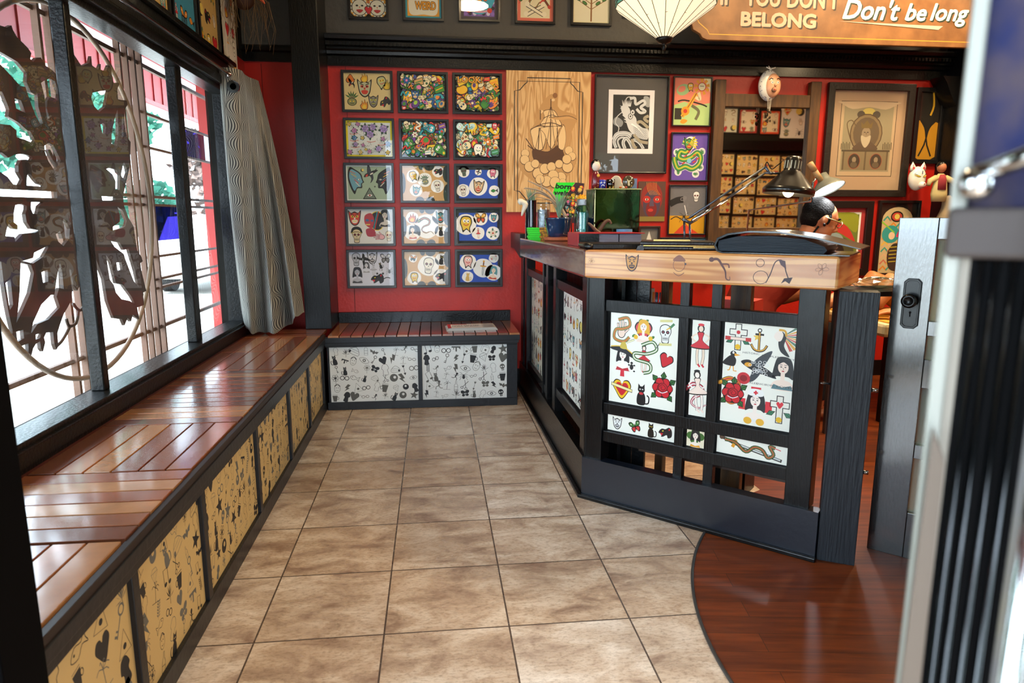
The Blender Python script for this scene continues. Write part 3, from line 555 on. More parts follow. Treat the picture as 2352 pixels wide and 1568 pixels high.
for a, b in ((WY0+.03, ma), (ma, mb_), (mb_, WY1-.03)): MB().box(XW-.003, a, WZ0+.015, XW+.001, b, WZ1-.03).build('window_pane', glass, win)
w3 = thing('window_3', 'x', 'x', (XW, -1.8, .12)); del w3['label']; del w3['category']; w3['kind'] = 'structure'
MB().box(XW-.03, -2.55, .12, XL, -2.5, 2.2).box(XW-.03, -1.05, .12, XL, -1.0, 2.2).box(XW-.03, -2.5, .12, XL, -1.05, .17).box(XW-.03, -2.5, 2.15, XL, -1.05, 2.2).build('window_frame', black, w3); MB().box(XW-.003, -2.5, .17, XW, -1.05, 2.15).build('window_pane', glass, w3)
# shop window and entrance glass behind the camera
w2 = thing('window_2', 'x', 'x', (1.5, -2.75, .45)); del w2['label']; del w2['category']; w2['kind'] = 'structure'
f2 = MB(); [f2.box(x-.03, -2.79, .6, x+.03, -2.71, 2.2) for x in (1.93, 2.65, 3.37)]; f2.box(1.9, -2.79, .6, 3.4, -2.71, .65).box(1.9, -2.79, 2.15, 3.4, -2.71, 2.2).box(.60, -2.79, 0, .67, -2.71, 2.3).build('window_frame', black, w2)
MB().box(1.95, -2.755, .65, 3.35, -2.75, 2.15).build('window_pane', glass, w2)
# ------------------------------------------------------------------ outside
struct(MB().box(-70, -60, -.25, -.78, 90, -.15).box(-.78, -60, -.25, 60, -2.8, -.15).build('ground', pbr('pale concrete', '#b9b7b2', .9, bump=.2, bscale=3, col2='#a5a39d', cscale=.6)))
wood_o = pbr('weathered lattice wood', '#7a5a48', .6, bump=.2, bscale=30); redp = pbr('red porch paint', '#b8322c', .5); redd = pbr('dark red porch boards', '#8c2622', .55)
iron = pbr('brown cut metal', '#3a2a20', .5, col2='#4a3628', cscale=9)
# roundel grille: the outlines are cut from one sheet standing 15 cm outside the glass
XG = -.85
def px(pts): return [(onX(x, y, XG).y, onX(x, y, XG).z) for x, y in pts]
fx = lambda u, v, w_: V((w_, u, v))
gr = thing('roundel_grille', 'dark brown dragon shaped grille cut inside a large ring, outside the left window panes', 'window grille', (XG, 1.07, .55))
Lout = [(-30, 50), (11, 63), (22, 58), (25, 68), (35, 85), (60, 110), (68, 122), (65, 135), (72, 142), (80, 133), (90, 132), (100, 150), (115, 160), (135, 180), (143, 215), (146, 240), (140, 300), (148, 330), (160, 380), (168, 430), (175, 490), (180, 560), (182, 600), (175, 612), (180, 640), (180, 655), (174, 667), (165, 655), (160, 620), (155, 615), (158, 640), (162, 665), (160, 690), (152, 705), (143, 720), (134, 745), (128, 765), (130, 795), (126, 803), (121, 790), (118, 762), (102, 764), (97, 775), (100, 786), (95, 807), (90, 800), (88, 783), (78, 790), (72, 800), (66, 825), (62, 810), (61, 788), (37, 798), (28, 785), (24, 755), (18, 730), (12, 700), (4, 650), (-2, 600), (-30, 600)]
Lh = [[(-25, 108), (0, 121), (36, 142), (58, 168), (57, 189), (67, 212), (77, 218), (82, 212), (84, 245), (95, 283), (90, 287), (78, 266), (62, 224), (54, 199), (42, 197), (21, 174), (0, 151), (-25, 130)],
      [(90, 190), (96, 186), (109, 180), (122, 186), (132, 216), (130, 233), (122, 226), (111, 222), (105, 232), (104, 249), (110, 272), (105, 273), (101, 254), (98, 220)],
      [(29, 226), (44, 230), (55, 260), (33, 249)],
      [(-25, 205), (0, 210), (11, 235), (17, 252), (15, 268), (38, 281), (59, 300), (65, 301), (77, 322), (73, 329), (52, 320), (34, 315), (33, 299), (19, 287), (0, 285), (-25, 286)],
      [(98, 335), (99, 347), (107, 370), (122, 393), (128, 385), (112, 358), (106, 344), (111, 343), (131, 380), (136, 368), (119, 334), (107, 328)],
      [(-25, 350), (0, 350), (15, 362), (29, 355), (48, 353), (63, 357), (71, 362), (67, 369), (55, 366), (44, 368), (38, 380), (38, 395), (48, 412), (42, 424), (27, 424), (13, 406), (-25, 380)],
      [(59, 399), (67, 401), (75, 412), (84, 422), (96, 426), (98, 430), (57, 428), (57, 414)],
      [(-25, 434), (0, 434), (127, 440), (128, 455), (0, 451), (-25, 451)],
      [(44, 468), (31, 471), (27, 490), (27, 510), (36, 517), (36, 527), (27, 525), (15, 513), (10, 529), (8, 542), (29, 544), (31, 555), (48, 537), (77, 534), (92, 529), (67, 525), (57, 510), (54, 492), (57, 483), (58, 473)],
      [(67, 464), (96, 464), (86, 473), (82, 492), (71, 490), (67, 479)],
      [(142, 500), (157, 525), (155, 548), (142, 565), (130, 555), (124, 538), (134, 530), (140, 548), (146, 540), (138, 518)],
      [(48, 599), (72, 605), (95, 590), (111, 562), (74, 580), (72, 592)],
      [(43, 603), (67, 608), (74, 627), (65, 673), (48, 712), (33, 742), (37, 712), (41, 668)],
      [(91, 625), (106, 619), (107, 647), (95, 650)],
      [(134, 599), (139, 625), (143, 664), (132, 661), (126, 681), (134, 705), (108, 733), (82, 744), (67, 766), (72, 740), (91, 699), (113, 677), (121, 677), (126, 642)],
      [(33, 762), (49, 757), (51, 777), (36, 785)], [(78, 768), (94, 764), (88, 776), (78, 780)], [(8, 650), (20, 640), (26, 700), (18, 712)]]
Rout = [(150, 100), (184, 152), (202, 144), (206, 129), (208, 150), (222, 160), (228, 147), (228, 160), (240, 164), (246, 150), (252, 155), (254, 175), (258, 190), (272, 190), (266, 205), (268, 228), (288, 231), (290, 240), (283, 252), (282, 270), (284, 290), (288, 314), (297, 326), (296, 360), (294, 385), (286, 420), (280, 450), (281, 470), (292, 500), (304, 520), (308, 550), (312, 575), (322, 590), (325, 600), (318, 605), (325, 635), (333, 668), (325, 672), (328, 700), (312, 706), (317, 733), (308, 728), (302, 722), (298, 738), (290, 730), (283, 747), (277, 733), (258, 730), (252, 715), (243, 690), (235, 640), (215, 590), (200, 500), (185, 400), (170, 300), (155, 200)]
Rh = [[(209, 213), (227, 209), (246, 207), (242, 228), (238, 246), (225, 257), (213, 244), (206, 225)], [(227, 286), (234, 282), (240, 290), (239, 307), (232, 307)],
      [(267, 246), (269, 309), (265, 335), (253, 330), (253, 309), (257, 286)], [(277, 263), (281, 268), (281, 312), (276, 316)],
      [(241, 388), (249, 385), (265, 390), (267, 397), (272, 401), (272, 436), (262, 435), (262, 415), (255, 400)], [(281, 371), (287, 383), (290, 397), (284, 413), (277, 406), (275, 401)],
      [(267, 475), (279, 484), (288, 507), (285, 519), (279, 523), (256, 530), (256, 521), (272, 509), (272, 495)], [(251, 553), (272, 557), (281, 574), (292, 571), (307, 620), (316, 660), (304, 645), (285, 596), (281, 583), (260, 567)],
      [(264, 603), (276, 601), (279, 619), (267, 622)], [(240, 585), (251, 601), (263, 650), (279, 654), (299, 681), (309, 700), (295, 691), (276, 687), (263, 672), (258, 654), (249, 642)], [(230, 450), (262, 452), (262, 460), (232, 460)]]
g1 = MB().slab([px(Lout)]+[px(h) for h in Lh], fx, XG-.006, XG+.006); g1.build('dragon_half', iron, gr, recalc=True)
MB().slab([px(Rout)]+[px(h) for h in Rh], fx, XG-.006, XG+.006).build('dragon_half', iron, gr, recalc=True)
tn = MB()
for pts in ([(176, 640), (190, 645), (197, 670), (196, 695), (186, 712), (176, 708), (168, 697)], [(180, 712), (178, 730), (172, 745), (158, 748), (152, 732)], [(160, 750), (150, 770), (140, 785), (128, 796)]):
    tn.tube([V((XG, a.x, a.y)) for a in cr(px(pts), 4)], .006, 6)
tn.build('tendril', iron, gr, smooth=True)
MB().tube([V((XG, 1.07+.70*math.cos(a), 1.258+.70*math.sin(a))) for a in [2*PI*i/72 for i in range(72)]], .010, 8, closed=True).build('ring', pbr('pale brown ring', '#8a7460', .5), gr, smooth=True)
lat = thing('lattice_screen', 'thin brown timber lattice of bars crossing outside the shop window', 'lattice', (XG, 1.8, .45))
XS = XG-.035
def vb(y, z0=.44, z1=2.02, wd=.018): MB().box(XS-.012, y-wd/2, z0, XS+.012, y+wd/2, z1).build('upright_bar', wood_o, lat)
def hb(y0, y1, z, wd=.018): MB().box(XS-.020, y0, z-wd/2, XS-.002, y1, z+wd/2).build('cross_bar', wood_o, lat)
for y in (-.55, -.45, -.1, .985, 1.065, 1.64, 1.72, 1.80, 1.88, 2.40, 2.98, 3.12): vb(y)
for z in (1.93, .63, .465): hb(-.7, 3.5, z)
for z in (1.292, 1.25): hb(-.7, 3.5, z, .014)
for z in (1.70, 1.535, .99, .875, .83): hb(1.80, 3.3, z, .012)
# coloured glass squares fitted in the lattice
sg = glassmat('violet glass', (.13, .11, .40, 1), .8, .03); sg2 = glassmat('violet red glass', (.30, .06, .16, 1), .8, .03)
for (y0, y1, z0, z1, mt, lb) in ((1.89, 2.27, 1.07, 1.245, sg, 'violet stained glass square set low in the window lattice'), (2.42, 2.80, 1.54, 1.69, sg, 'violet stained glass square set high beside the patterned curtain'), (2.80, 2.97, 1.54, 1.69, sg2, 'narrow magenta glass piece beside the high violet square')):
    tag(MB().box(XS-.006, y0, z0, XS-.002, y1, z1).build('stained_glass', mt), lb, 'stained glass')
struct(MB().box(-1.02, 3.13, -.15, -.90, 3.27, 2.68).build('pillar_porch', redp))
# porch roof outside
roof = thing('porch_roof', 'red timber porch roof with pale corrugated covering outside the window', 'porch roof', (-1.4, 4, 2.1))
MB().obox(V((-.80, -3, 2.84)), V((1, 0, .14)), V((0, 1, 0)), V((0, 0, 1)), -1.25, 0, 0, 19, 0, .02).build('roof_sheet', pbr('pink white roof sheet', '#f2d8d4', .6), roof)
for i in range(22):
    y = -2.8+i*.85
    MB().obox(V((-.80, y, 2.82)), V((1, 0, .14)), V((0, 1, 0)), V((0, 0, 1)), -1.2, 0, -.03, .03, -.10, 0).build('rafter', redp, roof)
for x in (-.95, -1.15, -1.35, -1.55, -1.75): MB().box(x-.025, -3, 2.80+(x+.8)*.14, x+.025, 16, 2.835+(x+.8)*.14).build('purlin', redd, roof)
MB().box(-1.93, -3, 2.50, -1.86, 16, 2.64).build('beam', redd, roof); MB().box(-1.86, -3, 2.455, -1.845, 16, 2.50).build('white_strip', white, roof)
va = MB()
for i in range(190): y = -3+i*.10; va.box(-1.92-(.010 if i % 2 else 0), y, 2.17, -1.895-(.010 if i % 2 else 0), y+.10, 2.50)
va.build('valance_boards', redd, roof); MB().box(-1.94, -3, 2.155, -1.87, 16, 2.185).build('valance_rail', redp, roof)
sc_ = MB()
for i in range(150): y = -3+i*.125; sc_.prism([(y, 2.16), (y, 2.12), (y+.03, 2.095), (y+.0625, 2.085), (y+.095, 2.095), (y+.125, 2.12), (y+.125, 2.16)], fx, -1.915, -1.905)
sc_.build('scalloped_fringe', pbr('pale fringe', '#efe0dc', .8), roof, recalc=True)
# trees, hedge, pale house, fence and car across the street
leafm = [pbr('leaf green', '#55753f', .7, spec=.1), pbr('leaf blue green', '#3a6f5c', .7, spec=.1), pbr('leaf red green', '#75645e', .7, spec=.1)]
def tree(x, y, h, r, label, mt, seed, n=4200, base=.2):
    random.seed(seed); o = thing('street_tree', label, 'tree', (x, y, -.15), 'trees across the street'); m = MB(); cs = [(U(-r, r)*.7, U(-r, r)*.7, h*U(base, 1), r*U(.35, .6)) for _ in range(9)]
    for _ in range(n):
        c = random.choice(cs); a = U(0, 6.28); b = U(-1, 1); q = c[3]*(R()**.4); s = math.sqrt(1-b*b); p = V((x+c[0]+q*s*math.cos(a), y+c[1]+q*s*math.sin(a), c[2]+q*b)); u = V((U(-1, 1), U(-1, 1), U(-1, 1))).normalized()*.11; v = u.orthogonal()*U(.5, .8)
        m.add([p-u, p+v, p+u, p-v], [(0, 1, 2, 3)])
    m.build('foliage', mt, o); MB().tube([(x, y, -.15), (x+.1, y, h*.4), (x, y+.1, h*.7)], [.16, .11, .05]).build('trunk', darkw, o)
tree(-8.2, 8.0, 4.6, 1.7, 'broad green tree seen between the roundel and the second mullion', leafm[0], 1)
tree(-6.2, 11.6, 5.4, 1.7, 'blue green tree behind the violet glass square', leafm[1], 2)
tree(-4.9, 17.5, 5.4, 1.7, 'reddish green tree nearest the curtain', leafm[2], 3)
tree(-8.6, 4.4, 4.0, 1.2, 'pale green tree behind the dragon grille', leafm[0], 4)
tree(-9.0, 0.8, 4.4, 1.6, 'green tree at the near end of the street', leafm[1], 5)
tree(1.9, -6.4, 3.6, 1.4, 'green tree outside the entrance', leafm[0], 6); tree(5.6, -11, 4.6, 1.8, 'green tree outside the shop window', leafm[1], 7)
hs = thing('pale_house', 'pale painted house with grey roof across the street', 'house', (-15, 9, -.15))
MB().box(-17, 3, -.15, -13, 14, 2.6).build('wall', white, hs); MB().prism([(-17.3, 2.6), (-12.7, 2.6), (-15, 3.9)], lambda u, v, w_: V((u, w_, v)), 2.7, 14.3).build('roof', pbr('grey shingles', '#8a8a8a', .8), hs, recalc=True)
for y in (4.5, 7.5, 10.5): MB().box(-13.01, y, .9, -12.97, y+1.1, 2.0).build('window', pbr('house glass', '#4a5560', .2), hs)
fn = thing('board_fence', 'pale board fence along the far side of the street', 'fence', (-11, 8, -.15)); MB().box(-11.05, 0, -.15, -11, 24, 1.35).build('boards', pbr('pale fence', '#c9c6ba', .8), fn); MB().box(-11.08, 0, 1.33, -10.97, 24, 1.38).build('cap_rail', white, fn)
car = thing('parked_car', 'white car parked across the street with dark wheels', 'car', (-4.2, 12.8, -.15)); B_ = V((-4.4, 10.6, -.15))
sh = [(0, .28), (.05, .7), (.5, .85), (1.1, 1.35), (2.9, 1.4), (3.7, .95), (4.4, .85), (4.5, .35)]
MB().prism(sh, lambda u, v, w_: B_+V((w_, u, v)), 0, 1.6).build('body', white, car, recalc=True, bevel=.04); MB().prism([(.75, .88), (1.2, 1.28), (2.85, 1.32), (3.4, .95)], lambda u, v, w_: B_+V((w_, u, v)), -.01, 1.61).build('side_windows', pbr('car glass', '#2a3036', .1), car, recalc=True)
for u in (.85, 3.6):
    for s_ in (.05, 1.55): MB().tube([B_+V((s_-.1, u, .32)), B_+V((s_+.1, u, .32))], .32, 20).build('wheel', pbr('tyre', '#26272a', .7), car)
MB().box(B_.x+1.25, B_.y-.02, B_.z+.62, B_.x+1.6, B_.y+.02, B_.z+.8).build('tail_lamp', pbr('tail red', '#c8202e', .3), car)
# ------------------------------------------------------------------ benches
DK = ['#8f5030', '#7c4228', '#a4683e', '#70402a', '#ac7648', '#8c5434']
def slat(m, x0, y0, x1, y1, z, col): m.box(x0, y0, z-.02, x1, y1, z, col)
bz = .486
bench = thing('window_bench', 'long built-in bench under the shop window with hardwood deck top and doodle covered panels', 'bench', (-.4, .8, 0))
MB().box(-.655, -.82, 0, -.175, 2.62, .445).build('carcass', slate, bench)
rl = MB(); rl.box(-.178, -.82, 0, -.155, 2.409, .062).box(-.178, -.82, .402, -.150, 2.409, .468).box(-.178, -.82, .43, -.142, 2.409, .462)
dv = [-.80, -.315, .150, .772, 1.368, 1.878, 2.36]
for y in dv: rl.box(-.178, y-.017, .062, -.155, y+.017, .402)
rl.build('face_frame', slate, bench, bevel=.002)
random.seed(3)
tiles = [(-.82, -.335, 1), (-.325, .105, 0), (.112, .562, 1), (.568, .99, 0), (.994, 1.418, 0), (1.424, 1.87, 1), (1.873, 2.33, 1), (2.335, 2.62, 0)]
X0, X1 = -.605, -.165
for y0, y1, k in tiles:
    m = MB(); n = 6 if (y1-y0) > .35 else 4; 
    for i in range(n):
        c = random.choice(DK)
        if k: a = X0+(X1-X0)*i/n; slat(m, a+.002, y0, a+(X1-X0)/n-.003, y1, bz, c)
        else: a = y0+(y1-y0)*i/n; slat(m, X0, a+.002, X1, a+(y1-y0)/n-.003, bz, c)
    m.build('deck_tile', deck, bench, bevel=.0015)
MB().box(-.655, -.82, .44, -.606, 2.62, bz-.003).build('edge_board', pbr('dark red edge board', '#4a1a12', .4, coat=.3), bench, bevel=.002); MB().box(-.164, -.82, .445, -.146, 2.409, bz-.004).build('edge_board', pbr('dark front edge', '#1c100c', .5), bench, bevel=.002)
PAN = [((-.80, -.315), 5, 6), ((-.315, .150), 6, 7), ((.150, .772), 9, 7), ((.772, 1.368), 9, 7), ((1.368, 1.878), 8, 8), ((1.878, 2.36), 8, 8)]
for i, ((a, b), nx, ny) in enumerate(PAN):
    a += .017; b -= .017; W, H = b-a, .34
    A = Art((-.168, a, .062), (0, 1, 0), (0, 0, 1), (1, 0, 0)); A.rect(0, 0, W, H, '#bda06a'); A.k = 1; A.base = 1  # aged tan paper, with this side's warm shade put into its colour
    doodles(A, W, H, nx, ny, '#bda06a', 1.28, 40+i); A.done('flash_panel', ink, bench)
b2 = thing('end_bench', 'short built-in bench against the picture wall with two white doodle panels', 'bench', (.45, 2.65, 0))
MB().box(-.13, 2.43, 0, 1.03, 2.948, .44).build('carcass', slate, b2)
m = MB(); m.box(-.148, 2.405, 0, 1.045, 2.43, .05).box(-.148, 2.405, .40, 1.045, 2.43, .445).box(-.15, 2.392, .428, 1.058, 2.43, .462).box(-.15, 2.398, .41, 1.052, 2.43, .43)
for x in (-.14, .428, .99): m.box(x-.013 if x > 0 else x, 2.407, .05, x+.013+(.042 if x > .9 else 0), 2.43, .40)
m.box(1.02, 2.43, 0, 1.045, 2.948, .44); m.build('face_frame', slate, b2, bevel=.002)
m = MB(); n = 17
for i in range(n):
    a = -.13+(1.19)*i/n; slat(m, a+.002, 2.395, a+1.19/n-.003, 2.925, bz-.012, random.choice(DK[:4]))
m.build('deck_tile', deck, b2, bevel=.0015)
MB().box(-.13, 2.918, bz-.012, 1.055, 2.945, .548).build('back_rail', black, b2, bevel=.002)
for i, (a, b) in enumerate(((-.127, .415), (.441, .977))):
    A = Art((a, 2.416, .05), (1, 0, 0), (0, 0, 1), (0, -1, 0)); A.rect(0, 0, b-a, .35, '#e6e9e6'); A.k = 1; A.base = 1
    doodles(A, b-a, .35, 9, 6, '#e6e9e6', 1.12, 60+i); A.done('flash_panel', ink, b2)
# newspaper
np_ = thing('newspaper', 'folded newspaper with red and black headline lying on the short bench', 'newspaper', (.77, 2.62, bz-.012))
m = MB(); a = V((.60, 2.50, bz-.0115)); 
for k in range(4): m.obox(a, V((1, .06, 0)), V((-.03, 1, 0)), V((0, 0, 1)), .006*k, .33-.004*k, .004*k, .20-.006*k, .004*k, .004*k+.003)
m.build('pages', pbr('newsprint', '#cfccc6', .8), np_)
A = Art(a+V((.02, .01, .0158)), (1, .06, 0), (-.03, 1, 0), (0, 0, 1)); A.rect(-.01, 0, .215, .17, '#e4e2de'); A.rect(-.01, 0, .012, .17, '#c0303a'); A.rect(-.01, .15, .12, .17, '#c0303a')
text(A, 'THAT MATTER', .02, .095, .024, '#2a2426', .18, bold=.001); text(A, 'MUSIC IN ZOO', .02, .055, .022, '#2a2426', .17, bold=.001); text(A, 'THINGS', .02, .125, .018, '#2a2426', .1); [A.rect(.225, .02+.018*i, .29, .026+.018*i, '#9a9a98') for i in range(8)]
A.done('front_page', ink, np_)
# ------------------------------------------------------------------ framed pictures on the back wall
YF = 2.945
def framed(name, label, x0, z1, x1, z0, paint, fw=.016, dp=.020, mt=None, glz=True, grp=None, cat='picture', Y=YF, ax=None, tilt=0):
    """x0,x1,z0,z1 outer edges in metres; ax=(ex,n) for another wall"""
    ex, n = (V((1, 0, 0)), V((0, -1, 0))) if ax is None else ax; ez = V((0, 0, 1))
    O = V((x0, Y, 0)) if ax is None else V((Y, x0, 0)); W, H = abs(x1-x0), z1-z0
    r = thing(name, label, cat, O+ex*(W/2)+ez*z0, grp)
    if fw: 
        outer = [(0, 0), (W, 0), (W, H), (0, H)]; inner = [(fw, fw), (W-fw, fw), (W-fw, H-fw), (fw, H-fw)]
        MB().slab([outer, inner[::-1]], lambda u, v, w_: O+ex*u+ez*(z0+v)+n*w_, 0, dp).build('frame', mt or frameb, r, recalc=True, bevel=.002)
    A = Art(O+ex*fw+ez*(z0+fw)+n*(.004), ex, ez, n); w_, h_ = W-2*fw, H-2*fw; paint(A, w_, h_); A.done('print', ink, r)
    if not fw: MB().slab([[(0, 0), (W, 0), (W, H), (0, H)]], lambda u, v, q: O+ex*u+ez*(z0+v)+n*q, 0, .0038).build('board', darkw, r, recalc=True)
    if glz: g = dp-.004; MB().add([O+ex*a+ez*(z0+b)+n*g for a, b in ((fw, fw), (W-fw, fw), (W-fw, H-fw), (fw, H-fw))], [(0, 1, 2, 3)]).build('glass_pane', pglass, r)
    return r
def bg(col, edge=None, ew=0):
    def f(A, W, H):
        if edge: A.rect(0, 0, W, H, edge); A.rect(ew, ew, W-ew, H-ew, col)
        else: A.rect(0, 0, W, H, col)
        A.base = A.k
    return f
def put(A, W, H, items, g=1.12):
    for (f, x, y, s, *r) in items: A.at(x*W, y*H, s*H*g, r[0] if r else 0, 1, True); f(A, **(r[1] if len(r) > 1 else {}))
def p_a1(A, W, H):
    bg('#dcc78c')(A, W, H)
    put(A, W, H, [(m_mask, .44, .6, .24, 0, dict(c='#b9bd9a', d='#c8402a', t='#c8402a')), (m_flame, .44, .88, .12, 0, dict(c='#e0a82a')), (m_heart1, .14, .84, .13, 3.1, dict(c='#d9741e')), (m_bird, .16, .74, .12, 1.2, dict(c='#141414')), (m_pot, .16, .3, .2, 0, dict(c='#8c8f5a', g='#2f7a3a')),
                  (m_blobman, .82, .74, .17, .2, dict(c='#b9bd8a', d='#e8c33a')), (m_flame, .92, .7, .13, 0, dict(c='#c8a83a')), (m_flame, .42, .15, .13, 0, dict(c='#d98a2a')), (m_mask, .62, .25, .17, 0, dict(c='#8c8878', d='#5a5a50', t='#d8d83a')), (m_panther, .87, .22, .15, .5, dict(c='#2a2a28'))])
def p_coll(seed, pal=None, word=None, n=190):
    def f(A, W, H):
        collage(A, W, H, n, seed, .034, .095, pal); A.at()
        if word: text(A, word, .02, H-.05, .038, '#141210', .16, bold=.004); text(A, word, .02, H-.05, .038, '#e8a02a', .16, bold=.001)
    return f
def p_roses(A, W, H):
    bg('#dfe6e2', '#e8d818', .012)(A, W, H); random.seed(5)
    for i in range(60): A.at(U(.03, W-.03), U(.03, H-.03), .008, U(0, 6)); A.ln([(-1, 0), (0, .8), (1, 0)], .3, '#8c9494')
    L = '#a892cf'; P_ = '#c77fb8'; Y_ = '#e6cc2c'; B_ = '#2a86c0'
    for x, y, s, c in ((.42, .78, .13, L), (.58, .82, .12, L), (.52, .62, .13, L), (.82, .78, .14, L), (.18, .72, .09, P_), (.26, .9, .07, P_), (.07, .9, .07, Y_), (.18, .52, .08, B_), (.35, .52, .06, Y_), (.8, .5, .07, P_), (.9, .36, .09, B_), (.2, .34, .08, L), (.36, .32, .06, P_), (.07, .12, .08, P_), (.3, .12, .07, Y_), (.42, .2, .05, Y_), (.5, .14, .07, P_), (.7, .22, .1, L), (.9, .12, .07, Y_)):
        A.at(x*W, y*H, s*H*1.25, U(0, 6)); m_rose(A, c, '#3c3048', '#1f5a2c', '#6c5c8c')
    A.at(); [A.ln([(x*W, y*H), ((x+.09)*W, (y-.02)*H), ((x+.19)*W, (y+.01)*H)], .003, '#c84a4a', smooth=3) for x, y in ((.08, .63), (.08, .44), (.1, .26), (.45, .42), (.68, .34))]
def p_c1(A, W, H):
    bg('#9fb59a', '#dfe8e2', .008)(A, W, H)
    A.at(.5*W, .18*H, .2*H, 0, 1, True); A.poly([(-1, -.7), (1, -.7), (0, 1)], K); A.poly([(-.8, -.58), (.8, -.58), (0, .8)], '#6c7a6a'); A.ell(0, -.15, .42, .25, K); A.ell(0, -.15, .36, .18, '#dfe3d8'); A.ell(0, -.15, .14, .14, '#b5503a'); A.ell(0, -.15, .06, .06, K)
    for q, c, x in ((1, '#6fa6b8', .23), (-1, '#22262a', .8)):
        A.at(x*W, .56*H, .4*H, 0, q, True); A.blob([(-.5, .95), (-.1, .8), (.3, .5), (.42, .1), (.5, -.1), (.36, -.2), (.34, -.5), (0, -.55), (-.2, -.95), (-.5, -.4), (-.65, .3)], K)
        A.blob([(-.42, .8), (-.1, .7), (.22, .45), (.34, .1), (.4, -.08), (.28, -.2), (.26, -.42), (0, -.45), (-.2, -.7), (-.4, -.3), (-.55, .3)], c); 
        for i in range(5): A.ln([(-.5+i*.1, .7-i*.2), (-.1+.07*i, .5-i*.22)], .05, ['#c86a3a', '#d8b03a', '#7a7f86', '#c83a2a', '#e0d8c0'][i], smooth=0)
        A.ell(.18, .1, .09, .05, '#f0ede0'); A.ell(.2, .1, .04, .04, K)
    put(A, W, H, [(m_bird, .52, .78, .2, .8, dict(c='#2c3034')), (m_moon, .35, .86, .05, 0), (m_star, .62, .4, .03, 0)])
def sticker(A, f, x, y, s, r=0, **k):
    A.at(x, y, s, r, 1, True); A.blob([(1.12*math.cos(i*.7)*(1+.08*(i % 2)), 1.12*math.sin(i*.7)) for i in range(9)], '#f4f4f0'); A.at(x, y, s*.92, r, 1); f(A, **k)
def p_tan(seed, items):
    def f(A, W, H):
        bg('#cfa468')(A, W, H); random.seed(seed)
        for x, y, a, b in ((.42, 1, .06, .12), (.6, 1, .12, .14), (1, .78, .1, .25), (1, .2, .09, .28), (.38, 0, .1, .12), (.62, 0, .1, .12), (0, .5, .07, .3)):
            pts = [(min(max((x+a*math.cos(t))*W, 0), W), min(max((y+b*math.sin(t))*H, 0), H)) for t in [i*PI/8 for i in range(16)]]; A.poly(pts, '#1c1d20')
        for i, (g, x, y, s) in enumerate(items): sticker(A, g, x*W, y*H, s*H*1.05, U(-.2, .2))
        A.at(); text(A, 'HAPPY', .42*W, .03*H, .012, '#3a2c1c', .06)
    return f
def p_blue(seed, items):
    def f(A, W, H):
        bg('#2450b4', '#15171b', .018)(A, W, H); random.seed(seed); A.at(0, 0, 1, 0, 1, True)
        A.rect(0, H*.9, W, H, '#26302c')
        for g, x, y, s, *k in items: sticker(A, g, x*W, y*H, s*H*.98, U(-.15, .15), **(k[0] if k else {}))
    return f
def p_d1(A, W, H):
    bg('#dfe0dc')(A, W, H)
    put(A, W, H, [(m_mask, .15, .75, .22, 0, dict(c='#c8402a', d='#e8e0d0', t='#e8d33a')), (m_ell2, .55, .62, .36, 0), (m_lady, .82, .74, .22, 0, dict(h='#141414', s='#cfcac0', d='#222')), (m_skull, .18, .22, .19, 0, dict(c='#d8c8a0')), (m_helmet, .18, .32, .19, 0), (m_hand, .68, .2, .2, 1.5, dict(c='#e0a8b0')), (m_skull, .9, .22, .14, 0, dict(c='#efe0c0', e='#c8202e'))])
def m_ell2(A):
    A.ell(.3, .1, .55, .7, '#e8c820'); A.ell(.3, .1, .5, .65, '#1d1d1f'); A.blob([(-.55, .5), (-.1, .65), (.1, .2), (-.05, -.4), (-.4, -.3), (-.6, 0)], '#b03a44'); A.ell(-.4, .15, .13, .09, '#3a6a9a'); A.ell(-.05, .12, .1, .08, '#3a6a9a'); A.rect(-.5, -.2, -.2, -.12, '#e8d060')
    A.ln([(.35, .8), (0, -.6)], .05, '#2fa0b0'); A.ln([(.45, .8), (.1, -.6)], .05, '#c83a2a'); A.blob([(-.5, -.5), (0, -.45), (.2, -.95), (-.4, -1)], '#a8384a')
def m_helmet(A): A.blob([(-.75, -.1), (-.6, .6), (0, .85), (.6, .6), (.75, -.1), (0, .1)], '#1d1f22'); A.ln([(-.7, -.05), (0, .15), (.7, -.05)], .07, '#e8d33a', smooth=4)
def p_e1(A, W, H):
    bg('#d8dcea')(A, W, H)
    def bw(f, x, y, sz, r=0, **k): A.at(x*W, y*H, sz*H, r, 1, True); f(A, **k)
    bw(m_skull, .16, .78, .2, 0, c='#b9bcc8', e=K); bw(m_bird, .33, .8, .18, -1.2, c=K, b=K, w='#999'); bw(m_mask, .52, .82, .2, 0, c='#d0d3de', d='#333', t='#fff'); bw(m_lady, .17, .32, .24, 0, h='#2a2c34', s='#b9bcc8', d='#44464e'); bw(m_lady, .38, .55, .16, 0, h='#55575f', s='#d8dce6', d='#9a9ca4')
    bw(m_pinup, .54, .5, .2, 0, h='#8c8e96', s='#d8dce6', d='#c0c3ce'); bw(m_cat, .7, .6, .1, .3); bw(m_fly, .82, .8, .16, 0, c='#c0c3ce', d='#888'); bw(m_panther, .62, .2, .2, .0); A.ln([(.7, -.1), (1.4, .2), (1.9, .1)], .13, K, smooth=4); bw(m_star, .62, .36, .05); bw(m_star, .75, .36, .05); bw(m_spider, .9, .42, .12); A.at(); text(A, '13', .68*W, .44*H, .018, K)
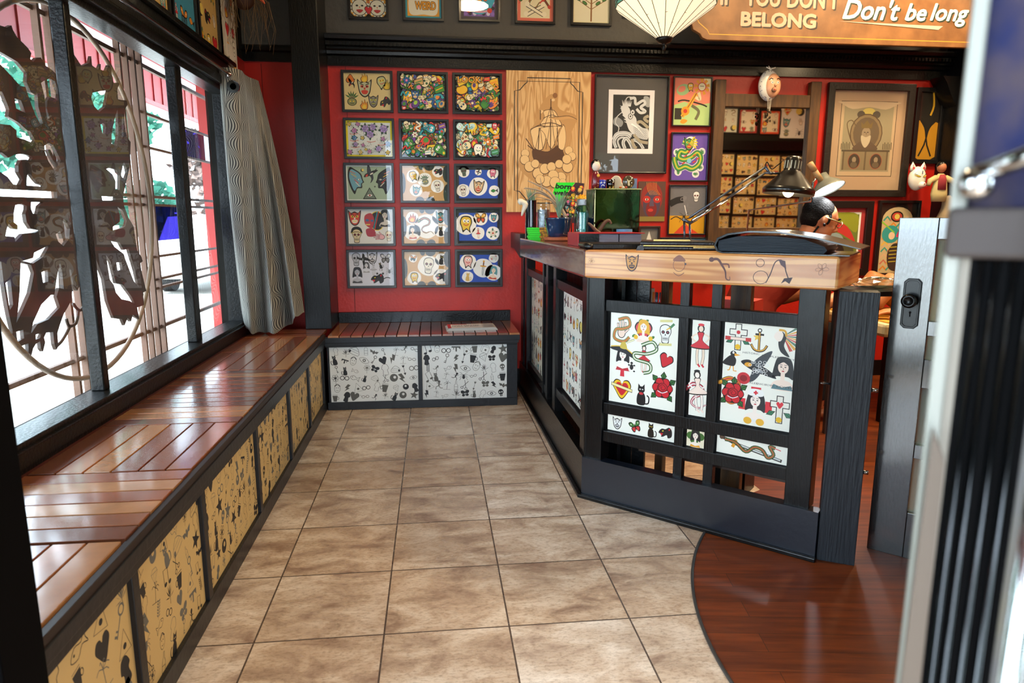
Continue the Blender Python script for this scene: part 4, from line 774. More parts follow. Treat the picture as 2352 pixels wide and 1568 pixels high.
def p_u1(A, W, H):
    bg('#16140f')(A, W, H)
    for i in range(4):
        for j in range(5): A.at((i+.5)*W/4, (j+.5)*H/5, .035, PI/4); A.rect(-.7, -.7, .7, .7, '#d99a1e')
    for x in (.25, .75):
        for y in (.18, .62): A.at(x*W, y*H, .055, 0, 1); [A.ell(.95*math.cos(t*.4), .95*math.sin(t*.4), .14, .14, '#dfe3d0') for t in range(16)]; A.ell(0, 0, .92, .92, K); A.ell(0, 0, .84, .84, '#dcdcc8'); A.ell(-.3, .2, .15, .1, K); A.ell(.3, .2, .15, .1, K); A.blob([(-.4, -.3), (0, -.2), (.4, -.3), (0, -.6)], '#b02a2a'); A.poly([(-.08, .1), (.08, .1), (0, -.12)], '#c86a3a')
    A.at(.5*W, .13*H, .03); m_heart1(A); A.at(.5*W, .45*H, .06, PI); m_dagger(A, '#5a9ac0', K, '#c86a3a')
def p_u2(A, W, H):
    bg('#2496a8', '#12100e', .002)(A, W, H); A.rect(.014, .014, W-.014, H-.014, '#e8a01e')
    A.blob([(.03, .03), (W/2, .024), (W-.03, .03), (W-.024, H/2), (W-.03, H-.03), (W/2, H-.024), (.03, H-.03), (.024, H/2)], '#e9e4cc', 6)
    A.at(W/2, .22, .075); m_blobman(A, '#e8c8b8', K, '#fff', '#c83a4a'); A.at(); text(A, 'WEIRD', .065, .055, .05, K, .13, bold=.004); text(A, 'WEIRD', .065, .055, .05, '#e8a01e', .13, bold=.0015)
def p_u3(A, W, H):
    bg('#7a5aa8', '#4a3c48', .018)(A, W, H)
    for i in range(7):
        for j in range(8): A.at(.03+i*(W-.06)/6, .035+j*(H-.07)/7, .012); A.ell(0, 0, 1, 1, ['#8f6cc0', '#2a2030', '#d8d0e8'][(i+j) % 3])
    A.at(W/2, H*.5, .085); A.ell(0, 0, 1.25, 1.5, '#3ab0cc'); 
    for i in range(16): a = i*2.4; r = .25*math.sqrt(i); A.ell(r*math.cos(a), 1.25*r*math.sin(a), .17, .17, '#c85a1e'); A.ell(r*math.cos(a), 1.25*r*math.sin(a), .1, .1, '#e8b83a'); A.ell(r*math.cos(a), 1.25*r*math.sin(a), .04, .04, '#c02a2a')
    A.at(); A.ln([(.05, .055), (W/2, .045), (W-.05, .055)], .012, '#e0a8c0', smooth=4); A.ell(.05, .055, .016, .016, '#d83a2a'); A.ell(W-.05, .055, .016, .016, '#d83a2a')
def p_u4(A, W, H):
    bg('#e6dcb4', '#e0705a', .022)(A, W, H); A.at(.5*W, .68*H, .08); A.ell(.8, .2, .6, .6, '#e8a83a'); m_skull(A, '#e9dfc0', K, K); A.at(.42*W, .42*H, .08, .6); m_snake(A, '#3f7a2e'); A.at(.7*W, .48*H, .09, -2.5); m_dagger(A, '#d8d0b8', K, '#c83a2a')
    for r in (.5, -.5): A.at(.5*W, .22*H, .08, r); A.ln([(-.8, 0), (.8, 0)], .3, K); A.ln([(-.8, 0), (.8, 0)], .2, '#efe6c8'); A.ell(-.8, .1, .2, .2, '#efe6c8'); A.ell(.8, .1, .2, .2, '#efe6c8')
def p_u5(A, W, H): bg('#e6e0c0', '#d8cfa0', .008)(A, W, H); A.at(.5*W, .5*H, .15); m_tree(A)
rows = [2.13, 1.833, 1.547, 1.26, .974]; cols = [-.048, .312, .672]
gp = 'grid of small framed prints on the red wall'
TI = {(2, 1): ((m_blobman, .24, .7, .16), (m_pot, .5, .6, .17), (m_panther, .8, .84, .14), (m_mask, .3, .3, .15), (m_skull, .78, .42, .16)),
      (3, 1): ((m_flame, .2, .75, .15), (m_snake, .52, .5, .3), (m_mask, .84, .78, .2), (m_lady, .2, .33, .2), (m_cat, .84, .36, .15)),
      (4, 1): ((m_skull, .55, .58, .26), (m_cat, .85, .76, .16), (m_blobman, .22, .22, .17), (m_panther, .84, .25, .2), (m_fly, .2, .8, .1))}
BI = {(2, 2): ((m_skull, .17, .84, .15, dict(c='#5a6a5a')), (m_bird, .5, .84, .09), (m_blobman, .83, .8, .15, dict(c='#e07a9a', e=K)), (m_mask, .5, .42, .24, dict(c='#d8b88a')), (m_skull, .15, .3, .17), (m_fish, .86, .3, .14, dict(c='#2f8a3a'))),
      (3, 2): ((m_blobman, .22, .56, .28, dict(c='#e6c33a')), (m_fly, .56, .74, .19, dict(c='#e8b03a', d='#d85a2a')), (m_mask, .86, .76, .13, dict(c='#2fa0b0')), (m_pinup, .5, .3, .17, dict(d='#d83a3a')), (m_flower, .84, .3, .18, dict(c='#efe6d0'))),
      (4, 2): ((m_blobman, .25, .68, .22, dict(c='#e8b8b0')), (m_dagger, .6, .5, .26), (m_panther, .85, .8, .13, dict(c='#d8d8d0')), (m_cat, .24, .24, .15, dict(c='#d8b060')), (m_lady, .84, .36, .22, dict(h='#5a9aa0')))}
paints = {(0, 0): p_a1, (0, 1): p_coll(11), (0, 2): p_coll(12, None, 'LOOK!'), (1, 0): p_roses, (1, 1): p_coll(13, ['#e6c21e', '#d9382a', '#2fa0b0', '#e8862a', '#3f8a2e', '#7a4aa0', '#efe9d8', '#8a2a1a']), (1, 2): p_coll(14, ['#8fd0d8', '#e8862a', '#c8303a', '#f2efe0', '#3f8a5a', '#e6c21e', '#bfe3e0']), (2, 0): p_c1, (3, 0): p_d1, (4, 0): p_e1}
for k, v in TI.items(): paints[k] = p_tan(k[0], v)
for k, v in BI.items(): paints[k] = p_blue(k[0], v)
labs = {(0, 0): 'cream print of crowned goblin and creature heads at the top left of the picture grid', (0, 1): 'crowded multicolour cartoon print with a yellow chick, top middle of the grid', (0, 2): 'crowded multicolour print headed with the word LOOK', (1, 0): 'print of purple, pink and yellow roses with a bright yellow border',
        (1, 1): 'crowded print with an orange sun face, second row middle of the grid', (1, 2): 'crowded print with pale blue clouds and a red figure, at the end of row two', (2, 0): 'sage green print with a triangle eye between two profile faces', (2, 1): 'tan and black print of cut out creatures, highest of the three tan ones', (2, 2): 'blue print with white edged frog, pig and fox cut outs in a black mount',
        (3, 0): 'white print of coloured skulls with a red face, black oval and green helmet', (3, 1): 'tan and black print with a flaming snake in the middle', (3, 2): 'blue print with a white edged clown and butterfly', (4, 0): 'pale print of black and white tattoo drawings with a leaping black cat', (4, 1): 'tan and black print with a panther head, lowest of the three tan ones', (4, 2): 'blue print with a white edged flower hatted lady, lowest right of the grid'}
for i in range(5):
    for j in range(3):
        x = cols[j]+random.uniform(-.003, .003)-(.012 if j == 0 and i > 1 else 0); z = rows[i]
        framed('framed_print', labs[i, j], x, z, x+.331, z-.262, paints[i, j], grp=gp)
def pr_(x0, y0, x1, y1, Y=2.93): a, b = onY(x0, y0, Y), onY(x1, y1, Y); return a.x, a.z, b.x, b.z
up = [((795, -92, 893, 46), p_u1, 'print of white moon faces on black and gold diamonds high on the grey wall'), ((922, -88, 1020, 49), p_u2, 'print lettered WEIRD with a blue and orange border high on the grey wall'), ((1052, -84, 1148, 51), p_u3, 'purple bordered dotted kaleidoscope print high on the grey wall'), ((1183, -80, 1276, 56), p_u4, 'coral bordered skull and knife print high on the grey wall'), ((1313, -76, 1405, 60), p_u5, 'cream print of a leafy plant with orange root high on the grey wall')]
for r_, p_, l_ in up: a = pr_(*r_); framed('framed_print', l_, a[0], a[1], a[2], a[3], p_, grp='prints in a row above the cornice')
a = pr_(1437, -70, 1500, 41); framed('framed_print', 'small dark edged print half hidden by the hanging stained glass lamp', a[0], a[1], a[2], a[3], bg('#b9a88a'), grp='prints in a row above the cornice')
# ship panel of pine
def p_ship(A, W, H):
    k = '#4a2f1c'; lb = '#17181c'; A.at(0, 0, 1)
    for i, (mx, my, q) in enumerate(((.125, .075, .035), (.095, .052, .0))):
        pass
    x0, x1, y0, y1 = .055*1, W-.055, .06, H-.045; c = .085; s = .022
    A.ln([(x0+s, y0+s), (x0+s, y1-s-.0), (x1-s, y1-s), (x1-s, y0+s)], .006, lb, True)
    A.ln([(x0, y0+c), (x0, y1-c), (x0+s*1.6, y1-c+.006), (x0+c-.02, y1-c+.04), (x0+c, y1-s*1.3), (x0+c, y1), (x1-c, y1), (x1-c, y1-s*1.3), (x1-c+.02, y1-c+.04), (x1-s*1.6, y1-c+.006), (x1, y1-c), (x1, y0+c), (x1-s*1.6, y0+c-.006), (x1-c+.02, y0+c-.04), (x1-c, y0+s), (x1-c, y0), (x0+c, y0), (x0+c, y0+s), (x0+c-.02, y0+c-.04), (x0+s*1.6, y0+c-.006)], .006, lb, True)
    f = lambda p: [((x-50)/870*W, H-(y-75)/1435*H) for x, y in p]
    B = A
    B.blob(f([(400, 420), (520, 300), (600, 450), (780, 520), (720, 700), (700, 860), (790, 950), (720, 1100), (560, 1260), (400, 1230), (200, 1080), (190, 940), (300, 850), (270, 700), (340, 600)]), '#bd9059', 5)
    for pts, w_ in ((f([(320, 860), (330, 960), (400, 1000), (520, 1010), (640, 970), (650, 900), (600, 800), (560, 830), (480, 880), (400, 870)]), .006),):
        B.blob(pts, '#543318', 3); 
        for d in range(5): B.ln(f([(325, 880+d*22), (420, 935+d*18), (540, 915+d*18), (630, 850+d*22)]), .0022, k, smooth=4)
    sails = ([(430, 470), (540, 460), (600, 560), (615, 620), (400, 620), (440, 540)], [(300, 660), (400, 620), (470, 660), (430, 860), (340, 850), (310, 740)], [(400, 640), (620, 620), (600, 650), (520, 860), (440, 700)], [(640, 600), (670, 740), (640, 870), (570, 800)], [(395, 465), (430, 465), (425, 490), (395, 500)])
    for q in sails: B.blob(f(q), k, 3); cxm = sum(p[0] for p in q)/len(q); cym = sum(p[1] for p in q)/len(q); B.blob(f([((x-cxm)*.93+cxm, (y-cym)*.94+cym) for x, y in q]), '#e3c08a', 3)
    for q in ([(508, 350), (508, 870)], [(390, 640), (380, 860)], [(575, 640), (590, 840)], [(400, 465), (400, 560)], [(250, 750), (330, 860)], [(270, 820), (340, 870)]): B.ln(f(q), .006, k)
    for q in ([(508, 420), (440, 640)], [(508, 420), (580, 640)], [(508, 560), (460, 860)], [(520, 560), (560, 860)], [(395, 660), (350, 860)], [(400, 660), (430, 860)]): B.ln(f(q), .0034, k)
    B.ln(f([(300, 660), (400, 610), (520, 590), (625, 625)]), .005, k, smooth=4); B.ln(f([(430, 545), (520, 510), (600, 545)]), .004, k, smooth=4); B.blob(f([(490, 540), (600, 530), (700, 520), (780, 550), (690, 545), (600, 560)]), '#c99a60', 3); B.ln(f([(490, 535), (600, 525), (700, 518), (780, 550)]), .0035, k, smooth=3)
    B.ell(*f([(550, 315)])[0], .016, .017, '#8a5c34'); B.ell(*f([(530, 360)])[0], .012, .009, '#e0c090')
    for x, y, r in ((245, 905, 45), (240, 970, 50), (290, 1040, 55), (350, 1010, 45), (380, 1110, 60), (450, 1060, 55), (520, 1040, 50), (600, 1010, 45), (690, 1040, 60), (700, 870, 45), (735, 930, 45), (680, 960, 50), (620, 1150, 60), (540, 1130, 60), (470, 1190, 60), (400, 1170, 50), (560, 1200, 60), (640, 1200, 40)):
        c_ = f([(x, y)])[0]; rr = r/870*W; B.ell(c_[0], c_[1], rr, rr, k); B.ell(c_[0], c_[1]+.0015, rr*.91, rr*.91, '#deb981')
a = pr_(1163, 156, 1361, 487); a = (a[0], 2.153, a[2]-.03, a[3])
ship = thing('pine_panel', 'tall pine panel with a burnt drawing of a sailing ship above clouds', 'wall panel', ((a[0]+a[2])/2, YF, a[3]))
pine = plankmat('knotty pine', '#b98a50', '#dcb57c', PI/2, .6, .5)
def pinemat():
    m = bpy.data.materials.new('burnt pine'); m.use_nodes = True; nt = m.node_tree; b = nt.nodes['Principled BSDF']; L = nt.links.new
    tc = nt.nodes.new('ShaderNodeTexCoord'); mp = nt.nodes.new('ShaderNodeMapping'); mp.inputs['Scale'].default_value = (3.2, 3.2, .38); L(tc.outputs['Object'], mp.inputs[0])
    n = nt.nodes.new('ShaderNodeTexNoise'); n.inputs['Scale'].default_value = 3; n.inputs['Detail'].default_value = 2; n.inputs['Distortion'].default_value = .6; L(mp.outputs[0], n.inputs[0])
    sn = nt.nodes.new('ShaderNodeMath'); sn.operation = 'MULTIPLY'; sn.inputs[1].default_value = 90; L(n.outputs[0], sn.inputs[0]); si = nt.nodes.new('ShaderNodeMath'); si.operation = 'SINE'; L(sn.outputs[0], si.inputs[0])
    r = nt.nodes.new('ShaderNodeMapRange'); r.inputs[1].default_value = -1; L(si.outputs[0], r.inputs[0]); c = nt.nodes.new('ShaderNodeValToRGB'); L(r.outputs[0], c.inputs[0])
    c.color_ramp.elements[0].color = hx('#d9b17a'); c.color_ramp.elements[0].position = .2; c.color_ramp.elements[1].color = hx('#b98a52'); L(c.outputs[0], b.inputs[0]); b.inputs['Roughness'].default_value = .5; return m
pinem = pinemat()
MB().box(a[0], YF-.014, a[3], a[2], YF, a[1]).build('board', pinem, ship)
A = Art((a[0], YF-.0143, a[3]), (1, 0, 0), (0, 0, 1), (0, -1, 0)); p_ship(A, a[2]-a[0], a[1]-a[3]); A.done('burnt_drawing', ink, ship)
# white dragon print
def p_dragon(A, W, H):
    A.rect(0, 0, W, H, '#4c4a4a'); ax, ay, bx_, by = .045*2.0, .125, W-.09, H-.085; A.rect(ax, ay, bx_, by, '#f0eef2'); e = .032; x0, y0, x1, y1 = ax+e, ay+e, bx_-e, by-e; A.rect(x0, y0, x1, y1, '#23262a'); w_, h_ = x1-x0, y1-y0
    f = lambda p: [(x0+(x-1040)/530*w_, y1-(y-268)/712*h_) for x, y in p]; wv = '#d9dde0'; g = '#9aa0a4'; t = '#a8a08c'
    A.blob(f([(1100, 560), (1190, 620), (1160, 690), (1060, 660), (1050, 600)]), '#8f9498', 4); A.blob(f([(1480, 290), (1560, 300), (1565, 420), (1500, 400)]), '#a8acae', 4)
    A.ln(f([(1280, 320), (1350, 310), (1370, 390), (1470, 340), (1500, 380), (1440, 430), (1510, 480), (1440, 500), (1380, 450)]), .018, wv, smooth=5)
    for p, w2 in (([(1050, 860), (1100, 780), (1220, 760), (1330, 790)], .014), ([(1100, 970), (1070, 880), (1130, 800), (1250, 790), (1310, 830)], .02), ([(1160, 980), (1120, 880), (1180, 830), (1280, 850)], .012), ([(1230, 980), (1200, 900), (1240, 840), (1300, 900), (1340, 980)], .022), ([(1380, 970), (1340, 900), (1360, 860), (1440, 900), (1500, 980)], .02)): A.ln(f(p), w2, wv, smooth=5); A.ln(f(p), w2*.3, g, smooth=5)
    A.blob(f([(1215, 530), (1290, 500), (1370, 560), (1400, 640), (1480, 700), (1560, 720), (1562, 840), (1480, 850), (1380, 810), (1290, 740), (1250, 660)]), wv, 4)
    A.blob(f([(1160, 420), (1230, 410), (1280, 450), (1290, 520), (1230, 560), (1170, 500)]), wv, 4); random.seed(9)
    for i in range(22): u = U(0, 1); c_ = (1215+70*u+U(-30, 20), 440+220*u); A.ln(f([c_, (c_[0]-U(30, 70), c_[1]-U(-10, 40))]), .008, wv, taper=True)
    for i in range(9): c_ = (1190+i*12, 420); A.ln(f([c_, (c_[0]-20+i*5, 350-U(0, 20))]), .009, wv, taper=True)
    for r_ in range(5):
        for c in range(8): A.oell(*f([(1360+c*24+r_*3, 690+r_*26+c*7)])[0], .007, .007, .0016, g)
    for x, y in ((1295, 550), (1325, 497)): c_ = f([(x, y)])[0]; A.ell(*c_, .017, .02, '#3a3d40'); A.ell(*c_, .013, .016, wv); A.ell(*c_, .005, .006, K)
    A.ln(f([(1260, 440), (1220, 350), (1250, 300), (1330, 300)]), .005, wv, smooth=5); A.ln(f([(1180, 490), (1100, 560), (1080, 640), (1130, 700), (1120, 760)]), .005, wv, smooth=5)
    for p in ([(1560, 540), (1500, 570), (1520, 600), (1560, 620)], [(1350, 790), (1400, 840), (1450, 880), (1560, 900)], [(1330, 850), (1350, 940), (1400, 970)], [(1390, 640), (1450, 620), (1560, 700)]): A.ln(f(p), .02, t, smooth=5)
    A.ln(f([(1310, 650), (1400, 700), (1500, 800)]), .012, '#ffffff', smooth=4, taper=True)
a = pr_(1367, 170, 1534, 399); a = (a[0], a[1], pr_(1539, 172, 1540, 180)[0], a[3])
framed('framed_print', 'large black framed print of a white dragon over waves with grey mount', *a, p_dragon, .010, .022)
def p_music(A, W, H):
    bg('#ee8a72')(A, W, H); A.poly([(0, 0), (W, 0), (W, H*.48), (W*.6, H*.42), (W*.3, H*.5), (0, H*.42)], '#b4d48c'); A.poly([(W*.8, H), (W, H), (W, H*.7)], '#efe3b4'); A.at(.76*W, .82*H, .035); [A.poly([(0, 0), (1.6*math.cos(i*.7), 1.6*math.sin(i*.7)), (1.6*math.cos(i*.7+.4), 1.6*math.sin(i*.7+.4))], '#e8a02a') for i in range(9)]; A.ell(0, 0, .85, .85, '#c83a2a'); A.ell(0, 0, .7, .7, '#e8e0c0'); A.ln([(-.4, .1), (.4, .1)], .1, K)
    A.at(); A.ln([(.03, .5*H), (.08, .53*H), (.2*1, .45*H), (W-.02, .4*H)], .01, K, smooth=4); A.rect(.01, .12*H, .06, .36*H, '#26241c'); A.at(.25*W, .75*H, .04, .4); A.ell(0, 0, 1.2, .9, '#9fc98c'); A.ell(-.2, .2, .7, .5, '#ee8a72'); A.at(.45*W, .8*H, .03); m_blobman(A, '#e8b83a')
    A.at(); A.ln([(.25*W, .18*H), (.45*W, .45*H), (.62*W, .68*H)], .026, '#e8b02a', smooth=4); A.ln([(.25*W, .18*H), (.45*W, .45*H), (.62*W, .68*H)], .005, '#8a2a1a', smooth=4); A.ell(.33*W, .3*H, .03, .03, '#e89a1e'); A.ell(.33*W, .3*H, .014, .014, '#c8301e'); A.ln([(.6*W, .6*H), (.72*W, .55*H), (.68*W, .7*H)], .02, '#efe0b4', smooth=4); A.blob([(.2*W, .06*H), (.3*W, .03*H), (.4*W, .1*H), (.26*W, .13*H)], '#e89a1e'); A.ln([(.5*W, .42*H), (.7*W, .3*H), (.62*W, .12*H)], .02, '#6a6a4a', smooth=4)
def p_green(A, W, H):
    bg('#6a50b4', '#5a44a0', .004)(A, W, H)
    pth = [(.3, .84), (.42, .8), (.5, .72), (.4, .6), (.25, .62), (.2, .5), (.35, .45), (.55, .5), (.72, .6), (.82, .5), (.78, .35), (.6, .25), (.4, .3), (.2, .25), (.1, .4), (.08, .5)]; q = [(x*W, y*H) for x, y in pth]
    A.ln(q, .046, '#e6e8ea', smooth=5); A.ell(.52*W, .8*H, .045, .045, '#e6e8ea')
    for x, y in ((.15, .6), (.85, .62), (.82, .28), (.2, .18), (.7, .14)): A.at(x*W, y*H, .024, U(0, 6)); A.ell(0, 0, 1.1, 1.1, '#e6e8ea'); m_hand(A, '#4a9a5a')
    A.at(); A.ln(q, .036, '#1a3a24', smooth=5); A.ln(q, .03, '#3f9450', smooth=5); A.ln(q, .010, '#c8c83a', smooth=5); A.at(.48*W, .79*H, .05); m_mask(A, '#4a9a5a', K, '#c8302a', '#e8d83a'); [A.poly([(0, 0), (1.3*math.cos(i*.35-.6), 1.3*math.sin(i*.35-.6)), (1.1*math.cos(i*.35-.4), 1.1*math.sin(i*.35-.4))], '#e0cc2a') for i in range(5)]
    A.at(); A.ell(.5*W, .42*H, .017, .017, '#7ac8e0'); [A.ln([(x*W, y*H), ((x+.08)*W, (y+.04)*H)], .009, '#c83a2a') for x, y in ((.35, .5), (.6, .52), (.3, .35), (.6, .38), (.45, .6), (.7, .45))]
def p_skullhand(A, W, H):
    bg('#77777c')(A, W, H); [A.rect(.0, H*(.45+.018*i), W, H*(.452+.018*i), '#5c5c62') for i in range(30)]; A.rect(0, 0, W, .38*H, '#d8a018'); A.poly([(.15*W, 0), (.3*W, .12*H), (.45*W, .22*H), (.6*W, .12*H), (.85*W, 0)], '#d8452a')
    A.at(.74*W, .78*H, .038); m_skull(A, '#f0f0f2', K, '#8a2a2a'); A.at(); A.ln([(0, .62*H), (.2*W, .7*H), (.38*W, .72*H)], .045, '#202024', smooth=3); A.at(.38*W, .74*H, .03, -1.2); m_hand(A, '#3a3a40', '#c8c8cc'); A.at(); A.ln([(.42*W, .6*H), (.5*W, .38*H)], .006, '#e8e8e8'); A.at(.42*W, .33*H, .04); m_spider(A, '#2c2a26'); A.at(); A.ln([(.05*W, .3*H), (.2*W, .36*H), (.4*W, .3*H), (.7*W, .36*H)], .006, '#2c2a26', smooth=4)
for r_, p_, l_ in (((1548, 174, 1632, 291), p_music, 'salmon and green print of a musician below a sun'), ((1543, 303, 1625, 417), p_green, 'violet print of a coiled green dragon'), ((1538, 424, 1620, 539), p_skullhand, 'grey and yellow print of a hand and a white skull')):
    a = pr_(*r_); framed('framed_print', l_, *a, p_, .009, .018, grp='column of prints beside the tall mirror')
def p_redface(A, W, H):
    bg('#5a3a30')(A, W, H); A.ell(.5*W, .58*H, .4*W, .4*H, '#8c2620'); A.ell(.5*W, .42*H, .32*W, .36*H, '#4c3c50'); A.ell(.5*W, .3*H, .2*W, .2*H, '#7a1e20')
    for q in (.32, .7): A.ell(q*W, .55*H, .14*W, .09*H, '#b8261c'); A.ell(q*W, .55*H, .06*W, .03*H, '#e8d8c8'); A.ell(q*W, .55*H, .025*W, .03*H, K)
    A.poly([(.45*W, .56*H), (.55*W, .56*H), (.6*W, .38*H), (.42*W, .38*H)], '#5a4a60'); A.ell(.47*W, .28*H, .1*W, .04*H, '#c83a30'); [A.ln([((.3+.06*i)*W, H*.98), ((.34+.055*i)*W, .8*H), ((.45+.06*i)*W, .66*H)], .002, '#e8a04a', smooth=3) for i in range(7)]; A.rect(0, 0, W, .12*H, '#8a7a3a')
a = pr_(1468, 416, 1527, 508); framed('painted_canvas', 'unframed painting of a red and violet face beside the metal box', *a, p_redface, 0, .02, glz=False, cat='painting')
def p_tri(A, W, H): bg('#7a7876')(A, W, H); A.poly([(.2*W, .0), (.8*W, .0), (.5*W, .85*H)], '#e6e6e2')
a = pr_(1468, 519, 1515, 575); framed('framed_print', 'small brown framed picture of a white triangle above the black binders', *a, p_tri, .014, .02, mt=darkw)
a = pr_(1517, 545, 1624, 600); framed('framed_print', 'pale blue print half hidden behind the countertop lamp', *a, bg('#6aa8c0'), .009, .018)
def p_king(A, W, H):
    A.rect(0, 0, W, H, '#a98f74'); e = .07; x0, y0, x1, y1 = e*1.0, .10, W-e, H-.075; A.rect(x0-.004, y0-.004, x1+.004, y1+.004, '#2a2018'); A.rect(x0, y0, x1, y1, '#b09a7c'); A.rect(x0+.022, y0+.03, x1-.022, y1-.03, '#8e866c'); w_, h_ = x1-x0, y1-y0; f = lambda x, y: (x0+x*w_, y0+y*h_)
    A.blob([f(0, .97), f(.2, .9), f(.5, .93), f(.8, .9), f(1, .97), f(1, 1), f(0, 1)], '#b8a488', 3); c = f(.5, .86); A.ell(*c, .05, .03, '#b8a85c'); A.ell(*f(.36, .83), .03, .025, '#4a463c'); A.ell(*f(.64, .83), .03, .025, '#4a463c')
    c = f(.48, .58); A.ell(*c, .125, .135, '#4a3c2a'); A.ell(*c, .118, .128, '#7c6c50'); A.ell(*c, .1, .11, '#5e5240')
    A.at(*f(.48, .55), .1); A.blob([(-.9, -1), (-.6, -.55), (0, -.3), (.6, -.55), (.9, -1)], '#55483a'); A.ell(0, .15, .34, .42, '#8a7c66'); A.blob([(-.36, .0), (-.3, -.5), (0, -.85), (.3, -.5), (.36, .0), (0, -.12)], '#b0a48c'); A.ell(-.12, .22, .06, .03, K); A.ell(.12, .22, .06, .03, K); A.poly([(-.05, .2), (.05, .2), (.03, -.02)], '#6c5e4a')
    A.poly([(-.38, .5), (.38, .5), (.46, .95), (.25, .75), (.0, 1.05), (-.25, .75), (-.46, .95)], '#6a5a34'); A.at()
    A.rect(*f(.08, .08), *f(.92, .34), '#7a6e54'); A.rect(*f(.06, .33), *f(.94, .355), '#4c4434'); [A.rect(*f(x-.015, .08), *f(x+.015, .33), '#5c523e') for x in (.1, .5, .9)]
    for x in (.3, .7): A.ell(*f(x, .2), .047, .055, '#8c4a34'); A.ell(*f(x, .2), .043, .051, '#3c362c'); A.ell(*f(x, .22), .016, .02, '#8a7c66'); A.ell(*f(x, .15), .026, .022, '#5c5240')
    for x in (.12, .88): [A.rect(*f(x-.08+.03*i, .36), *f(x-.065+.03*i, .44+.02*(i % 2)), '#5a5442') for i in range(6)]
    A.ln([f(.2, .5), f(.12, .7), f(.2, .75), f(.28, .68)], .006, '#5a4c34', smooth=4)
a = pr_(1904, 189, 2070, 452); b = pr_(2103, 196, 2104, 200); framed('framed_engraving', 'large dark framed engraving of a crowned bearded king in an oval', a[0], a[1], b[0], a[3], p_king, .048, .03, mt=pbr('worn black frame', '#191613', .4, bump=.2, bscale=60))
def p_yellow(A, W, H): bg('#1c1710')(A, W, H); A.blob([(0, .02), (W, .02), (W, .55*H), (.6*W, .45*H), (.5*W, .3*H), (.4*W, .45*H), (0, .58*H)], '#b4801a', 3); A.ln([(.65*W, H), (.72*W, .8*H), (.6*W, .66*H)], .014, '#c89a1e', smooth=3); A.ln([(.2*W, .05*H), (.5*W, .32*H), (.25*W, .6*H)], .012, K, smooth=3); A.ln([(.8*W, .05*H), (.5*W, .32*H), (.75*W, .6*H)], .012, K, smooth=3)
a = pr_(2105, 197, 2130, 376); framed('framed_print', 'narrow dark picture with yellow foot-like shapes next to the black post', a[0]+.012, a[1]-.01, a[0]+.235, a[3], p_yellow, .03, .025)
def p_olive(A, W, H):
    A.rect(0, 0, W, H, '#b03a3c'); e = .03; A.rect(e, e, W-e, H-e, '#e8ece8'); A.rect(e+.015, e+.015, W-e-.015, H-e-.015, '#6a7a34'); A.blob([(.1*W, .95*H), (.5*W, .93*H), (.93*W-.03, .9*H), (.93*W-.03, .6*H), (.6*W, .75*H), (.3*W, .7*H)], '#8c962a', 4); A.blob([(.06, .5*H), (.15*W, .68*H), (.45*W, .78*H), (.7*W, .7*H), (.93*W-.03, .45*H), (.75*W, .5*H), (.5*W, .62*H), (.3*W, .58*H)], '#c03430', 4)
    A.blob([(.1, .4*H), (.4*W, .55*H), (.7*W, .5*H), (.85*W, .3*H), (.7*W, .2*H), (.3*W, .2*H)], '#4a4c34', 4); A.ell(.5*W, .46*H, .07, .06, '#8ea0a4'); A.blob([(.45*W, .2*H), (.5*W, .36*H), (.62*W, .4*H), (.68*W, .28*H), (.6*W, .18*H)], K, 4); A.blob([(.35*W, .3*H), (.48*W, .33*H), (.5*W, .27*H)], '#e0a01e', 3)
a = pr_(1845, 461, 1990, 632); b = pr_(2007, 462, 2008, 470); framed('framed_print', 'dark framed olive and red abstract print behind the tattooist', a[0], a[1], b[0], a[3], p_olive, .05, .028)
def p_arch(A, W, H):
    A.rect(0, 0, W, H, '#15120e'); e = .025; pts = [(e, e), (W-e, e), (W-e, H*.78)]+[(W/2+(W/2-e)*math.cos(t), H*.78+(H*.17)*math.sin(t)) for t in [i*PI/10 for i in range(1, 10)]]+[(e, H*.78)]; A.poly(pts, '#c9b58a'); random.seed(4); cs = ['#d8862a', '#2f9a8c', '#c8705a', '#e0b848', '#d8b08a']
    for i in range(9):
        for j in range(4):
            x, y = e+.01+(W-2*e-.07)*j/3.2, e+.02+i*H*.085; c = cs[(i*2+j) % 5]; A.ln([(x, y), (x+.028, y+.03), (x+.056, y)], .013, c)
    A.ell(.48*W, .82*H, .05, .04, '#1a1410'); A.ell(.48*W, .82*H, .04, .03, '#c84a3a'); A.ell(.48*W, .82*H, .02, .02, '#e8d060'); A.ell(.35*W, .58*H, .07, .065, '#2f9a9a'); A.ell(.38*W, .56*H, .025, .028, '#e8c8a8'); A.blob([(.5*W, .55*H), (.6*W, .65*H), (.78*W, .62*H), (.62*W, .55*H)], '#d83a6a'); A.blob([(.4*W, .1*H), (.3*W, .3*H), (.45*W, .45*H), (.7*W, .4*H), (.7*W, .1*H)], '#3a3028', 4); [A.ln([(.35*W, (.2+.05*i)*H), (.6*W, (.21+.05*i)*H)], .006, '#c8b83a') for i in range(5)]; A.ln([(.08*W, .75*H), (.45*W, .6*H)], .01, '#8ac83a')
a = pr_(2020, 460, 2098, 640); b = pr_(2116, 460, 2117, 461); framed('framed_print', 'black framed arched collage of orange and teal chevrons behind the half door', a[0], a[1], b[0], a[3], p_arch, .02, .025)
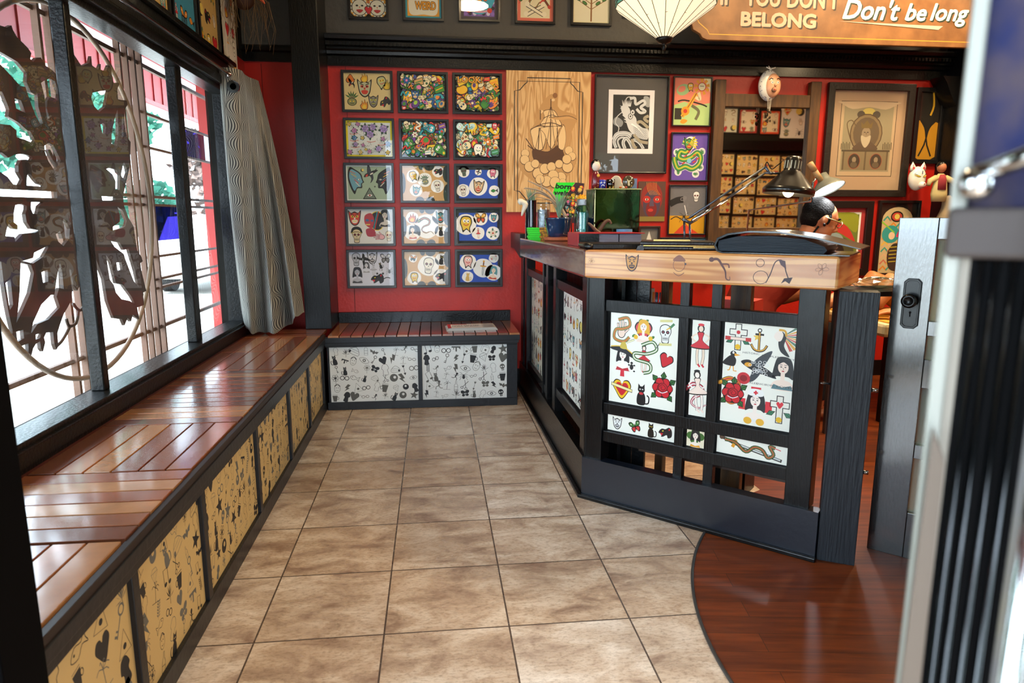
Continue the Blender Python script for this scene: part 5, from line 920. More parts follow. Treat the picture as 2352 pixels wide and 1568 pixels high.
# ------------------------------------------------------------------ tall mirror with brown timber frame
ml, mt_, mr, mb2 = 2.467, 2.12, 3.235, 1.03
mir = thing('wall_mirror', 'tall mirror in a rough brown timber frame with projecting uprights', 'mirror', ((ml+mr)/2, YF, mb2)); yb = YF-.002
m = MB(); zt = 2.03
MB().box(ml, yb-.05, mb2-.25, ml+.075, yb, mt_).build('upright', brownw, mir, bevel=.003); MB().box(mr-.075, yb-.05, mb2-.25, mr, yb, mt_).build('upright', brownw, mir, bevel=.003)
MB().box(ml+.075, yb-.045, zt-.085, mr-.075, yb, zt).build('cross_rail', brownw, mir, bevel=.003); MB().box(ml+.075, yb-.045, mb2, mr-.075, yb, mb2+.09).build('cross_rail', brownw, mir, bevel=.003)
MB().box(ml+.07, yb-.02, mb2+.05, mr-.07, yb-.015, zt-.04).build('mirror_glass', pbr('silvered mirror', '#d8d4cc', .02, 1), mir)
# ------------------------------------------------------------------ what the mirror shows: flash sheets on the wall by the entrance
YV = 2*YF-.03+2.69
def vr(x0, y0, x1, y1): a, b = onY(x0, y0, YV), onY(x1, y1, YV); return a.x, a.z, b.x, b.z
AX = (V((-1, 0, 0)), V((0, 1, 0)))
def framed_f(label, r_, paint, fw, grp, name='framed_print'):
    x0, z1, x1, z0 = r_
    ex, n = AX; O = V((x1, -2.695, 0)); W, H = x1-x0, z1-z0; r = thing(name, label, 'picture', O+ex*(W/2)+V((0, 0, z0)), grp); ez = V((0, 0, 1))
    MB().slab([[(0, 0), (W, 0), (W, H), (0, H)], [(fw, fw), (fw, H-fw), (W-fw, H-fw), (W-fw, fw)]], lambda u, v, w_: O+ex*u+ez*(z0+v)+n*w_, 0, .02).build('frame', frameb, r, recalc=True)
    A = Art(O+ex*fw+ez*(z0+fw)+n*.004, ex, ez, n); paint(A, W-2*fw, H-2*fw); A.done('print', ink, r)
def p_fl(bgc, seed, nx=3, ny=2, edge=None, ew=0):
    def f(A, W, H): bg(bgc, edge, ew)(A, W, H); flash(A, W, H, nx, ny, .9, seed)
    return f
for r_, c, e, l in (((1655, 248, 1692, 306), '#d8dcd0', None, 'pale flash sheet high on the entrance wall, seen at the left edge of the mirror'), ((1697, 250, 1738, 308), '#e8e0cc', '#a83028', 'red edged flash sheet high on the entrance wall, seen in the mirror'), ((1746, 253, 1790, 310), '#e6dcc0', '#d8502e', 'orange mounted print high on the entrance wall, seen in the mirror'), ((1792, 240, 1850, 320), '#e8e8e4', None, 'white sheet with grey crest drawing high on the entrance wall, seen in the mirror')):
    framed_f(l, vr(*r_), p_fl(c, int(r_[0]), 2, 3, e, .03 if e else 0), .012, 'flash sheets in the mirror')
for i, (y0, y1) in enumerate(((351, 402), (403, 446), (447, 491), (492, 530))):
    for j, (x0, x1) in enumerate(((1640, 1685), (1690, 1738), (1741, 1789), (1792, 1840))):
        dx = -4*i; framed_f('yellowed flash sheet in the grid reflected in the mirror, row %s column %s' % (('top', 'second', 'third', 'bottom')[i], ('farthest', 'second', 'third', 'nearest')[j]), vr(x0+dx, y0+2*j, x1+dx, y1+2*j), p_fl('#d8bc82', 100+i*4+j, 4, 3), .014, 'yellowed flash sheets in the mirror')
a = vr(1600, 322, 1900, 348); struct(MB().box(4.2, -2.7, a[3], 6.9, -2.62, a[1]).build('trim_6', black))
# ------------------------------------------------------------------ big hanging sign
SY = 2.62; rr_ = pr_(1600, -90, 2232, 100, SY); sx0, sx1 = onY(1588, 60, SY).x, onY(2245, 98, SY).x; sz0 = onY(1640, 92, SY).z; sz1 = sz0+.42
sgn = thing('painted_sign', 'large brown painted sign reading IF YOU DON\'T BELONG, Don\'t be long', 'sign', ((sx0+sx1)/2, SY, sz0))
e = .09
outl = [(sx0+e+.02, sz0)]+[(sx0+e+.02-e*math.sin(t)*.0, sz0) for t in ()]+[(sx1, sz0), (sx1, sz1), (sx0, sz1), (sx0, sz0+.10), (sx0+.012, sz0+.06), (sx0+.06, sz0+.035), (sx0+.075, sz0+.012)]
def signmat(): return pbr('mottled varnished sign board', '#6c4520', .45, col2='#8a5e34', cscale=7, bump=.1, bscale=20)
MB().prism(outl, lambda u, v, w_: V((u, w_, v)), SY, SY+.03).build('board', signmat(), sgn, recalc=True, bevel=.004)
for x_ in (sx0+.3, sx1-.4): MB().tube([(x_, SY+.015, sz1-.01), (x_, SY+.015, 3.2)], .006, 8).build('hanging_rod', blackm, sgn)
A = Art((0, SY, 0), (1, 0, 0), (0, 0, 1), (0, -1, 0)); 
A.ln([(sx1-.02, sz0+.035), (sx0+.12, sz0+.035), (sx0+.105, sz0+.06), (sx0+.05, sz0+.10), (sx0+.03, sz0+.13), (sx0+.03, sz1-.03)], .005, '#c8922a')
def tpx(txt, x, y, x2, hpx, col, sh, **k):
    p0, p1 = onY(x, y, SY), onY(x2, y, SY); h = onY(x, y-hpx, SY).z-p0.z; dz = k.pop('off', 0); text(A, txt, p0.x+dz, p0.z-dz*.8, h, col, p1.x-p0.x, bold=k.get('bold', 0), shear=k.get('shear', 0))
for c, d in (('#16140f', .010), ('#e0a08a', 0)):
    tpx("IF", 1655, 10, 1680, 42, c, 0, bold=.004, off=d); tpx("YOU", 1712, 12, 1790, 42, c, 0, bold=.004, off=d); tpx("DON'T", 1808, 16, 1925, 42, c, 0, bold=.004, off=d); tpx('BELONG', 1702, 58, 1872, 32, c, 0, bold=.005, off=d)
for c, d in (('#0f2a20', .009), ('#e9e8dc', 0)): tpx("Don't", 1935, 42, 2058, 46, c, 0, bold=.004, shear=.28, off=d); tpx('be', 2078, 46, 2122, 40, c, 0, bold=.004, shear=.28, off=d); tpx('long', 2136, 46, 2216, 40, c, 0, bold=.004, shear=.28, off=d)
u0, u1 = onY(1925, 50, SY), onY(2165, 62, SY); A.poly([(u0.x, u0.z+.003), (u1.x, u1.z+.004), (u1.x-.03, u1.z-.02), (u0.x+.2, u0.z-.006)], '#a8a49a')
A.done('lettering', ink, sgn)
# ------------------------------------------------------------------ pictures and things high on the window wall
def lw(name, label, x0, y0, x1, y1, zt, paint, fw, glz=True, **k):
    a, b = onX(x0, y0, XL), onX(x1, y1, XL); z0 = (a.z+b.z)/2
    return framed(name, label, a.y, zt, b.y, z0, paint, fw, .018, Y=XL, ax=(V((0, 1, 0)), V((1, 0, 0))), glz=glz, **k)
gl = 'prints above the shop window'
lw('framed_print', 'yellowish print above the shop window, nearest the camera', 306, 2, 389, 68, 2.75, p_fl('#c8a864', 201, 3, 4), .014, grp=gl)
lw('framed_print', 'blue print with pale cut outs above the shop window', 395, 66, 452, 110, 2.75, p_fl('#3a8fb0', 202, 3, 4), .014, grp=gl)
lw('framed_print', 'yellowish flash print above the shop window next to the skateboard deck', 457, 114, 504, 143, 2.72, p_fl('#c8a864', 203, 3, 5), .014, grp=gl)
a, b = onX(508, 156, XL), onX(535, 172, XL); sk = thing('skateboard_deck', 'white skateboard deck with red drawings hung beside the prints above the window', 'skateboard deck', (XL, (a.y+b.y)/2, a.z))
wq = abs(b.y-a.y)/2; ym = (a.y+b.y)/2; P_ = [(ym+wq*math.cos(t), (a.z+wq*.6+(0 if math.sin(t) < 0 else .42))+wq*.6*math.sin(t)) for t in [i*PI/8 for i in range(16)]]
MB().prism(P_, fx, XL+.02, XL+.032).build('board', pbr('maple deck', '#c8b8a0', .5), sk, recalc=True)
A = Art((XL+.0325, ym-wq, a.z), (0, 1, 0), (0, 0, 1), (1, 0, 0)); A.poly([(p[0]-ym+wq, p[1]-a.z) for p in P_], '#cfc8bc'); A.base = A.k
flash(A, 2*wq*.95, .55, 2, 6, .95, 8, [m_skull, m_rose, m_flame, m_dagger, m_heart1]); A.done('printed_face', ink, sk)
# dried mask with hair in the corner
c0 = onY(560, 2, 2.50); hm = thing('hair_mask', 'dark bird mask with long straw hair hanging in the corner above the curtain', 'mask', c0+V((0, 0, -.1)))
MB().ball(c0+V((0, 0, .04)), .07, .06, .09).build('head', pbr('mask brown', '#3a2014', .6), hm, smooth=True)
MB().tube([c0+V((.05, -.04, .02)), c0+V((.10, -.06, .01)), c0+V((.13, -.07, -.03))], [.022, .016, .004]).build('beak', pbr('orange beak', '#b8481c', .45), hm, smooth=True)
m = MB(); random.seed(12)
for i in range(60):
    a = U(0, 6.28); r = U(.03, .10); l = U(.12, .34); p = c0+V((.05*math.cos(a), .04*math.sin(a), .05)); m.tube([p, p+V((r*math.cos(a), r*.6*math.sin(a), -.05)), p+V((r*1.1*math.cos(a)+U(-.03, .03), r*.6*math.sin(a), -l*.6)), p+V((r*math.cos(a)+U(-.04, .04), r*.5*math.sin(a), -l))], [.0016, .0014, .0012, .0006], 4, cap=False)
m.build('straw_hair', pbr('straw hair', '#6a5234', .8), hm)
# ------------------------------------------------------------------ curtain, rod and ring
rod = MB().tube([(XL+.085, -.7, 1.965), (XL+.085, 2.28, 1.965)], .011, 12).ball((XL+.085, 2.285, 1.965), .018).build('curtain_rod', chrome, None, smooth=True); tag(rod, 'long metal curtain rod over the shop window', 'curtain rod')
def curtmat():
    m = bpy.data.materials.new('ogee curtain cloth'); m.use_nodes = True; nt = m.node_tree; b = nt.nodes['Principled BSDF']; L = nt.links.new
    def mth(op, a, b_=None, c=None):
        n = nt.nodes.new('ShaderNodeMath'); n.operation = op
        for i, v in enumerate((a, b_, c)):
            if v is None: continue
            if isinstance(v, (int, float)): n.inputs[i].default_value = v
            else: L(v, n.inputs[i])
        return n.outputs[0]
    uv = nt.nodes.new('ShaderNodeUVMap'); sp = nt.nodes.new('ShaderNodeSeparateXYZ'); L(uv.outputs[0], sp.inputs[0])
    u = mth('SUBTRACT', mth('FRACT', sp.outputs[0]), .5); au = mth('ABSOLUTE', u)
    w_ = mth('MULTIPLY_ADD', mth('COSINE', mth('MULTIPLY', sp.outputs[1], 6.2832)), .46, .5)
    g1 = mth('DIVIDE', mth('MULTIPLY', au, 2), w_); g2 = mth('DIVIDE', mth('MULTIPLY', mth('SUBTRACT', .5, au), 2), mth('SUBTRACT', 1.0, w_))
    ins = mth('LESS_THAN', g1, 1); g = mth('ADD', mth('MULTIPLY', g1, ins), mth('MULTIPLY', g2, mth('SUBTRACT', 1, ins)))
    st = mth('SINE', mth('MULTIPLY', g, 30)); r = nt.nodes.new('ShaderNodeValToRGB'); mr_ = mth('MULTIPLY_ADD', st, .5, .5); L(mr_, r.inputs[0])
    r.color_ramp.elements[0].position = .38; r.color_ramp.elements[0].color = hx('#2c2c30'); r.color_ramp.elements[1].position = .62; r.color_ramp.elements[1].color = hx('#a3a298')
    L(r.outputs[0], b.inputs[0]); b.inputs['Roughness'].default_value = .45; b.inputs['Sheen Weight'].default_value = .3
    # thin cloth lets some daylight through
    o = nt.nodes['Material Output']; tr = nt.nodes.new('ShaderNodeBsdfTranslucent'); L(r.outputs[0], tr.inputs[0]); mx = nt.nodes.new('ShaderNodeMixShader'); mx.inputs[0].default_value = .3; L(b.outputs[0], mx.inputs[1]); L(tr.outputs[0], mx.inputs[2]); L(mx.outputs[0], o.inputs[0])
    return m
cur = thing('curtain', 'grey curtain with swirling ogee pattern gathered at the end of the shop window', 'curtain', (-.5, 2.45, .5))
NU, NT = 110, 60; vs_, uv_ = [], []
top = [(XL+.03, 2.30), (XL+.05, 2.285), (-.555, 2.30), (-.525, 2.36), (-.535, 2.46), (-.53, 2.55), (-.51, 2.62), (-.505, 2.66)]
mid = [(XL+.03, 2.32), (XL+.05, 2.30), (-.55, 2.32), (-.52, 2.42), (-.47, 2.40), (-.44, 2.52), (-.40, 2.48), (-.37, 2.58)]
bot = [(XL+.02, 2.44), (XL+.06, 2.38), (-.56, 2.36), (-.515, 2.47), (-.44, 2.36), (-.37, 2.52), (-.32, 2.40), (-.285, 2.53)]
def curve(c, s): 
    P = cr(c, 16); f = s*(len(P)-1); i = min(int(f), len(P)-2); return P[i].lerp(P[i+1], f-i)
for j in range(NT+1):
    t = j/NT; c = [((1-t)*(1-2*t)*a[0]+4*t*(1-t)*b[0]+t*(2*t-1)*d[0], (1-t)*(1-2*t)*a[1]+4*t*(1-t)*b[1]+t*(2*t-1)*d[1]) for a, b, d in zip(top, mid, bot)]
    for i in range(NU+1):
        s = i/NU; p = curve(c, s); zb = .60-.105*math.sin(PI*min(1, s*1.15))**.7+(.06 if s < .08 else 0)*(1-s/.08); z = 2.0+(zb-2.0)*t+.006*math.sin(s*40)*t; vs_.append(V((p.x, p.y, z))); uv_.append((s*(2.7+1.9*t)-.5, t*7.3))
m = MB(); m.add(vs_, [(j*(NU+1)+i, j*(NU+1)+i+1, (j+1)*(NU+1)+i+1, (j+1)*(NU+1)+i) for j in range(NT) for i in range(NU)]); co = m.build('cloth', curtmat(), cur, smooth=True)
ul = co.data.uv_layers.new(name='UVMap')
for l in co.data.loops: ul.data[l.index].uv = uv_[l.vertex_index]
MB().lathe([(.017, -.006), (.034, -.006), (.034, .006), (.017, .006), (.017, -.006)], onY(536, 199, 2.275), 24, ax=(V((1, 0, 0)), V((0, 0, 1)), V((0, 1, 0)))).build('eyelet_ring', chrome, cur)
# ------------------------------------------------------------------ reception counter
C0 = V((1.143, .914, 0)); CB_ = V((1.84, .268, 0)); CA_ = V((1.117, 2.90, 0)); Z = V((0, 0, 1))
dB = (CB_-C0).normalized(); nB = V((dB.y, -dB.x, 0)); nB = nB if nB.dot(CAM-C0) > 0 else -nB; LB = (CB_-C0).length
dA = (CA_-C0).normalized(); nA = V((dA.y, -dA.x, 0)); nA = nA if nA.dot(CAM-C0) > 0 else -nA; LA = (CA_-C0).length
ctr = thing('reception_counter', 'angled black painted reception counter set with colour flash panels', 'counter', (C0.x+.4, C0.y, 0))
def bb(m, s, u0, u1, z0, z1, d0, d1):
    o, d, n = (C0, dB, nB) if s == 'B' else (C0, dA, nA); return m.obox(o, d, -n, Z, u0, u1, d0, d1, z0, z1)
m = MB(); bb(m, 'B', 0, LB, 0, .18, 0, .05); m.build('kick_board', pbr('deep blue black kick board', '#0d1420', .3, coat=.5, bump=.08, bscale=60, crough=.2), ctr)
m = MB(); bb(m, 'A', 0, LA, 0, .185, .001, .05); m.build('kick_board', black, ctr)
m = MB(); bb(m, 'B', -.01, LB+.005, 0, .016, -.018, 0); bb(m, 'A', -.01, LA, 0, .016, -.018, 0); m.build('shoe_mould', black, ctr, bevel=.003)
for u0, u1 in ((0.0, .084), (.830, .915)): m = MB(); bb(m, 'B', u0, u1, .175, .955, .012, .085); m.build('stile', blackbrush, ctr, bevel=.002)
for u0, u1 in ((.400, .436), (.522, .560)):
    m = MB(); bb(m, 'B', u0, u1, .175, .955, .026, .06); m.build('mullion', blackbrush, ctr, bevel=.002)
for z0, z1, f in ((.815, .862, .022), (.383, .430, .024), (.262, .308, .024)):
    m = MB(); bb(m, 'B', .084, .83, z0, z1, f, .058); m.build('rail', blackbrush, ctr, bevel=.002)
m = MB()
for u0, u1, z0, z1 in ((.084, .400, .430, .815), (.436, .522, .430, .815), (.560, .830, .430, .815), (.084, .4, .308, .383), (.436, .522, .308, .383), (.56, .83, .308, .383)): bb(m, 'B', u0, u1, z0, z1, .042, .056)
m.build('backing_board', blackm, ctr)
def pan(u0, u1, z0, z1, paint, s='B', col='#efede0', off=.0415):
    o, d, n = (C0, dB, nB) if s == 'B' else (C0, dA, nA)
    if s == 'B': O = o+d*u0-n*off; ex = d; W = u1-u0
    else: O = o+d*u1-n*off; ex = -d; W = u1-u0
    A = Art(O+Z*z0, ex, Z, n); A.rect(0, 0, W, z1-z0, col); A.k = A.base = 1; paint(A, W, z1-z0); A.done('flash_panel', inkg, ctr)
def m_handsnake(A): m_hand(A, '#f0d4c0'); A.ln([(-.3, .7), (.5, .9), (.7, .3), (.1, .0), (-.5, -.1), (-.6, -.8), (.2, -1), (.7, -.6)], .26, K, smooth=5); A.ln([(-.3, .7), (.5, .9), (.7, .3), (.1, .0), (-.5, -.1), (-.6, -.8), (.2, -1), (.7, -.6)], .18, '#b8a83a', smooth=5); A.ln([(-.3, .7), (.5, .9), (.7, .3), (.1, .0), (-.5, -.1), (-.6, -.8), (.2, -1), (.7, -.6)], .07, '#c83a3a', smooth=5)
def m_medal(A): m_heart1(A, '#d8404a'); [m_leafat(A, x, y) for x, y in ((-.9, -.5), (.9, -.5), (-.3, .9), (.3, .9))]; m_lady(A, '#e0a82a', '#f6e6da', '#f0d8c8'); A.ell(.7, -.6, .2, .2, '#e8b82a'); A.ell(-.7, -.6, .2, .2, '#e8b82a')
def m_leafat(A, x, y): A.ell(x, y, .2, .12, '#4a7a3a', .6)
def m_skullknife(A): m_skull(A, '#ecebe4', K, '#9a4a5a'); A.ln([(.9, 1.1), (.4, .6)], .24, '#3f7a4a'); A.ln([(.5, .7), (.1, .45)], .12, '#e0b03a'); A.ln([(-.5, -.9), (-.9, -1.5)], .1, '#5a5f60'); [A.poly([(-.6, y), (.7, y+.1), (.7, y+.35), (-.6, y+.25)], '#d8cf8a') for y in (1.15, -1.2)]
def m_hatlady(A): m_lady(A, '#1a1c22', '#f6ecdf', '#b8303a'); A.blob([(-1.1, .9), (0, .95), (1.1, .3), (.9, .15), (0, .5), (-1, .7)], '#20242c'); A.ln([(-1.1, .95), (0, 1.0), (1.1, .35)], .09, '#e0b83a', smooth=4); A.blob([(-.25, .9), (-.1, 1.4), (.2, 1.4), (.35, .85)], '#c8b04a'); A.poly([(-.15, -.9), (.15, -.9), (.2, -1.5), (-.2, -1.5)], '#d0303e')
def m_snakewoman(A): m_pinup(A, '#2a2420', '#f4dccb', '#c8303a'); A.ln([(-.2, .9), (.6, 1.2), (.9, .7), (.2, .35), (-.7, .3), (-.6, -.1), (.4, -.3), (.5, -.8), (0, -1)], .24, K, smooth=6); A.ln([(-.2, .9), (.6, 1.2), (.9, .7), (.2, .35), (-.7, .3), (-.6, -.1), (.4, -.3), (.5, -.8), (0, -1)], .18, '#5a8a4a', smooth=6); A.ln([(-.2, .9), (.6, 1.2), (.9, .7), (.2, .35), (-.7, .3), (-.6, -.1), (.4, -.3), (.5, -.8), (0, -1)], .07, '#f0e8e0', smooth=6)
def m_cat2(A): m_cat(A, '#1a1a1c', K, '#f2f2ee'); A.ell(0, .1, .2, .12, '#c8303a')
def m_chief(A):
    for i in range(9): a = .9-i*.24; A.poly([(0, .4), (1.3*math.cos(a), .3+1.0*math.sin(a)), (1.25*math.cos(a-.17), .3+1.0*math.sin(a-.17))], ['#3a6a4a', '#d89a2a', '#c84a3a'][i % 3])
    A.blob([(-.1, .7), (.2, .3), (.1, -.3), (.5, -1), (-.1, -.7), (-.3, 0)], '#1c1e22'); A.blob([(-.5, .6), (-.2, .75), (0, .5), (-.1, .1), (-.3, 0), (-.45, .1), (-.6, .3)], '#f4e4d6'); A.ln([(-.3, .8), (.1, .75), (.2, .4)], .14, '#d8a02a', smooth=4)
def m_hands(A): m_cross(A); A.ln([(-.9, -.1), (.9, -.1)], .26, K); A.ln([(-.88, -.1), (.88, -.1)], .2, '#f2d8c8'); A.rect(-.95, -.24, -.55, .04, '#c83a3a'); A.rect(.55, -.24, .95, .04, '#c83a3a'); A.at_ = 0
def m_eagle(A): m_bird(A, '#3c4248', '#22262a', '#e0a02a', '#8a8f94'); [A.oell(U(-.5, .5), U(-.4, .3), .08, .07, .02, '#e8e8e4') for _ in range(26)]; A.ell(-.7, -.7, .35, .33, '#c8303a'); A.ell(-.7, -.7, .2, .18, '#8a1a24')
def m_nurse(A): A.rect(-1, -.3, -.6, .4, '#d8303e'); A.rect(.6, -.3, 1, .4, '#d8303e'); A.rect(-.3, .9, .3, 1.2, '#d8303e'); m_lady(A, '#22242a', '#f6e8dc', '#e8e8e4'); A.blob([(-.45, .7), (-.35, 1.05), (.35, 1.05), (.45, .7), (0, .62)], '#efeee8'); A.rect(-.05, .72, .05, .98, '#d8303e'); A.rect(-.13, .8, .13, .9, '#d8303e'); A.ell(-.4, -.95, .25, .22, '#e8b03a'); A.ell(.35, -.95, .25, .22, '#e8b03a')
def m_crossheart(A): m_cross(A); A.ell(0, .38, .2, .2, '#efece0'); m_heart1_s(A, 0, .35, .28)
def m_heart1_s(A, x, y, s): h = [(0, -.9), (-.6, -.2), (-.85, .3), (-.6, .75), (-.2, .72), (0, .42), (.2, .72), (.6, .75), (.85, .3), (.6, -.2)]; A.blob([(x+p[0]*s, y+p[1]*s) for p in h], '#d8303e')
def m_crow(A): A.blob([(-.5, .3), (0, .6), (.4, .2), (.3, -.4), (-.1, -.5), (-.9, -.3)], '#1c1e22'); A.ell(.1, .75, .3, .28, '#1c1e22'); A.poly([(.2, .8), (.8, .65), (.25, .5)], '#e8a02a'); A.ell(.1, .85, .1, .12, '#f4f4f0'); A.ln([(-.1, -.5), (-.2, -.9), (-.4, -.95)], .1, '#e8a02a'); A.ln([(.15, -.5), (.2, -.95), (.5, -.95)], .1, '#e8a02a')
def m_banner(A): A.poly([(-1, -.3), (.8, .1), (.8, .5), (-1, .1)], K); A.poly([(-.95, -.25), (.76, .12), (.76, .42), (-.95, .05)], '#e8e3b4')
def m_rosesnake(A): m_snake(A, '#d8922a', K, '#c8303a'); m_rose(A, '#c8242e')
def putb(A, W, H, it): put(A, W, H, [(f, x, y, sz*.95)+tuple(r) for f, x, y, sz, *r in it])
def q1(A, W, H): putb(A, W, H, [(m_handsnake, .17, .83, .13), (m_medal, .5, .83, .115), (m_skullknife, .82, .82, .10), (m_hatlady, .2, .5, .125), (m_snakewoman, .52, .53, .15), (m_heart1, .84, .54, .09, -.4), (m_bug2, .34, .42, .06), (m_heart, .2, .16, .125), (m_cat2, .5, .13, .115), (m_rose, .81, .24, .17), (m_banner, .32, .7, .05, .2)])
def m_bug2(A): A.ell(0, 0, .35, .5, '#1c1e22'); A.ell(0, .7, .25, .2, '#1c1e22'); [A.ell(.5*q, y, .2, .14, '#1c1e22') for q in (-1, 1) for y in (-.7, .3)]
def q2(A, W, H): putb(A, W, H, [(m_pinup, .5, .75, .22, 0, dict(h='#d8303a', d='#d0303e')), (m_pinup, .5, .27, .22, .1, dict(h='#1c1e22', s='#f6e8dc', d='#f4dccc')), (m_snake, .55, .2, .16, .2, dict(c='#c83a4a', b='#f0f0ea'))])
def q3(A, W, H): putb(A, W, H, [(m_hands, .2, .86, .125), (m_anchor, .5, .85, .11, 0, dict(c='#d8a03a')), (m_star, .47, .88, .04, 0, dict(c='#e8c04a')), (m_chief, .82, .86, .13), (m_crow, .13, .62, .095), (m_eagle, .5, .59, .17), (m_lady, .85, .56, .15, 0, dict(h='#1a1c20', s='#f4dccb', d='#5a7a80')), (m_rosesnake, .17, .30, .16), (m_nurse, .5, .2, .15), (m_crossheart, .84, .2, .13)]); A.at(); [text(A, t, x*W, y*H, .007, '#3a3a38', .06) for t, x, y in (('HISTORIC', .28, .71), ('PEOPLES', .55, .70), ('SECRET', .76, .69), ('CHARLES', .28, .42), ('CRAIG BROWN', .5, .42), ('LOVER', .78, .42))]
def q4(A, W, H): put(A, W, H, [(m_mask, .15, .52, .38, 0, dict(c='#e8e8e2', d='#555', t='#fff')), (m_fly, .43, .5, .36, .4, dict(c='#3a7a3a', d='#c83a3a')), (m_cat, .66, .48, .42), (m_panther, .87, .5, .4)])
def q5(A, W, H): A.at(.5*W, .5*H, .034, 0, 1, True); [A.ell(.55*math.cos(a), .3+.5*math.sin(a), .5, .45, '#3f6a2e') for a in (0, 1.57, 3.14, 4.5)]; m_lady(A, '#1c1c20', '#f4e4d4', '#e8a02a')
def q6(A, W, H):
    A.at(0, 0, 1, 0, 1, True); A.poly([(.16, .03), (.235, .012), (.25, .01), (.18, .045)], '#e4e8e6'); A.ln([(.02, .062), (.07, .045), (.24, .012)], .012, K); A.ln([(.03, .06), (.08, .044), (.235, .014)], .006, '#c9ceca'); A.ell(.018, .062, .009, .009, '#5a4030'); A.ln([(.06, .03), (.072, .06)], .012, '#e09a2a', smooth=0)
    p = [(.03, .055), (.07, .05), (.11, .022), (.14, .045), (.17, .04), (.19, .015), (.21, .03), (.195, .058), (.215, .055)]; A.ln(p, .014, K, smooth=5); A.ln(p, .009, '#5f7a2c', smooth=5); A.ln(p, .003, '#c8303e', smooth=5); A.ln([(.21, .056), (.235, .05)], .003, '#d8303e')
pan(.1, .392, .437, .809, q1); pan(.448, .516, .437, .809, q2); pan(.572, .826, .437, .812, q3); pan(.098, .395, .312, .379, q4); pan(.446, .516, .312, .379, q5, col='#efe2c4'); pan(.566, .826, .312, .379, q6)
# left leg of the counter
for u0, u1 in ((.0, .10), (.70, .77), (.93, .99), (1.07, 1.10), (1.72, 1.80), (1.88, LA)): m = MB(); bb(m, 'A', u0, u1, .18, .955, .012, .07); m.build('stile', blackm, ctr, bevel=.002)
for u0, u1, z in ((.0, .77, .835), (.0, .77, .265), (.93, 1.80, .818), (.93, 1.80, .195)): m = MB(); bb(m, 'A', u0, u1, z, z+.045, .018, .06); m.build('rail', blackm, ctr, bevel=.002)
m = MB(); bb(m, 'A', .1, .7, .31, .84, .045, .058); bb(m, 'A', 1.07, 1.72, .2, .84, .045, .058); m.build('backing_board', blackm, ctr)
def fsm(seed, nx, ny): return lambda A, W, H: flash(A, W, H, nx, ny, .95, seed)
pan(.145, .635, .325, .83, fsm(301, 7, 6), 'A'); pan(1.12, 1.68, .215, .82, fsm(302, 7, 7), 'A', '#e9e0c8')
m = MB(); n_ = int(LA/.075)
for i in range(n_): bb(m, 'A', .02+i*.075, .02+i*.075+.071, .02, .955, .16, .175)
for i in range(3): bb(m, 'B', .03+i*.06, .087+i*.06, .02, .955, .17, .185)
m.build('back_boards', black, ctr)
for z_ in (.775, .225): m = MB(); bb(m, 'B', .215, .86, z_, z_+.02, .10, .35); m.build('shelf', darkw, ctr)
m = MB(); bb(m, 'B', .20, .235, .02, .955, .30, .34); bb(m, 'B', .50, .58, .02, .955, .30, .34); m.build('back_upright', brownw, ctr)
# worktop
ct = thing('countertop', 'thick varnished timber countertop with ink drawings along its front edge', 'countertop', (1.4, .9, .955)); z0, z1 = .955, 1.065
F0 = V((1.118, .835, 0)); FB = V((1.835, .262, 0)); 
BBk = FB-nB*.37; inn = F0+V((.27, .24, 0)); FL = V((1.062, 2.43, 0)); IL = V((1.36, 2.43, 0))
inn = V((1.62, .965, 0)); IL = V((1.62, 2.43, 0))
def plm():
    m = bpy.data.materials.new('striped fir'); m.use_nodes = True; nt = m.node_tree; b = nt.nodes['Principled BSDF']; L = nt.links.new
    tc = nt.nodes.new('ShaderNodeTexCoord'); mp = nt.nodes.new('ShaderNodeMapping'); mp.inputs['Scale'].default_value = (.45, .45, 11); L(tc.outputs['Object'], mp.inputs[0])
    n = nt.nodes.new('ShaderNodeTexNoise'); n.inputs['Scale'].default_value = 1.3; n.inputs['Detail'].default_value = 2; n.inputs['Distortion'].default_value = .3; L(mp.outputs[0], n.inputs[0])
    s = nt.nodes.new('ShaderNodeMath'); s.operation = 'MULTIPLY'; s.inputs[1].default_value = 60; L(n.outputs[0], s.inputs[0]); q = nt.nodes.new('ShaderNodeMath'); q.operation = 'SINE'; L(s.outputs[0], q.inputs[0]); r = nt.nodes.new('ShaderNodeMapRange'); r.inputs[1].default_value = -1; L(q.outputs[0], r.inputs[0])
    c = nt.nodes.new('ShaderNodeValToRGB'); L(r.outputs[0], c.inputs[0]); c.color_ramp.elements[0].color = hx('#dba263'); c.color_ramp.elements[1].color = hx('#b9743c'); c.color_ramp.elements[0].position = .35
    L(c.outputs[0], b.inputs[0]); b.inputs['Roughness'].default_value = .35; b.inputs['Coat Weight'].default_value = .5; b.inputs['Coat Roughness'].default_value = .12; return m
fir = plm(); redfir = pbr('dark stained fir', '#57302a', .22, coat=.8, bump=.5, bscale=7, stretch=(1, 1, 3), crough=.12, detail=2)
MB().prism([(p.x, p.y) for p in (F0, FB, BBk, inn)], flat, z0, z1).build('front_slab', fir, ct, recalc=True, bevel=.008)
MB().prism([(p.x, p.y) for p in (F0+V((-.0004, .0004, 0)), inn+V((0, .0006, 0)), IL, FL)], flat, z0, z1).build('side_slab', redfir, ct, recalc=True, bevel=.008)
dT = (FB-F0).normalized(); nT = V((dT.y, -dT.x, 0)); nT = nT if nT.dot(CAM-F0) > 0 else -nT
kk = '#3f3038'; LT = (FB-F0).length
def orb(x, y, s, f, r=0, **k): A = Art(F0+Z*z0+nT*.0003, dT, Z, nT); A.at(x*LT, y*.11, s, r, 1, True); f(A, **k); A.done('ink_drawing', ink, ct)
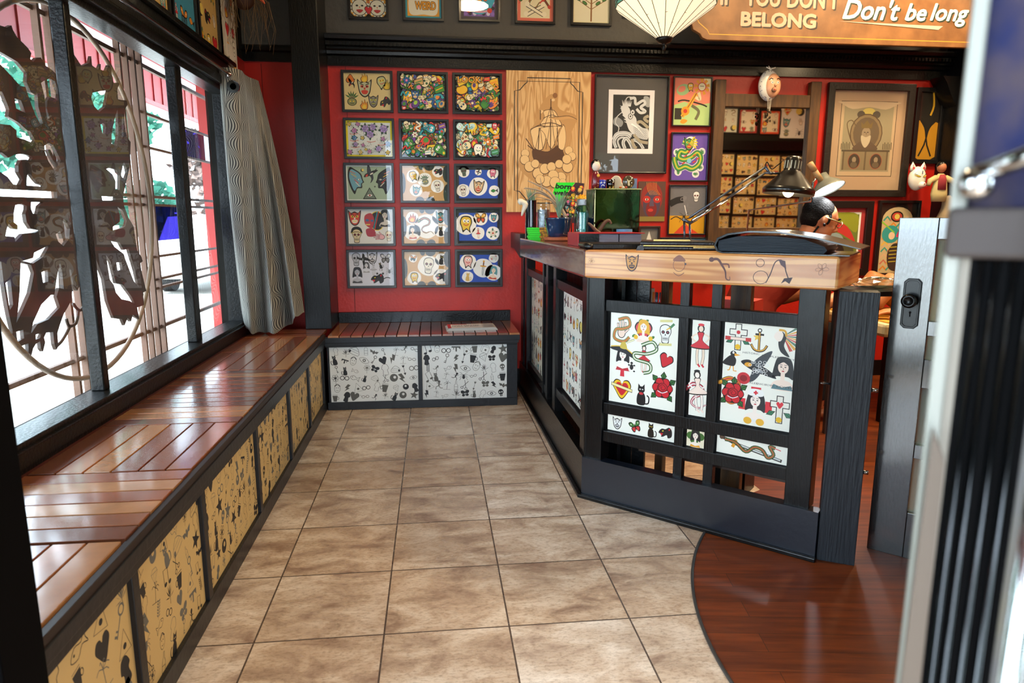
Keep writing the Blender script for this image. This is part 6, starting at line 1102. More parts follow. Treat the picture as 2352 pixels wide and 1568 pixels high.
orb(.035, .6, .018, lambda A: [A.oell(.4*math.cos(i*1.2), .4*math.sin(i*1.2), .4, .22, .05, '#9a6a4a', i*1.2) for i in range(5)])
orb(.22, .6, .035, lambda A: [m_mask(A, '#c9904f', kk, kk, '#c9904f')])
orb(.42, .55, .04, lambda A: [A.oell(0, .1, .55, .6, .05, '#7a5040'), A.blob([(-.6, .5), (0, 1), (.6, .5), (0, .4)], '#8a5a48'), A.ln([(-.5, -.6), (0, -.9), (.5, -.6)], .06, '#6a4438', smooth=3), A.ell(.6, .2, .09, .09, '#3a3844')])
orb(.585, .55, .042, lambda A: [A.ln([(-.9, .6), (-.3, .7), (.1, .2), (.4, -.3), (.5, -.9), (.8, -1.0), (.8, -.7)], .24, '#5a3430', smooth=5, taper=True), A.ell(-.8, .65, .22, .2, '#5a3430'), A.ln([(.1, .3), (.6, .3), (.7, 0)], .12, '#6a3a34', smooth=3)])
orb(.76, .5, .045, lambda A: [A.oell(-.6, .6, .3, .3, .04, kk), A.oell(-.5, -.5, .55, .5, .04, kk), A.ln([(-.1, -.9), (.2, -.2), (.5, .7), (1.0, .8), (1.3, 0), (1.5, -.5)], .07, kk, smooth=5), A.poly([(1.2, -.5), (1.8, -.4), (1.6, -.9), (1.3, -.7), (1.0, -.9)], kk), A.poly([(.7, .9), (1.2, .8), (1.3, .2), (.9, .5)], '#5a444c')])
orb(.945, .62, .022, lambda A: [A.oell(.5*math.cos(i*1.1), .5*math.sin(i*1.1), .45, .24, .05, '#8a5c44', i*1.1) for i in range(5)])
# black bracket between the worktop and the wall
bk = MB().prism([(2.432, 1.09), (2.947, 1.09), (2.947, .985), (2.74, .985), (2.432, .942)], fx, 1.062, 1.115).build('counter_bracket', black, recalc=True, bevel=.002); tag(bk, 'black timber bracket joining the worktop to the red wall', 'bracket')
# gate post and half door
gp_ = thing('gate_post', 'square black grained timber post beside the counter end', 'post', (1.93, .28, 0)); a0 = V((1.852, .276, 0)); gd = V((.106, -.058, 0)).normalized(); gn = V((gd.y, -gd.x, 0)); gn = gn if gn.dot(CAM-a0) > 0 else -gn
MB().obox(a0, gd, -gn, Z, 0, .121, 0, .082, 0, .952).build('post', pbr('blue black grained post', '#1b2026', .5, bump=.6, bscale=26, stretch=(5, 5, .35)), gp_, bevel=.002)
for a_, b_, z_, r_ in ((.119, .145, .62, .007), (.119, .14, .33, .007), (-.06, .001, .63, .004)): MB().tube([a0+gd*a_-gn*.04+Z*z_, a0+gd*b_-gn*.04+Z*z_], r_, 10).build('bolt', chrome, gp_, smooth=True)
hd = thing('half_door', 'black painted half door with frosted panes and an old black knob plate', 'half door', (2.3, .1, 0)); h0 = V((2.083, .338, 0)); hdv = V((.099, -.099, 0)).normalized(); hn = V((-hdv.y, hdv.x, 0)); hn = hn if hn.dot(CAM-h0) > 0 else -hn
def hb_(m, u0, u1, z0, z1, d0=0, d1=.04): return m.obox(h0, hdv, -hn, Z, u0, u1, d0, d1, z0, z1)
dg = pbr('worn glossy black door', '#101315', .26, coat=1, bump=.3, bscale=70, stretch=(2, 2, .6), crough=.12); dg.node_tree.nodes['Principled BSDF'].inputs['Coat IOR'].default_value = 1.9
m = MB(); hb_(m, 0, .115, 0, 1.19); m.build('stile', dg, hd, bevel=.002); m = MB(); hb_(m, .56, .675, 0, 1.19); m.build('stile', dg, hd, bevel=.002)
for z0, z1 in ((0, .17), (.37, .42), (.62, .72), (.80, .85), (1.12, 1.19)): m = MB(); hb_(m, .115, .56, z0, z1); m.build('rail', dg, hd, bevel=.002)
fg = bpy.data.materials.new('frosted glass'); fg.use_nodes = True; b = fg.node_tree.nodes['Principled BSDF']; b.inputs['Base Color'].default_value = hx('#bfe6dc'); b.inputs['Roughness'].default_value = .5; b.inputs['Transmission Weight'].default_value = .85; b.inputs['IOR'].default_value = 1.2
for z0, z1 in ((.17, .37), (.42, .62), (.72, .80), (.85, 1.12)): m = MB(); hb_(m, .115, .56, z0, z1, .016, .022); m.build('frosted_pane', fg, hd)
hp = lambda u, z, d=0: h0+hdv*u+Z*z+hn*d
def oct_(cu, cz, a, b, c): return [(cu-a+c, cz-b), (cu+a-c, cz-b), (cu+a, cz-b+c), (cu+a, cz+b-c), (cu+a-c, cz+b), (cu-a+c, cz+b), (cu-a, cz+b-c), (cu-a, cz-b+c)]
pl = MB(); pf = lambda u, v, w_: hp(u, v, w_); KZ = .905; pl.prism(oct_(.06, KZ, .027, .085, .012), pf, 0, .004); pl.slab([oct_(.06, KZ, .025, .083, .011), oct_(.06, KZ, .020, .077, .009)[::-1]], pf, .004, .008); kn_ = pl.build('knob_plate', pbr('black iron', '#040405', .3, 0, coat=.15, spec=.3), hd, recalc=True, bevel=.001)
sub(MB().lathe([(.008, .004), (.009, .025), (.020, .03), (.024, .040), (.022, .048), (.015, .051), (.013, .049), (.0001, .048)], hp(.058, KZ+.012), 28, ax=(hdv, Z, hn)), 'knob', M['black iron'], kn_, smooth=True, recalc=True)
sub(MB().lathe([(.004, .0042), (.004, .005), (.0001, .005)], hp(.06, KZ-.03), 12, ax=(hdv, Z, hn)).obox(hp(.06, KZ-.03), hdv, Z, hn, -.0018, .0018, -.014, 0, .004, .005), 'keyhole', pbr('keyhole dark', '#000000', .9), kn_)
# ------------------------------------------------------------------ foreground glass entrance door, close to the camera
E0 = V((.846, -1.432, 0)); ed = V((.8, -.6, 0)).normalized(); en = V((-.6, -.8, 0)).normalized()
fd = thing('entrance_door', 'open entrance door edge with pale metal trim and chrome pull, blurred close to the camera', 'door', (E0.x+.2, E0.y-.15, 0))
def fb(m, u0, u1, z0, z1, d0=0, d1=.03): return m.obox(E0, ed, en, Z, u0, u1, d0, d1, z0, z1)
m = MB(); fb(m, 0, .009, .06, 2.2, -.008, .004); m.build('edge_trim', pbr('satin aluminium', '#8e8e86', .45, .5), fd, bevel=.002)
m = MB(); fb(m, .009, .014, .06, 1.165, -.008, .002); m.build('beige_strip', pbr('beige door strip', '#7c7468', .5), fd)
m = MB(); fb(m, .014, .052, .06, 1.165, -.02, .001); m.build('black_gasket', pbr('matte rubber', '#030304', .6, spec=.05), fd)
for u_ in (.020, .027, .036, .045): MB().tube([E0+ed*u_+en*.002+Z*.06, E0+ed*u_+en*.002+Z*1.165], .0022, 10).build('gasket_bead', pbr('glossy rubber', '#050607', .12, coat=.6), fd, smooth=True)
m = MB(); fb(m, .052, .9, .06, 1.165, -.015, 0); m.build('lower_panel', pbr('cream door panel', '#5a5446', .45, col2='#4a4a50', cscale=18), fd)
m = MB(); fb(m, .0, .9, 1.165, 1.195, -.02, .012); m.build('middle_rail', pbr('brown door rail', '#362c28', .6), fd, bevel=.003)
m = MB(); fb(m, .009, .9, 1.195, 2.2, -.01, -.004); m.build('upper_panel', pbr('mottled blue brown panel', '#40343c', .55, col2='#0c1240', cscale=34, cfac=.5, stretch=(1, 1, .6), spec=.2), fd)  # upper panel mottled dark blue and brown by noise
m = MB(); P2 = lambda u, z, d: E0+ed*u+Z*z+en*d; m.tube([P2(.052, .3, .05), P2(.056, 1.205, .05)], .0065, 14); m.build('pull_bar', chrome, fd, smooth=True)
m = MB(); m.tube([P2(.01, 1.213, .015), P2(.04, 1.225, .04), P2(.075, 1.243, .05), P2(.12, 1.26, .02)], .006, 12).ball(P2(.012, 1.209, .016), .010); m.build('pull_bracket', chrome, fd, smooth=True)
m = MB(); m.prism([(-.006, .06), (.02, .06), (.012, 1.04), (.004, 1.06)], lambda u, v, w_: P2(u, v, w_), .013, .022); m.build('weather_strip', pbr('brown strip', '#5a4c40', .6), fd, recalc=True)
# ------------------------------------------------------------------ things on the counter
TZ = 1.0655
def ctx(x, Y): return onY(x, 540, Y).x
cs = thing('card_stack', 'stack of bright green sticker cards with colourful ends on the counter corner', 'card stack', (1.115, 2.06, TZ))
for i in range(6):
    q = i*.0115; m = MB(); dx = random.uniform(-.004, .004); m.box(1.062+dx, 2.03, TZ+q, 1.125+dx, 2.10, TZ+q+.0105); m.build('card', pbr('fluorescent green card', '#2fe02f', .5), cs)
    m = MB(); m.box(1.125+dx, 2.03, TZ+q, 1.172+dx, 2.10, TZ+q+.0105); m.build('card_end', pbr('patterned card ends', '#d8a020', .5, col2='#3a1c24', cscale=70, cfac=.5), cs)
PX_, PY_ = 1.200, 1.87
pot = thing('plant_pot', 'blue glazed pot with spiky air plant and driftwood on a terracotta saucer', 'plant pot', (PX_, PY_, TZ))
MB().lathe([(.0001, 0), (.070, 0), (.078, .006), (.078, .020), (.070, .020), (.066, .010), (.0001, .010)], (PX_, PY_, TZ), 32).build('saucer', terra, pot, smooth=False)
MB().lathe([(.0001, .011), (.045, .011), (.055, .03), (.068, .075), (.073, .112), (.077, .116), (.077, .124), (.070, .124), (.066, .110), (.0001, .105)], (PX_, PY_, TZ), 36).build('pot_body', pbr('blue glaze', '#1d3f66', .08, coat=1, col2='#12233f', cscale=12, crough=.03), pot, smooth=True)
MB().lathe([(.0001, .112), (.066, .110)], (PX_, PY_, TZ), 24).build('soil', pbr('bark soil', '#5a4630', .9, bump=.6, bscale=90), pot)
m = MB(); random.seed(21)
for i in range(46):
    a = U(0, 6.28); r = U(.01, .05); h = U(.07, .15); p = V((PX_+.005, PY_, TZ+.112)); m.tube([p, p+V((r*.4*math.cos(a), r*.4*math.sin(a), h*.55)), p+V((r*math.cos(a), r*math.sin(a), h))], [.004, .003, .0006], 5, cap=False)
m.build('air_plant', pbr('air plant green', '#7fa08c', .6), pot, smooth=True)
def drift(pts, r, seed=0): return cr([onY(x, y, PY_+d) for x, y, d in pts], 4), r
m = MB(); wdr = pbr('bleached driftwood', '#9c8b78', .7, bump=.4, bscale=60)
for pts, r0 in (([(1300, 500, 0), (1284, 470, .02), (1262, 440, .03), (1235, 425, .04), (1212, 415, .05)], .011), ([(1285, 475, 0), (1262, 452, .02), (1240, 438, .0), (1210, 432, .0), (1203, 434, 0)], .008), ([(1262, 452, .02), (1235, 442, .02), (1215, 455, .03), (1204, 470, .03)], .007), ([(1290, 485, 0), (1268, 462, -.01), (1248, 455, -.02), (1232, 452, -.02)], .006), ([(1245, 438, .02), (1243, 422, .03), (1241, 408, .03)], .005)):
    P = cr([onY(x, y, PY_+d) for x, y, d in pts], 4); m.tube(P, [r0*(1-.8*i/(len(P)-1)) for i in range(len(P))], 7)
m.build('driftwood', wdr, pot, smooth=True)
p = onY(1198, 474, PY_); (MB().tube(cr([p+V((-.02, 0, .02)), p+V((.0, 0, .025)), p+V((.02, 0, .01)), p+V((.01, 0, -.02)), p+V((0, 0, -.05))], 3), [.004, .016, .018, .016, .014, .016, .016, .014, .012, .010, .008, .006, .003], 8).build('shell_ornament', pbr('white shell', '#ddd8c8', .5), pot, smooth=True))
vx = ctx(1219, 2.3); vz = onY(1219, 460, 2.3).z
vas = thing('glass_vase', 'tall dark glass cylinder vase holding a spiky air plant', 'vase', (vx, 2.3, TZ))
MB().lathe([(.0001, 0), (.034, 0), (.034, vz-TZ), (.031, vz-TZ), (.031, .01), (.0001, .01)], (vx, 2.3, TZ), 28).build('vase_body', pbr('dark glass', '#06090e', .05, coat=1), vas, smooth=False)
m = MB()
for i in range(40):
    a = U(0, 6.28); r = U(.01, .045); h = U(.04, .095); p = V((vx, 2.3, vz-.01)); m.tube([p+V((r*.4*math.cos(a), r*.4*math.sin(a), 0)), p+V((r*.6*math.cos(a), r*.6*math.sin(a), h*.5)), p+V((r*1.2*math.cos(a), r*1.2*math.sin(a), h))], [.003, .0025, .0005], 4, cap=False)
m.build('air_plant', M['air plant green'], vas)
vx2 = ctx(1248, 2.2); tag(MB().lathe([(.0001, 0), (.040, 0), (.040, .20), (.036, .215), (.0375, .2), (.0375, .004), (.0001, .004)], (vx2, 2.2, TZ), 28).build('glass_cylinder', clearglass, recalc=True), 'clear glass cylinder with silver lining behind the blue pot', 'glass jar')
tag(MB().lathe([(.0001, .005), (.034, .005), (.034, .17), (.0001, .17)], (vx2, 2.2, TZ), 20).build('silver_foil_roll', pbr('crumpled foil', '#b8bcc4', .2, 1, bump=1, bscale=45)), 'crumpled silver foil roll inside the clear glass cylinder', 'foil roll')
# green lettered card and pattern cards behind the pot
def card(label, poly, Y, col, painter=None, name='art_card', cat='card'):
    P = [onY(x, y, Y) for x, y in poly]; cx = sum(p.x for p in P)/len(P); zz = min(p.z for p in P); r = thing(name, label, cat, (cx, Y, TZ)); MB().prism([(p.x, p.z) for p in P], lambda u, v, w_: V((u, w_, v)), Y, Y+.003).build('card_sheet', pbr(*col) if isinstance(col, tuple) else col, r, recalc=True)
    MB().tube([(cx, Y+.006, TZ), (cx, Y+.006, zz+.02)], .003, 6).build('card_stand', blackm, r)
    if painter: A = Art((0, Y-.0004, 0), (1, 0, 0), (0, 0, 1), (0, -1, 0)); painter(A, P); A.done('card_face', ink, r)
    return r
def pc1(A, P):
    A.poly([(p.x, p.z) for p in P], '#1fe32a'); a = onY(1276, 432, 2.12); b = onY(1310, 432, 2.12); text(A, 'born', a.x, a.z, .027, K, .088, bold=.002, shear=.2, base=-.05); a = onY(1272, 447, 2.12); text(A, 'weird.', a.x, a.z, .027, K, .115, bold=.002, shear=.2, base=-.05)
card('fluorescent green card printed born weird behind the blue pot', [(1278, 419), (1321, 419), (1304, 441), (1284, 466), (1270, 443)], 2.12, ('fluorescent green card',), pc1)
def pc2(A, P):
    xs = [p.x for p in P]; zs = [p.z for p in P]; random.seed(31); A.poly([(p.x, p.z) for p in P], '#3a2028'); cx, cz = sum(xs)/len(xs), sum(zs)/len(zs)
    for i in range(46):
        t = R()**.5*.78; p = random.choice(P); q = random.choice(P); k = R(); e = (p.x*k+q.x*(1-k), p.z*k+q.z*(1-k)); A.at(cx+(e[0]-cx)*t, cz+(e[1]-cz)*t, U(.010, .02), U(0, 6)); random.choice((m_blobman, m_flower, m_flame, m_mask))(A, random.choice(BR))
card('card crowded with orange and pink cartoon shapes standing behind the mason jar', [(1322, 419), (1342, 421), (1336, 470), (1325, 512), (1290, 512), (1282, 480), (1300, 450)], 2.10, ('brown card', '#3a2028'), pc2)
# mason jar
jx, jy = 1.305, 1.70; jar = thing('mason_jar', 'pale blue glass mason jar with a zinc screw lid', 'jar', (jx, jy, TZ))
MB().lathe([(.0001, 0), (.044, 0), (.050, .008), (.052, .05), (.052, .15), (.046, .175), (.034, .188), (.034, .206), (.031, .206), (.031, .188), (.043, .172), (.049, .15), (.049, .01), (.0001, .004)], (jx, jy, TZ), 36).build('jar_glass', jarglass, jar, smooth=True)
MB().lathe([(.037, .186), (.038, .188), (.038, .214), (.034, .218), (.0001, .218)], (jx, jy, TZ), 30).build('lid', pbr('zinc lid', '#9a9ea0', .45, .8, bump=.3, bscale=100), jar)
MB().lathe([(.0001, .008), (.028, .008), (.030, .15), (.0001, .155)], (jx+.005, jy, TZ), 18).build('paper_lining', pbr('pale paper', '#c8d8d4', .7), jar)
def spiky(px_, py_, Y, r, c, label, name):
    p = onY(px_, py_, Y); o = thing(name, label, 'cactus', (p.x, Y, TZ)); m = MB().ball(p, r, r, r*.95, 16)
    for i in range(70):
        z = 1-2*(i+.5)/70; a = i*2.4; s = math.sqrt(1-z*z); d = V((s*math.cos(a), s*math.sin(a), z)); m.tube([p+d*r*.9, p+d*r*1.22], [.0042, .0012], 4)
    m.build('flower_ball', pbr(name+' colour', c, .5), o); MB().tube([(p.x, Y, TZ+.06), p], .006, 6).build('stem', pbr('cactus green', '#3f6a3a', .6), o); MB().lathe([(.0001, 0), (.022, 0), (.027, .065), (.0001, .065)], (p.x, Y, TZ), 18).build('pot', pbr('tiny dark pot', '#26201c', .5), o)
spiky(1337, 459, 1.93, .028, '#e8a81c', 'round yellow grafted cactus behind the mason jar', 'yellow_cactus'); spiky(1359, 462, 1.85, .026, '#d8323a', 'round red grafted cactus behind the mason jar', 'red_cactus')
# polished metal box with things on top
bx0, bx1 = onY(1364, 500, 1.42).x, onY(1470, 500, 1.42).x; bzt = onY(1415, 433, 1.42).z
box = thing('metal_box', 'polished brassy metal box reflecting the lamps, standing on the counter', 'box', ((bx0+bx1)/2, 1.5, TZ))
MB().box(bx0, 1.42, TZ, bx1, 1.60, bzt).build('box_body', pbr('polished brass steel', '#5c543a', .06, 1, bump=.10, bscale=7), box, bevel=.006)
MB().box(bx0-.002, 1.417, bzt-.004, bx1+.002, 1.603, bzt+.001).build('top_edge', pbr('brass edge', '#b8a468', .25, 1), box)
def onbox(x, Y=1.47): return V((onY(x, 430, Y).x, Y, bzt+.0012))
p = onbox(1368); dk = thing('kokeshi_doll', 'wooden doll with black hair and dark red robe on the metal box', 'doll', p)
MB().lathe([(.0001, 0), (.020, 0), (.021, .03), (.018, .06), (.012, .082), (.0001, .084)], p, 24).build('robe', pbr('dark red lacquer', '#6e1420', .25, coat=.6), dk, smooth=True); MB().ball(p+V((0, 0, .106)), .021, .021, .024).build('face', pbr('doll face', '#e8d8c4', .5), dk, smooth=True)
MB().ball(p+V((0, .006, .112)), .025, .021, .026).build('hair', pbr('doll hair', '#0c0a0b', .25), dk, smooth=True); MB().ball(p+V((.008, -.017, .06)), .008, .005, .008).build('gold_fan', pbr('gold spot', '#d8a83a', .4), dk, smooth=True)
p = onbox(1382); mg = thing('blue_monster_cup', 'small blue cup with a white drawn grumpy face on the metal box', 'cup', p); MB().lathe([(.0001, 0), (.020, 0), (.022, .036), (.018, .042), (.0001, .042)], p, 22).build('cup_body', pbr('cobalt', '#1a2f9c', .3, coat=.4), mg, smooth=True)
A = Art(p+V((0, -.0225, .02)), (1, 0, 0), (0, 0, 1), (0, -1, 0)); A.ell(-.007, .008, .004, .004, '#e8e8f0'); A.ell(.007, .008, .004, .004, '#e8e8f0'); A.ell(-.007, .008, .002, .002, K); A.ell(.007, .008, .002, .002, K); A.ln([(-.007, -.008), (0, -.002), (.008, -.008)], .003, '#e8e8f0', smooth=3); A.done('drawn_face', ink, mg)
p = onbox(1402); tag(MB().lathe([(.0001, 0), (.019, 0), (.021, .044), (.018, .044), (.017, .006), (.0001, .006)], p, 24).build('steel_shot_cup', pbr('dark chrome', '#5a5a5c', .12, 1), smooth=True), 'dark shiny metal shot cup between the blue cup and the white heart', 'cup')
p = onbox(1420, 1.5); tag(MB().prism([(-.035, 0), (.028, 0), (.030, .02), (.018, .03), (.018, .045), (.005, .062), (-.015, .065), (-.034, .05), (-.036, .02)], lambda u, v, w_: p+V((u, w_, v)), 0, .018).build('white_heart_ornament', pbr('bone white', '#d8cdb4', .6), recalc=True, bevel=.005), 'bone white rounded ornament standing on the metal box', 'ornament')
p = onbox(1443, 1.45); gb = thing('paperweight_disc', 'round dark glass disc with a pale figure inside on the metal box', 'paperweight', p); MB().lathe([(.0001, -.008), (.026, -.006), (.030, 0), (.026, .006), (.0001, .008)], p+V((0, 0, .032)), 28, ax=(V((1, 0, 0)), V((0, 0, 1)), V((0, 1, 0)))).build('disc', pbr('smoky resin', '#4a4230', .1, coat=.8), gb, smooth=True)
A = Art(p+V((0, -.0085, .03)), (1, 0, 0), (0, 0, 1), (0, -1, 0)); A.blob([(-.004, -.015), (.006, -.015), (.004, 0), (.012, .012), (0, .008), (-.010, .015), (-.006, 0)], '#c8bc94'); A.done('pale_figure', ink, gb); MB().box(p.x-.008, p.y-.005, p.z, p.x+.008, p.y+.005, p.z+.005).build('foot', darkw, gb)
p = onbox(1456, 1.53); tag(MB().box(p.x-.012, 1.52, p.z, p.x+.012, 1.57, p.z+.052).build('blue_card_box', pbr('dusty blue card', '#6f87a8', .7)), 'dusty blue card box at the back right of the metal box top', 'box')
for i, (x, c) in enumerate(((1425, '#c86a2a'), (1432, '#e8d8c0'), (1438, '#a83a1e'))): p = onbox(x, 1.435); tag(MB().ball(p+V((0, 0, .005)), .007, .006, .005).build('bead', pbr('bead%d' % i, c, .3), smooth=True), ('orange', 'cream', 'rust red')[i]+' bead lying on the front edge of the metal box', 'bead')
# horns, little black jar, blue cup
hr = thing('horn_piece', 'brown carved horns lying in front of the metal box', 'horns', (1.30, 1.36, TZ)); hm_ = pbr('brown horn', '#5a4030', .45, bump=.3, bscale=60)
m = MB(); Pq = [onY(x, y, 1.36) for x, y in ((1352, 552), (1375, 530), (1388, 512), (1398, 506), (1404, 514))]; P = cr(Pq, 4); m.tube(P, [.013*(1-.6*i/(len(P)-1)) for i in range(len(P))], 8); m.build('horn', hm_, hr, smooth=True)
m = MB(); P = cr([onY(x, y, 1.34) for x, y in ((1395, 548), (1372, 532), (1356, 516), (1350, 512))], 4); m.tube(P, [.012*(1-.7*i/(len(P)-1)) for i in range(len(P))], 8); m.build('horn', hm_, hr, smooth=True)
p = V((onY(1402, 530, 1.38).x, 1.38, TZ)); bj = thing('little_black_jar', 'little black lidded jar beside the light blue cup', 'jar', p); MB().lathe([(.0001, 0), (.022, 0), (.025, .01), (.025, .035), (.0001, .035)], p, 24).build('jar_body', rough_black, bj); MB().lathe([(.0001, .0352), (.027, .0352), (.027, .048), (.0001, .048)], p, 24).build('lid', pbr('dark lid', '#232327', .3), bj)
p = V((onY(1433, 530, 1.385).x, 1.378, TZ)); tag(MB().lathe([(.0001, 0), (.036, 0), (.038, .07), (.035, .07), (.033, .006), (.0001, .006)], p, 30).build('light_blue_cup', pbr('light blue ceramic', '#5f93bf', .4), smooth=False), 'plain light blue cup in front of the metal box', 'cup')
# binders and portfolios
rb = thing('red_binder', 'red and black binder full of grey sheets lying flat', 'binder', (1.30, 1.20, TZ)); o = V((1.16, 1.135, TZ)); a_ = V((1, .05, 0)).normalized(); b_ = V((-.05, 1, 0)).normalized()
MB().obox(o, a_, b_, Z, 0, .30, 0, .19, 0, .004).obox(o, a_, b_, Z, -.004, .30, -.002, .19, .054, .058).obox(o, a_, b_, Z, -.004, 0, 0, .19, 0, .055).build('red_cover', pbr('red binder cover', '#a31f28', .4), rb, bevel=.001)
MB().obox(o, a_, b_, Z, .001, .09, .001, .18, .0045, .0535).build('black_spine_pad', rough_black, rb)
for k, (u0, u1) in enumerate(((.092, .180), (.186, .285))): MB().obox(o, a_, b_, Z, u0, u1, .004, .18, .006, .052).build('sheets', pbr('grey paper stack', '#8a8a9c', .6, bump=.8, bscale=12, stretch=(.3, .3, 40)), rb)
bf = thing('black_folder', 'thin black folder lying on the counter in front of the red binder', 'folder', (1.30, .95, TZ)); o = V((1.145, .845, TZ)); a_ = V((1, -.04, 0)).normalized(); b_ = V((.04, 1, 0)).normalized()
MB().obox(o, a_, b_, Z, 0, .30, 0, .22, 0, .022).build('cover', rough_black, bf, bevel=.004); MB().tube([o+Z*.011+b_*.0, o+Z*.011+b_*.22], .012, 10).build('rounded_spine', rough_black, bf, smooth=True)
zc = thing('zip_portfolio', 'black zip-up portfolio case with a dangling leather tag', 'portfolio', (1.47, .72, TZ)); o = V((1.325, .775, TZ)); a_ = V((1, -.34, 0)).normalized(); b_ = V((.34, 1, 0)).normalized()
MB().obox(o, a_, b_, Z, 0, .29, 0, .20, 0, .016).obox(o, a_, b_, Z, 0, .28, 0, .20, .018, .034).build('case_body', rough_black, zc, bevel=.005); MB().obox(o, a_, b_, Z, .0, .29, -.002, .002, .0155, .0185).build('zip', pbr('brass zip', '#b89a5a', .3, 1), zc)
MB().obox(o, a_, b_, Z, .20, .292, -.003, .0, .010, .013).obox(o, a_, b_, Z, .05, .19, .05, .10, .0345, .039).build('metal_strip', pbr('brass zip'), zc); MB().prism([(-.02, -.03), (.018, -.024), (.012, .008), (-.008, .004)], lambda u, v, w_: o+a_*(.0+u)+Z*(.012+v)+b_*(w_), -.012, -.008).build('leather_tag', rough_black, zc, recalc=True)
bp_ = thing('large_portfolio', 'large bulging black portfolio of clear sleeves on the counter edge', 'portfolio', (1.75, .50, TZ)); o = F0+dT*.505-nT*.012+Z*(TZ)-V((0, 0, 0)); pf2 = lambda u, v, w_: o+dT*u+Z*v-nT*w_
lens = [(.0, .030), (.006, .012), (.03, .0), (.42, .0)]; tp = [(.47, .030), (.42, .036), (.33, .058), (.22, .072), (.12, .074), (.04, .062), (.008, .048)]
MB().prism([(.012, .008), (.36, .006), (.37, .018), (.36, .030), (.30, .052), (.2, .062), (.08, .060), (.014, .044)], pf2, .008, .28).build('sleeves', pbr('sleeve edges', '#46505a', .3, bump=1, bscale=16, stretch=(.5, .5, 50)), bp_, recalc=True)
cv = [(.0, .028), (.010, .054), (.045, .070), (.12, .080), (.22, .078), (.33, .062), (.42, .040), (.47, .026), (.47, .022), (.42, .034), (.33, .055), (.22, .071), (.12, .073), (.05, .063), (.016, .048), (.007, .028), (.016, .010), (.03, .005), (.44, .005), (.44, 0), (.03, 0), (.010, .006)]
MB().prism(cv, pf2, 0, .30).build('cover', pbr('soft black plastic', '#0d0e0f', .22, coat=.5), bp_, recalc=True, bevel=.001)
# ------------------------------------------------------------------ lamps
def arm(m, a, b, r=.005, gap=.02):
    n = (b-a).cross(V((0, 1, 0))).normalized()*gap/2; m.tube([a+n, b+n], r, 8).tube([a-n, b-n], r, 8)
LY = 1.02; l1 = thing('desk_lamp', 'black jointed desk lamp with a wide conical shade reaching across the mirror', 'desk lamp', (onY(1583, 545, LY).x, LY, TZ)); Q = lambda x, y, d=0: onY(x, y, LY+d)
MB().box(Q(1583, 560).x-.03, LY-.02, TZ, Q(1583, 560).x+.03, LY+.05, TZ+.03).build('clamp', steel, l1, bevel=.003)
m = MB(); arm(m, V((Q(1580, 545).x, LY, TZ)), Q(1578, 508), .005, .024); m.tube([Q(1568, 503), Q(1585, 512), Q(1600, 503)], .007, 8); m.build('stem', steel, l1, smooth=True)
m = MB(); m.tube([Q(1590, 510), Q(1757, 397)], .005, 8).tube([Q(1583, 500), Q(1760, 382)], .005, 8); m.tube([Q(1757, 382), Q(1768, 398), Q(1774, 398)], .006, 8).tube([Q(1757, 397), Q(1790, 398)], .005, 8); m.build('arm', steel, l1, smooth=True)
MB().tube([Q(1590, 507, -.006), Q(1670, 458, -.006)], .008, 8).build('spring', chrome, l1, smooth=True)
m = MB(); m.tube(cr([Q(1757, 384), Q(1762, 372), Q(1772, 388), Q(1785, 380), Q(1795, 372)], 5), .0022, 6); m.build('cable', blackm, l1)
sc = Q(1811, 440); ax_ = V((.10, 0, 1)).normalized(); axx = (V((1, 0, -.10)).normalized(), V((0, 1, 0)), ax_)
sh_ = MB().lathe([(.105, -.012), (.107, .008), (.098, .018), (.040, .082), (.034, .088), (.033, .135), (.026, .146), (.0001, .147)], sc, 40, ax=axx, cap=False).build('lamp_shade', pbr('bronze black enamel', '#1a1712', .3, .3, coat=.5), l1, smooth=True, solid=.0015); sh_.data.materials[0].use_backface_culling = False
m = MB(); [m.obox(sc+axx[0]*(.0345*math.cos(a))+axx[1]*(.0345*math.sin(a)), V((-math.sin(a), math.cos(a), 0)), V((math.cos(a), math.sin(a), 0)), ax_, -.0022, .0022, 0, .001, .095, .128) for a in [i*2*PI/14 for i in range(14)]]; m.build('vent_slot', pbr('pale slot', '#b8b49c', .5), l1)
MB().ball(sc+V((0, 0, .004)), .024, .024, .028).build('bulb', pbr('warm bulb', '#fff0c8', .5, emit='#ffdf9a', es=18), l1, smooth=True); MB().lathe([(.024, .03), (.016, .075)], sc, 16, ax=axx).build('socket', white, l1)
lamp('desk_lamp_light', 'POINT', sc+V((0, -.0, -.035)), 5, (1, .85, .6), shadow_soft_size=.02)
L2 = 1.95; s2 = onY(1903, 436, L2); l2 = thing('work_lamp', 'bright white work lamp with clear clamp above the tattooist', 'desk lamp', s2); nn = V((.24, -.42, -.85)).normalized(); t1 = nn.cross(V((0, 1, 0))).normalized(); t1 = V((.88, 0, .36)).normalized(); t1 = (t1-nn*t1.dot(nn)).normalized(); t2 = nn.cross(t1)
MB().lathe([(.094, 0), (.092, -.004), (.070, -.035), (.035, -.065), (.028, -.10), (.0001, -.105)], s2, 32, ax=(t1, t2, nn), cap=False).build('lamp_shade', pbr('grey lamp shade', '#7c8078', .35, .4), l2, smooth=True, solid=.001, recalc=True)
MB().lathe([(.0001, -.012), (.088, -.008)], s2, 32, ax=(t1, t2, nn)).build('glowing_disc', pbr('white lamp face', '#ffffff', .5, emit='#f4fbff', es=16), l2)
q = onY(1871, 392, L2); m = MB(); m.tube([onY(1886, 415, L2), q], .016, 10).tube([q, onY(1860, 374, L2)], .017, 10); m.build('grip', pbr('tan grip', '#b08a5c', .5), l2, smooth=True)
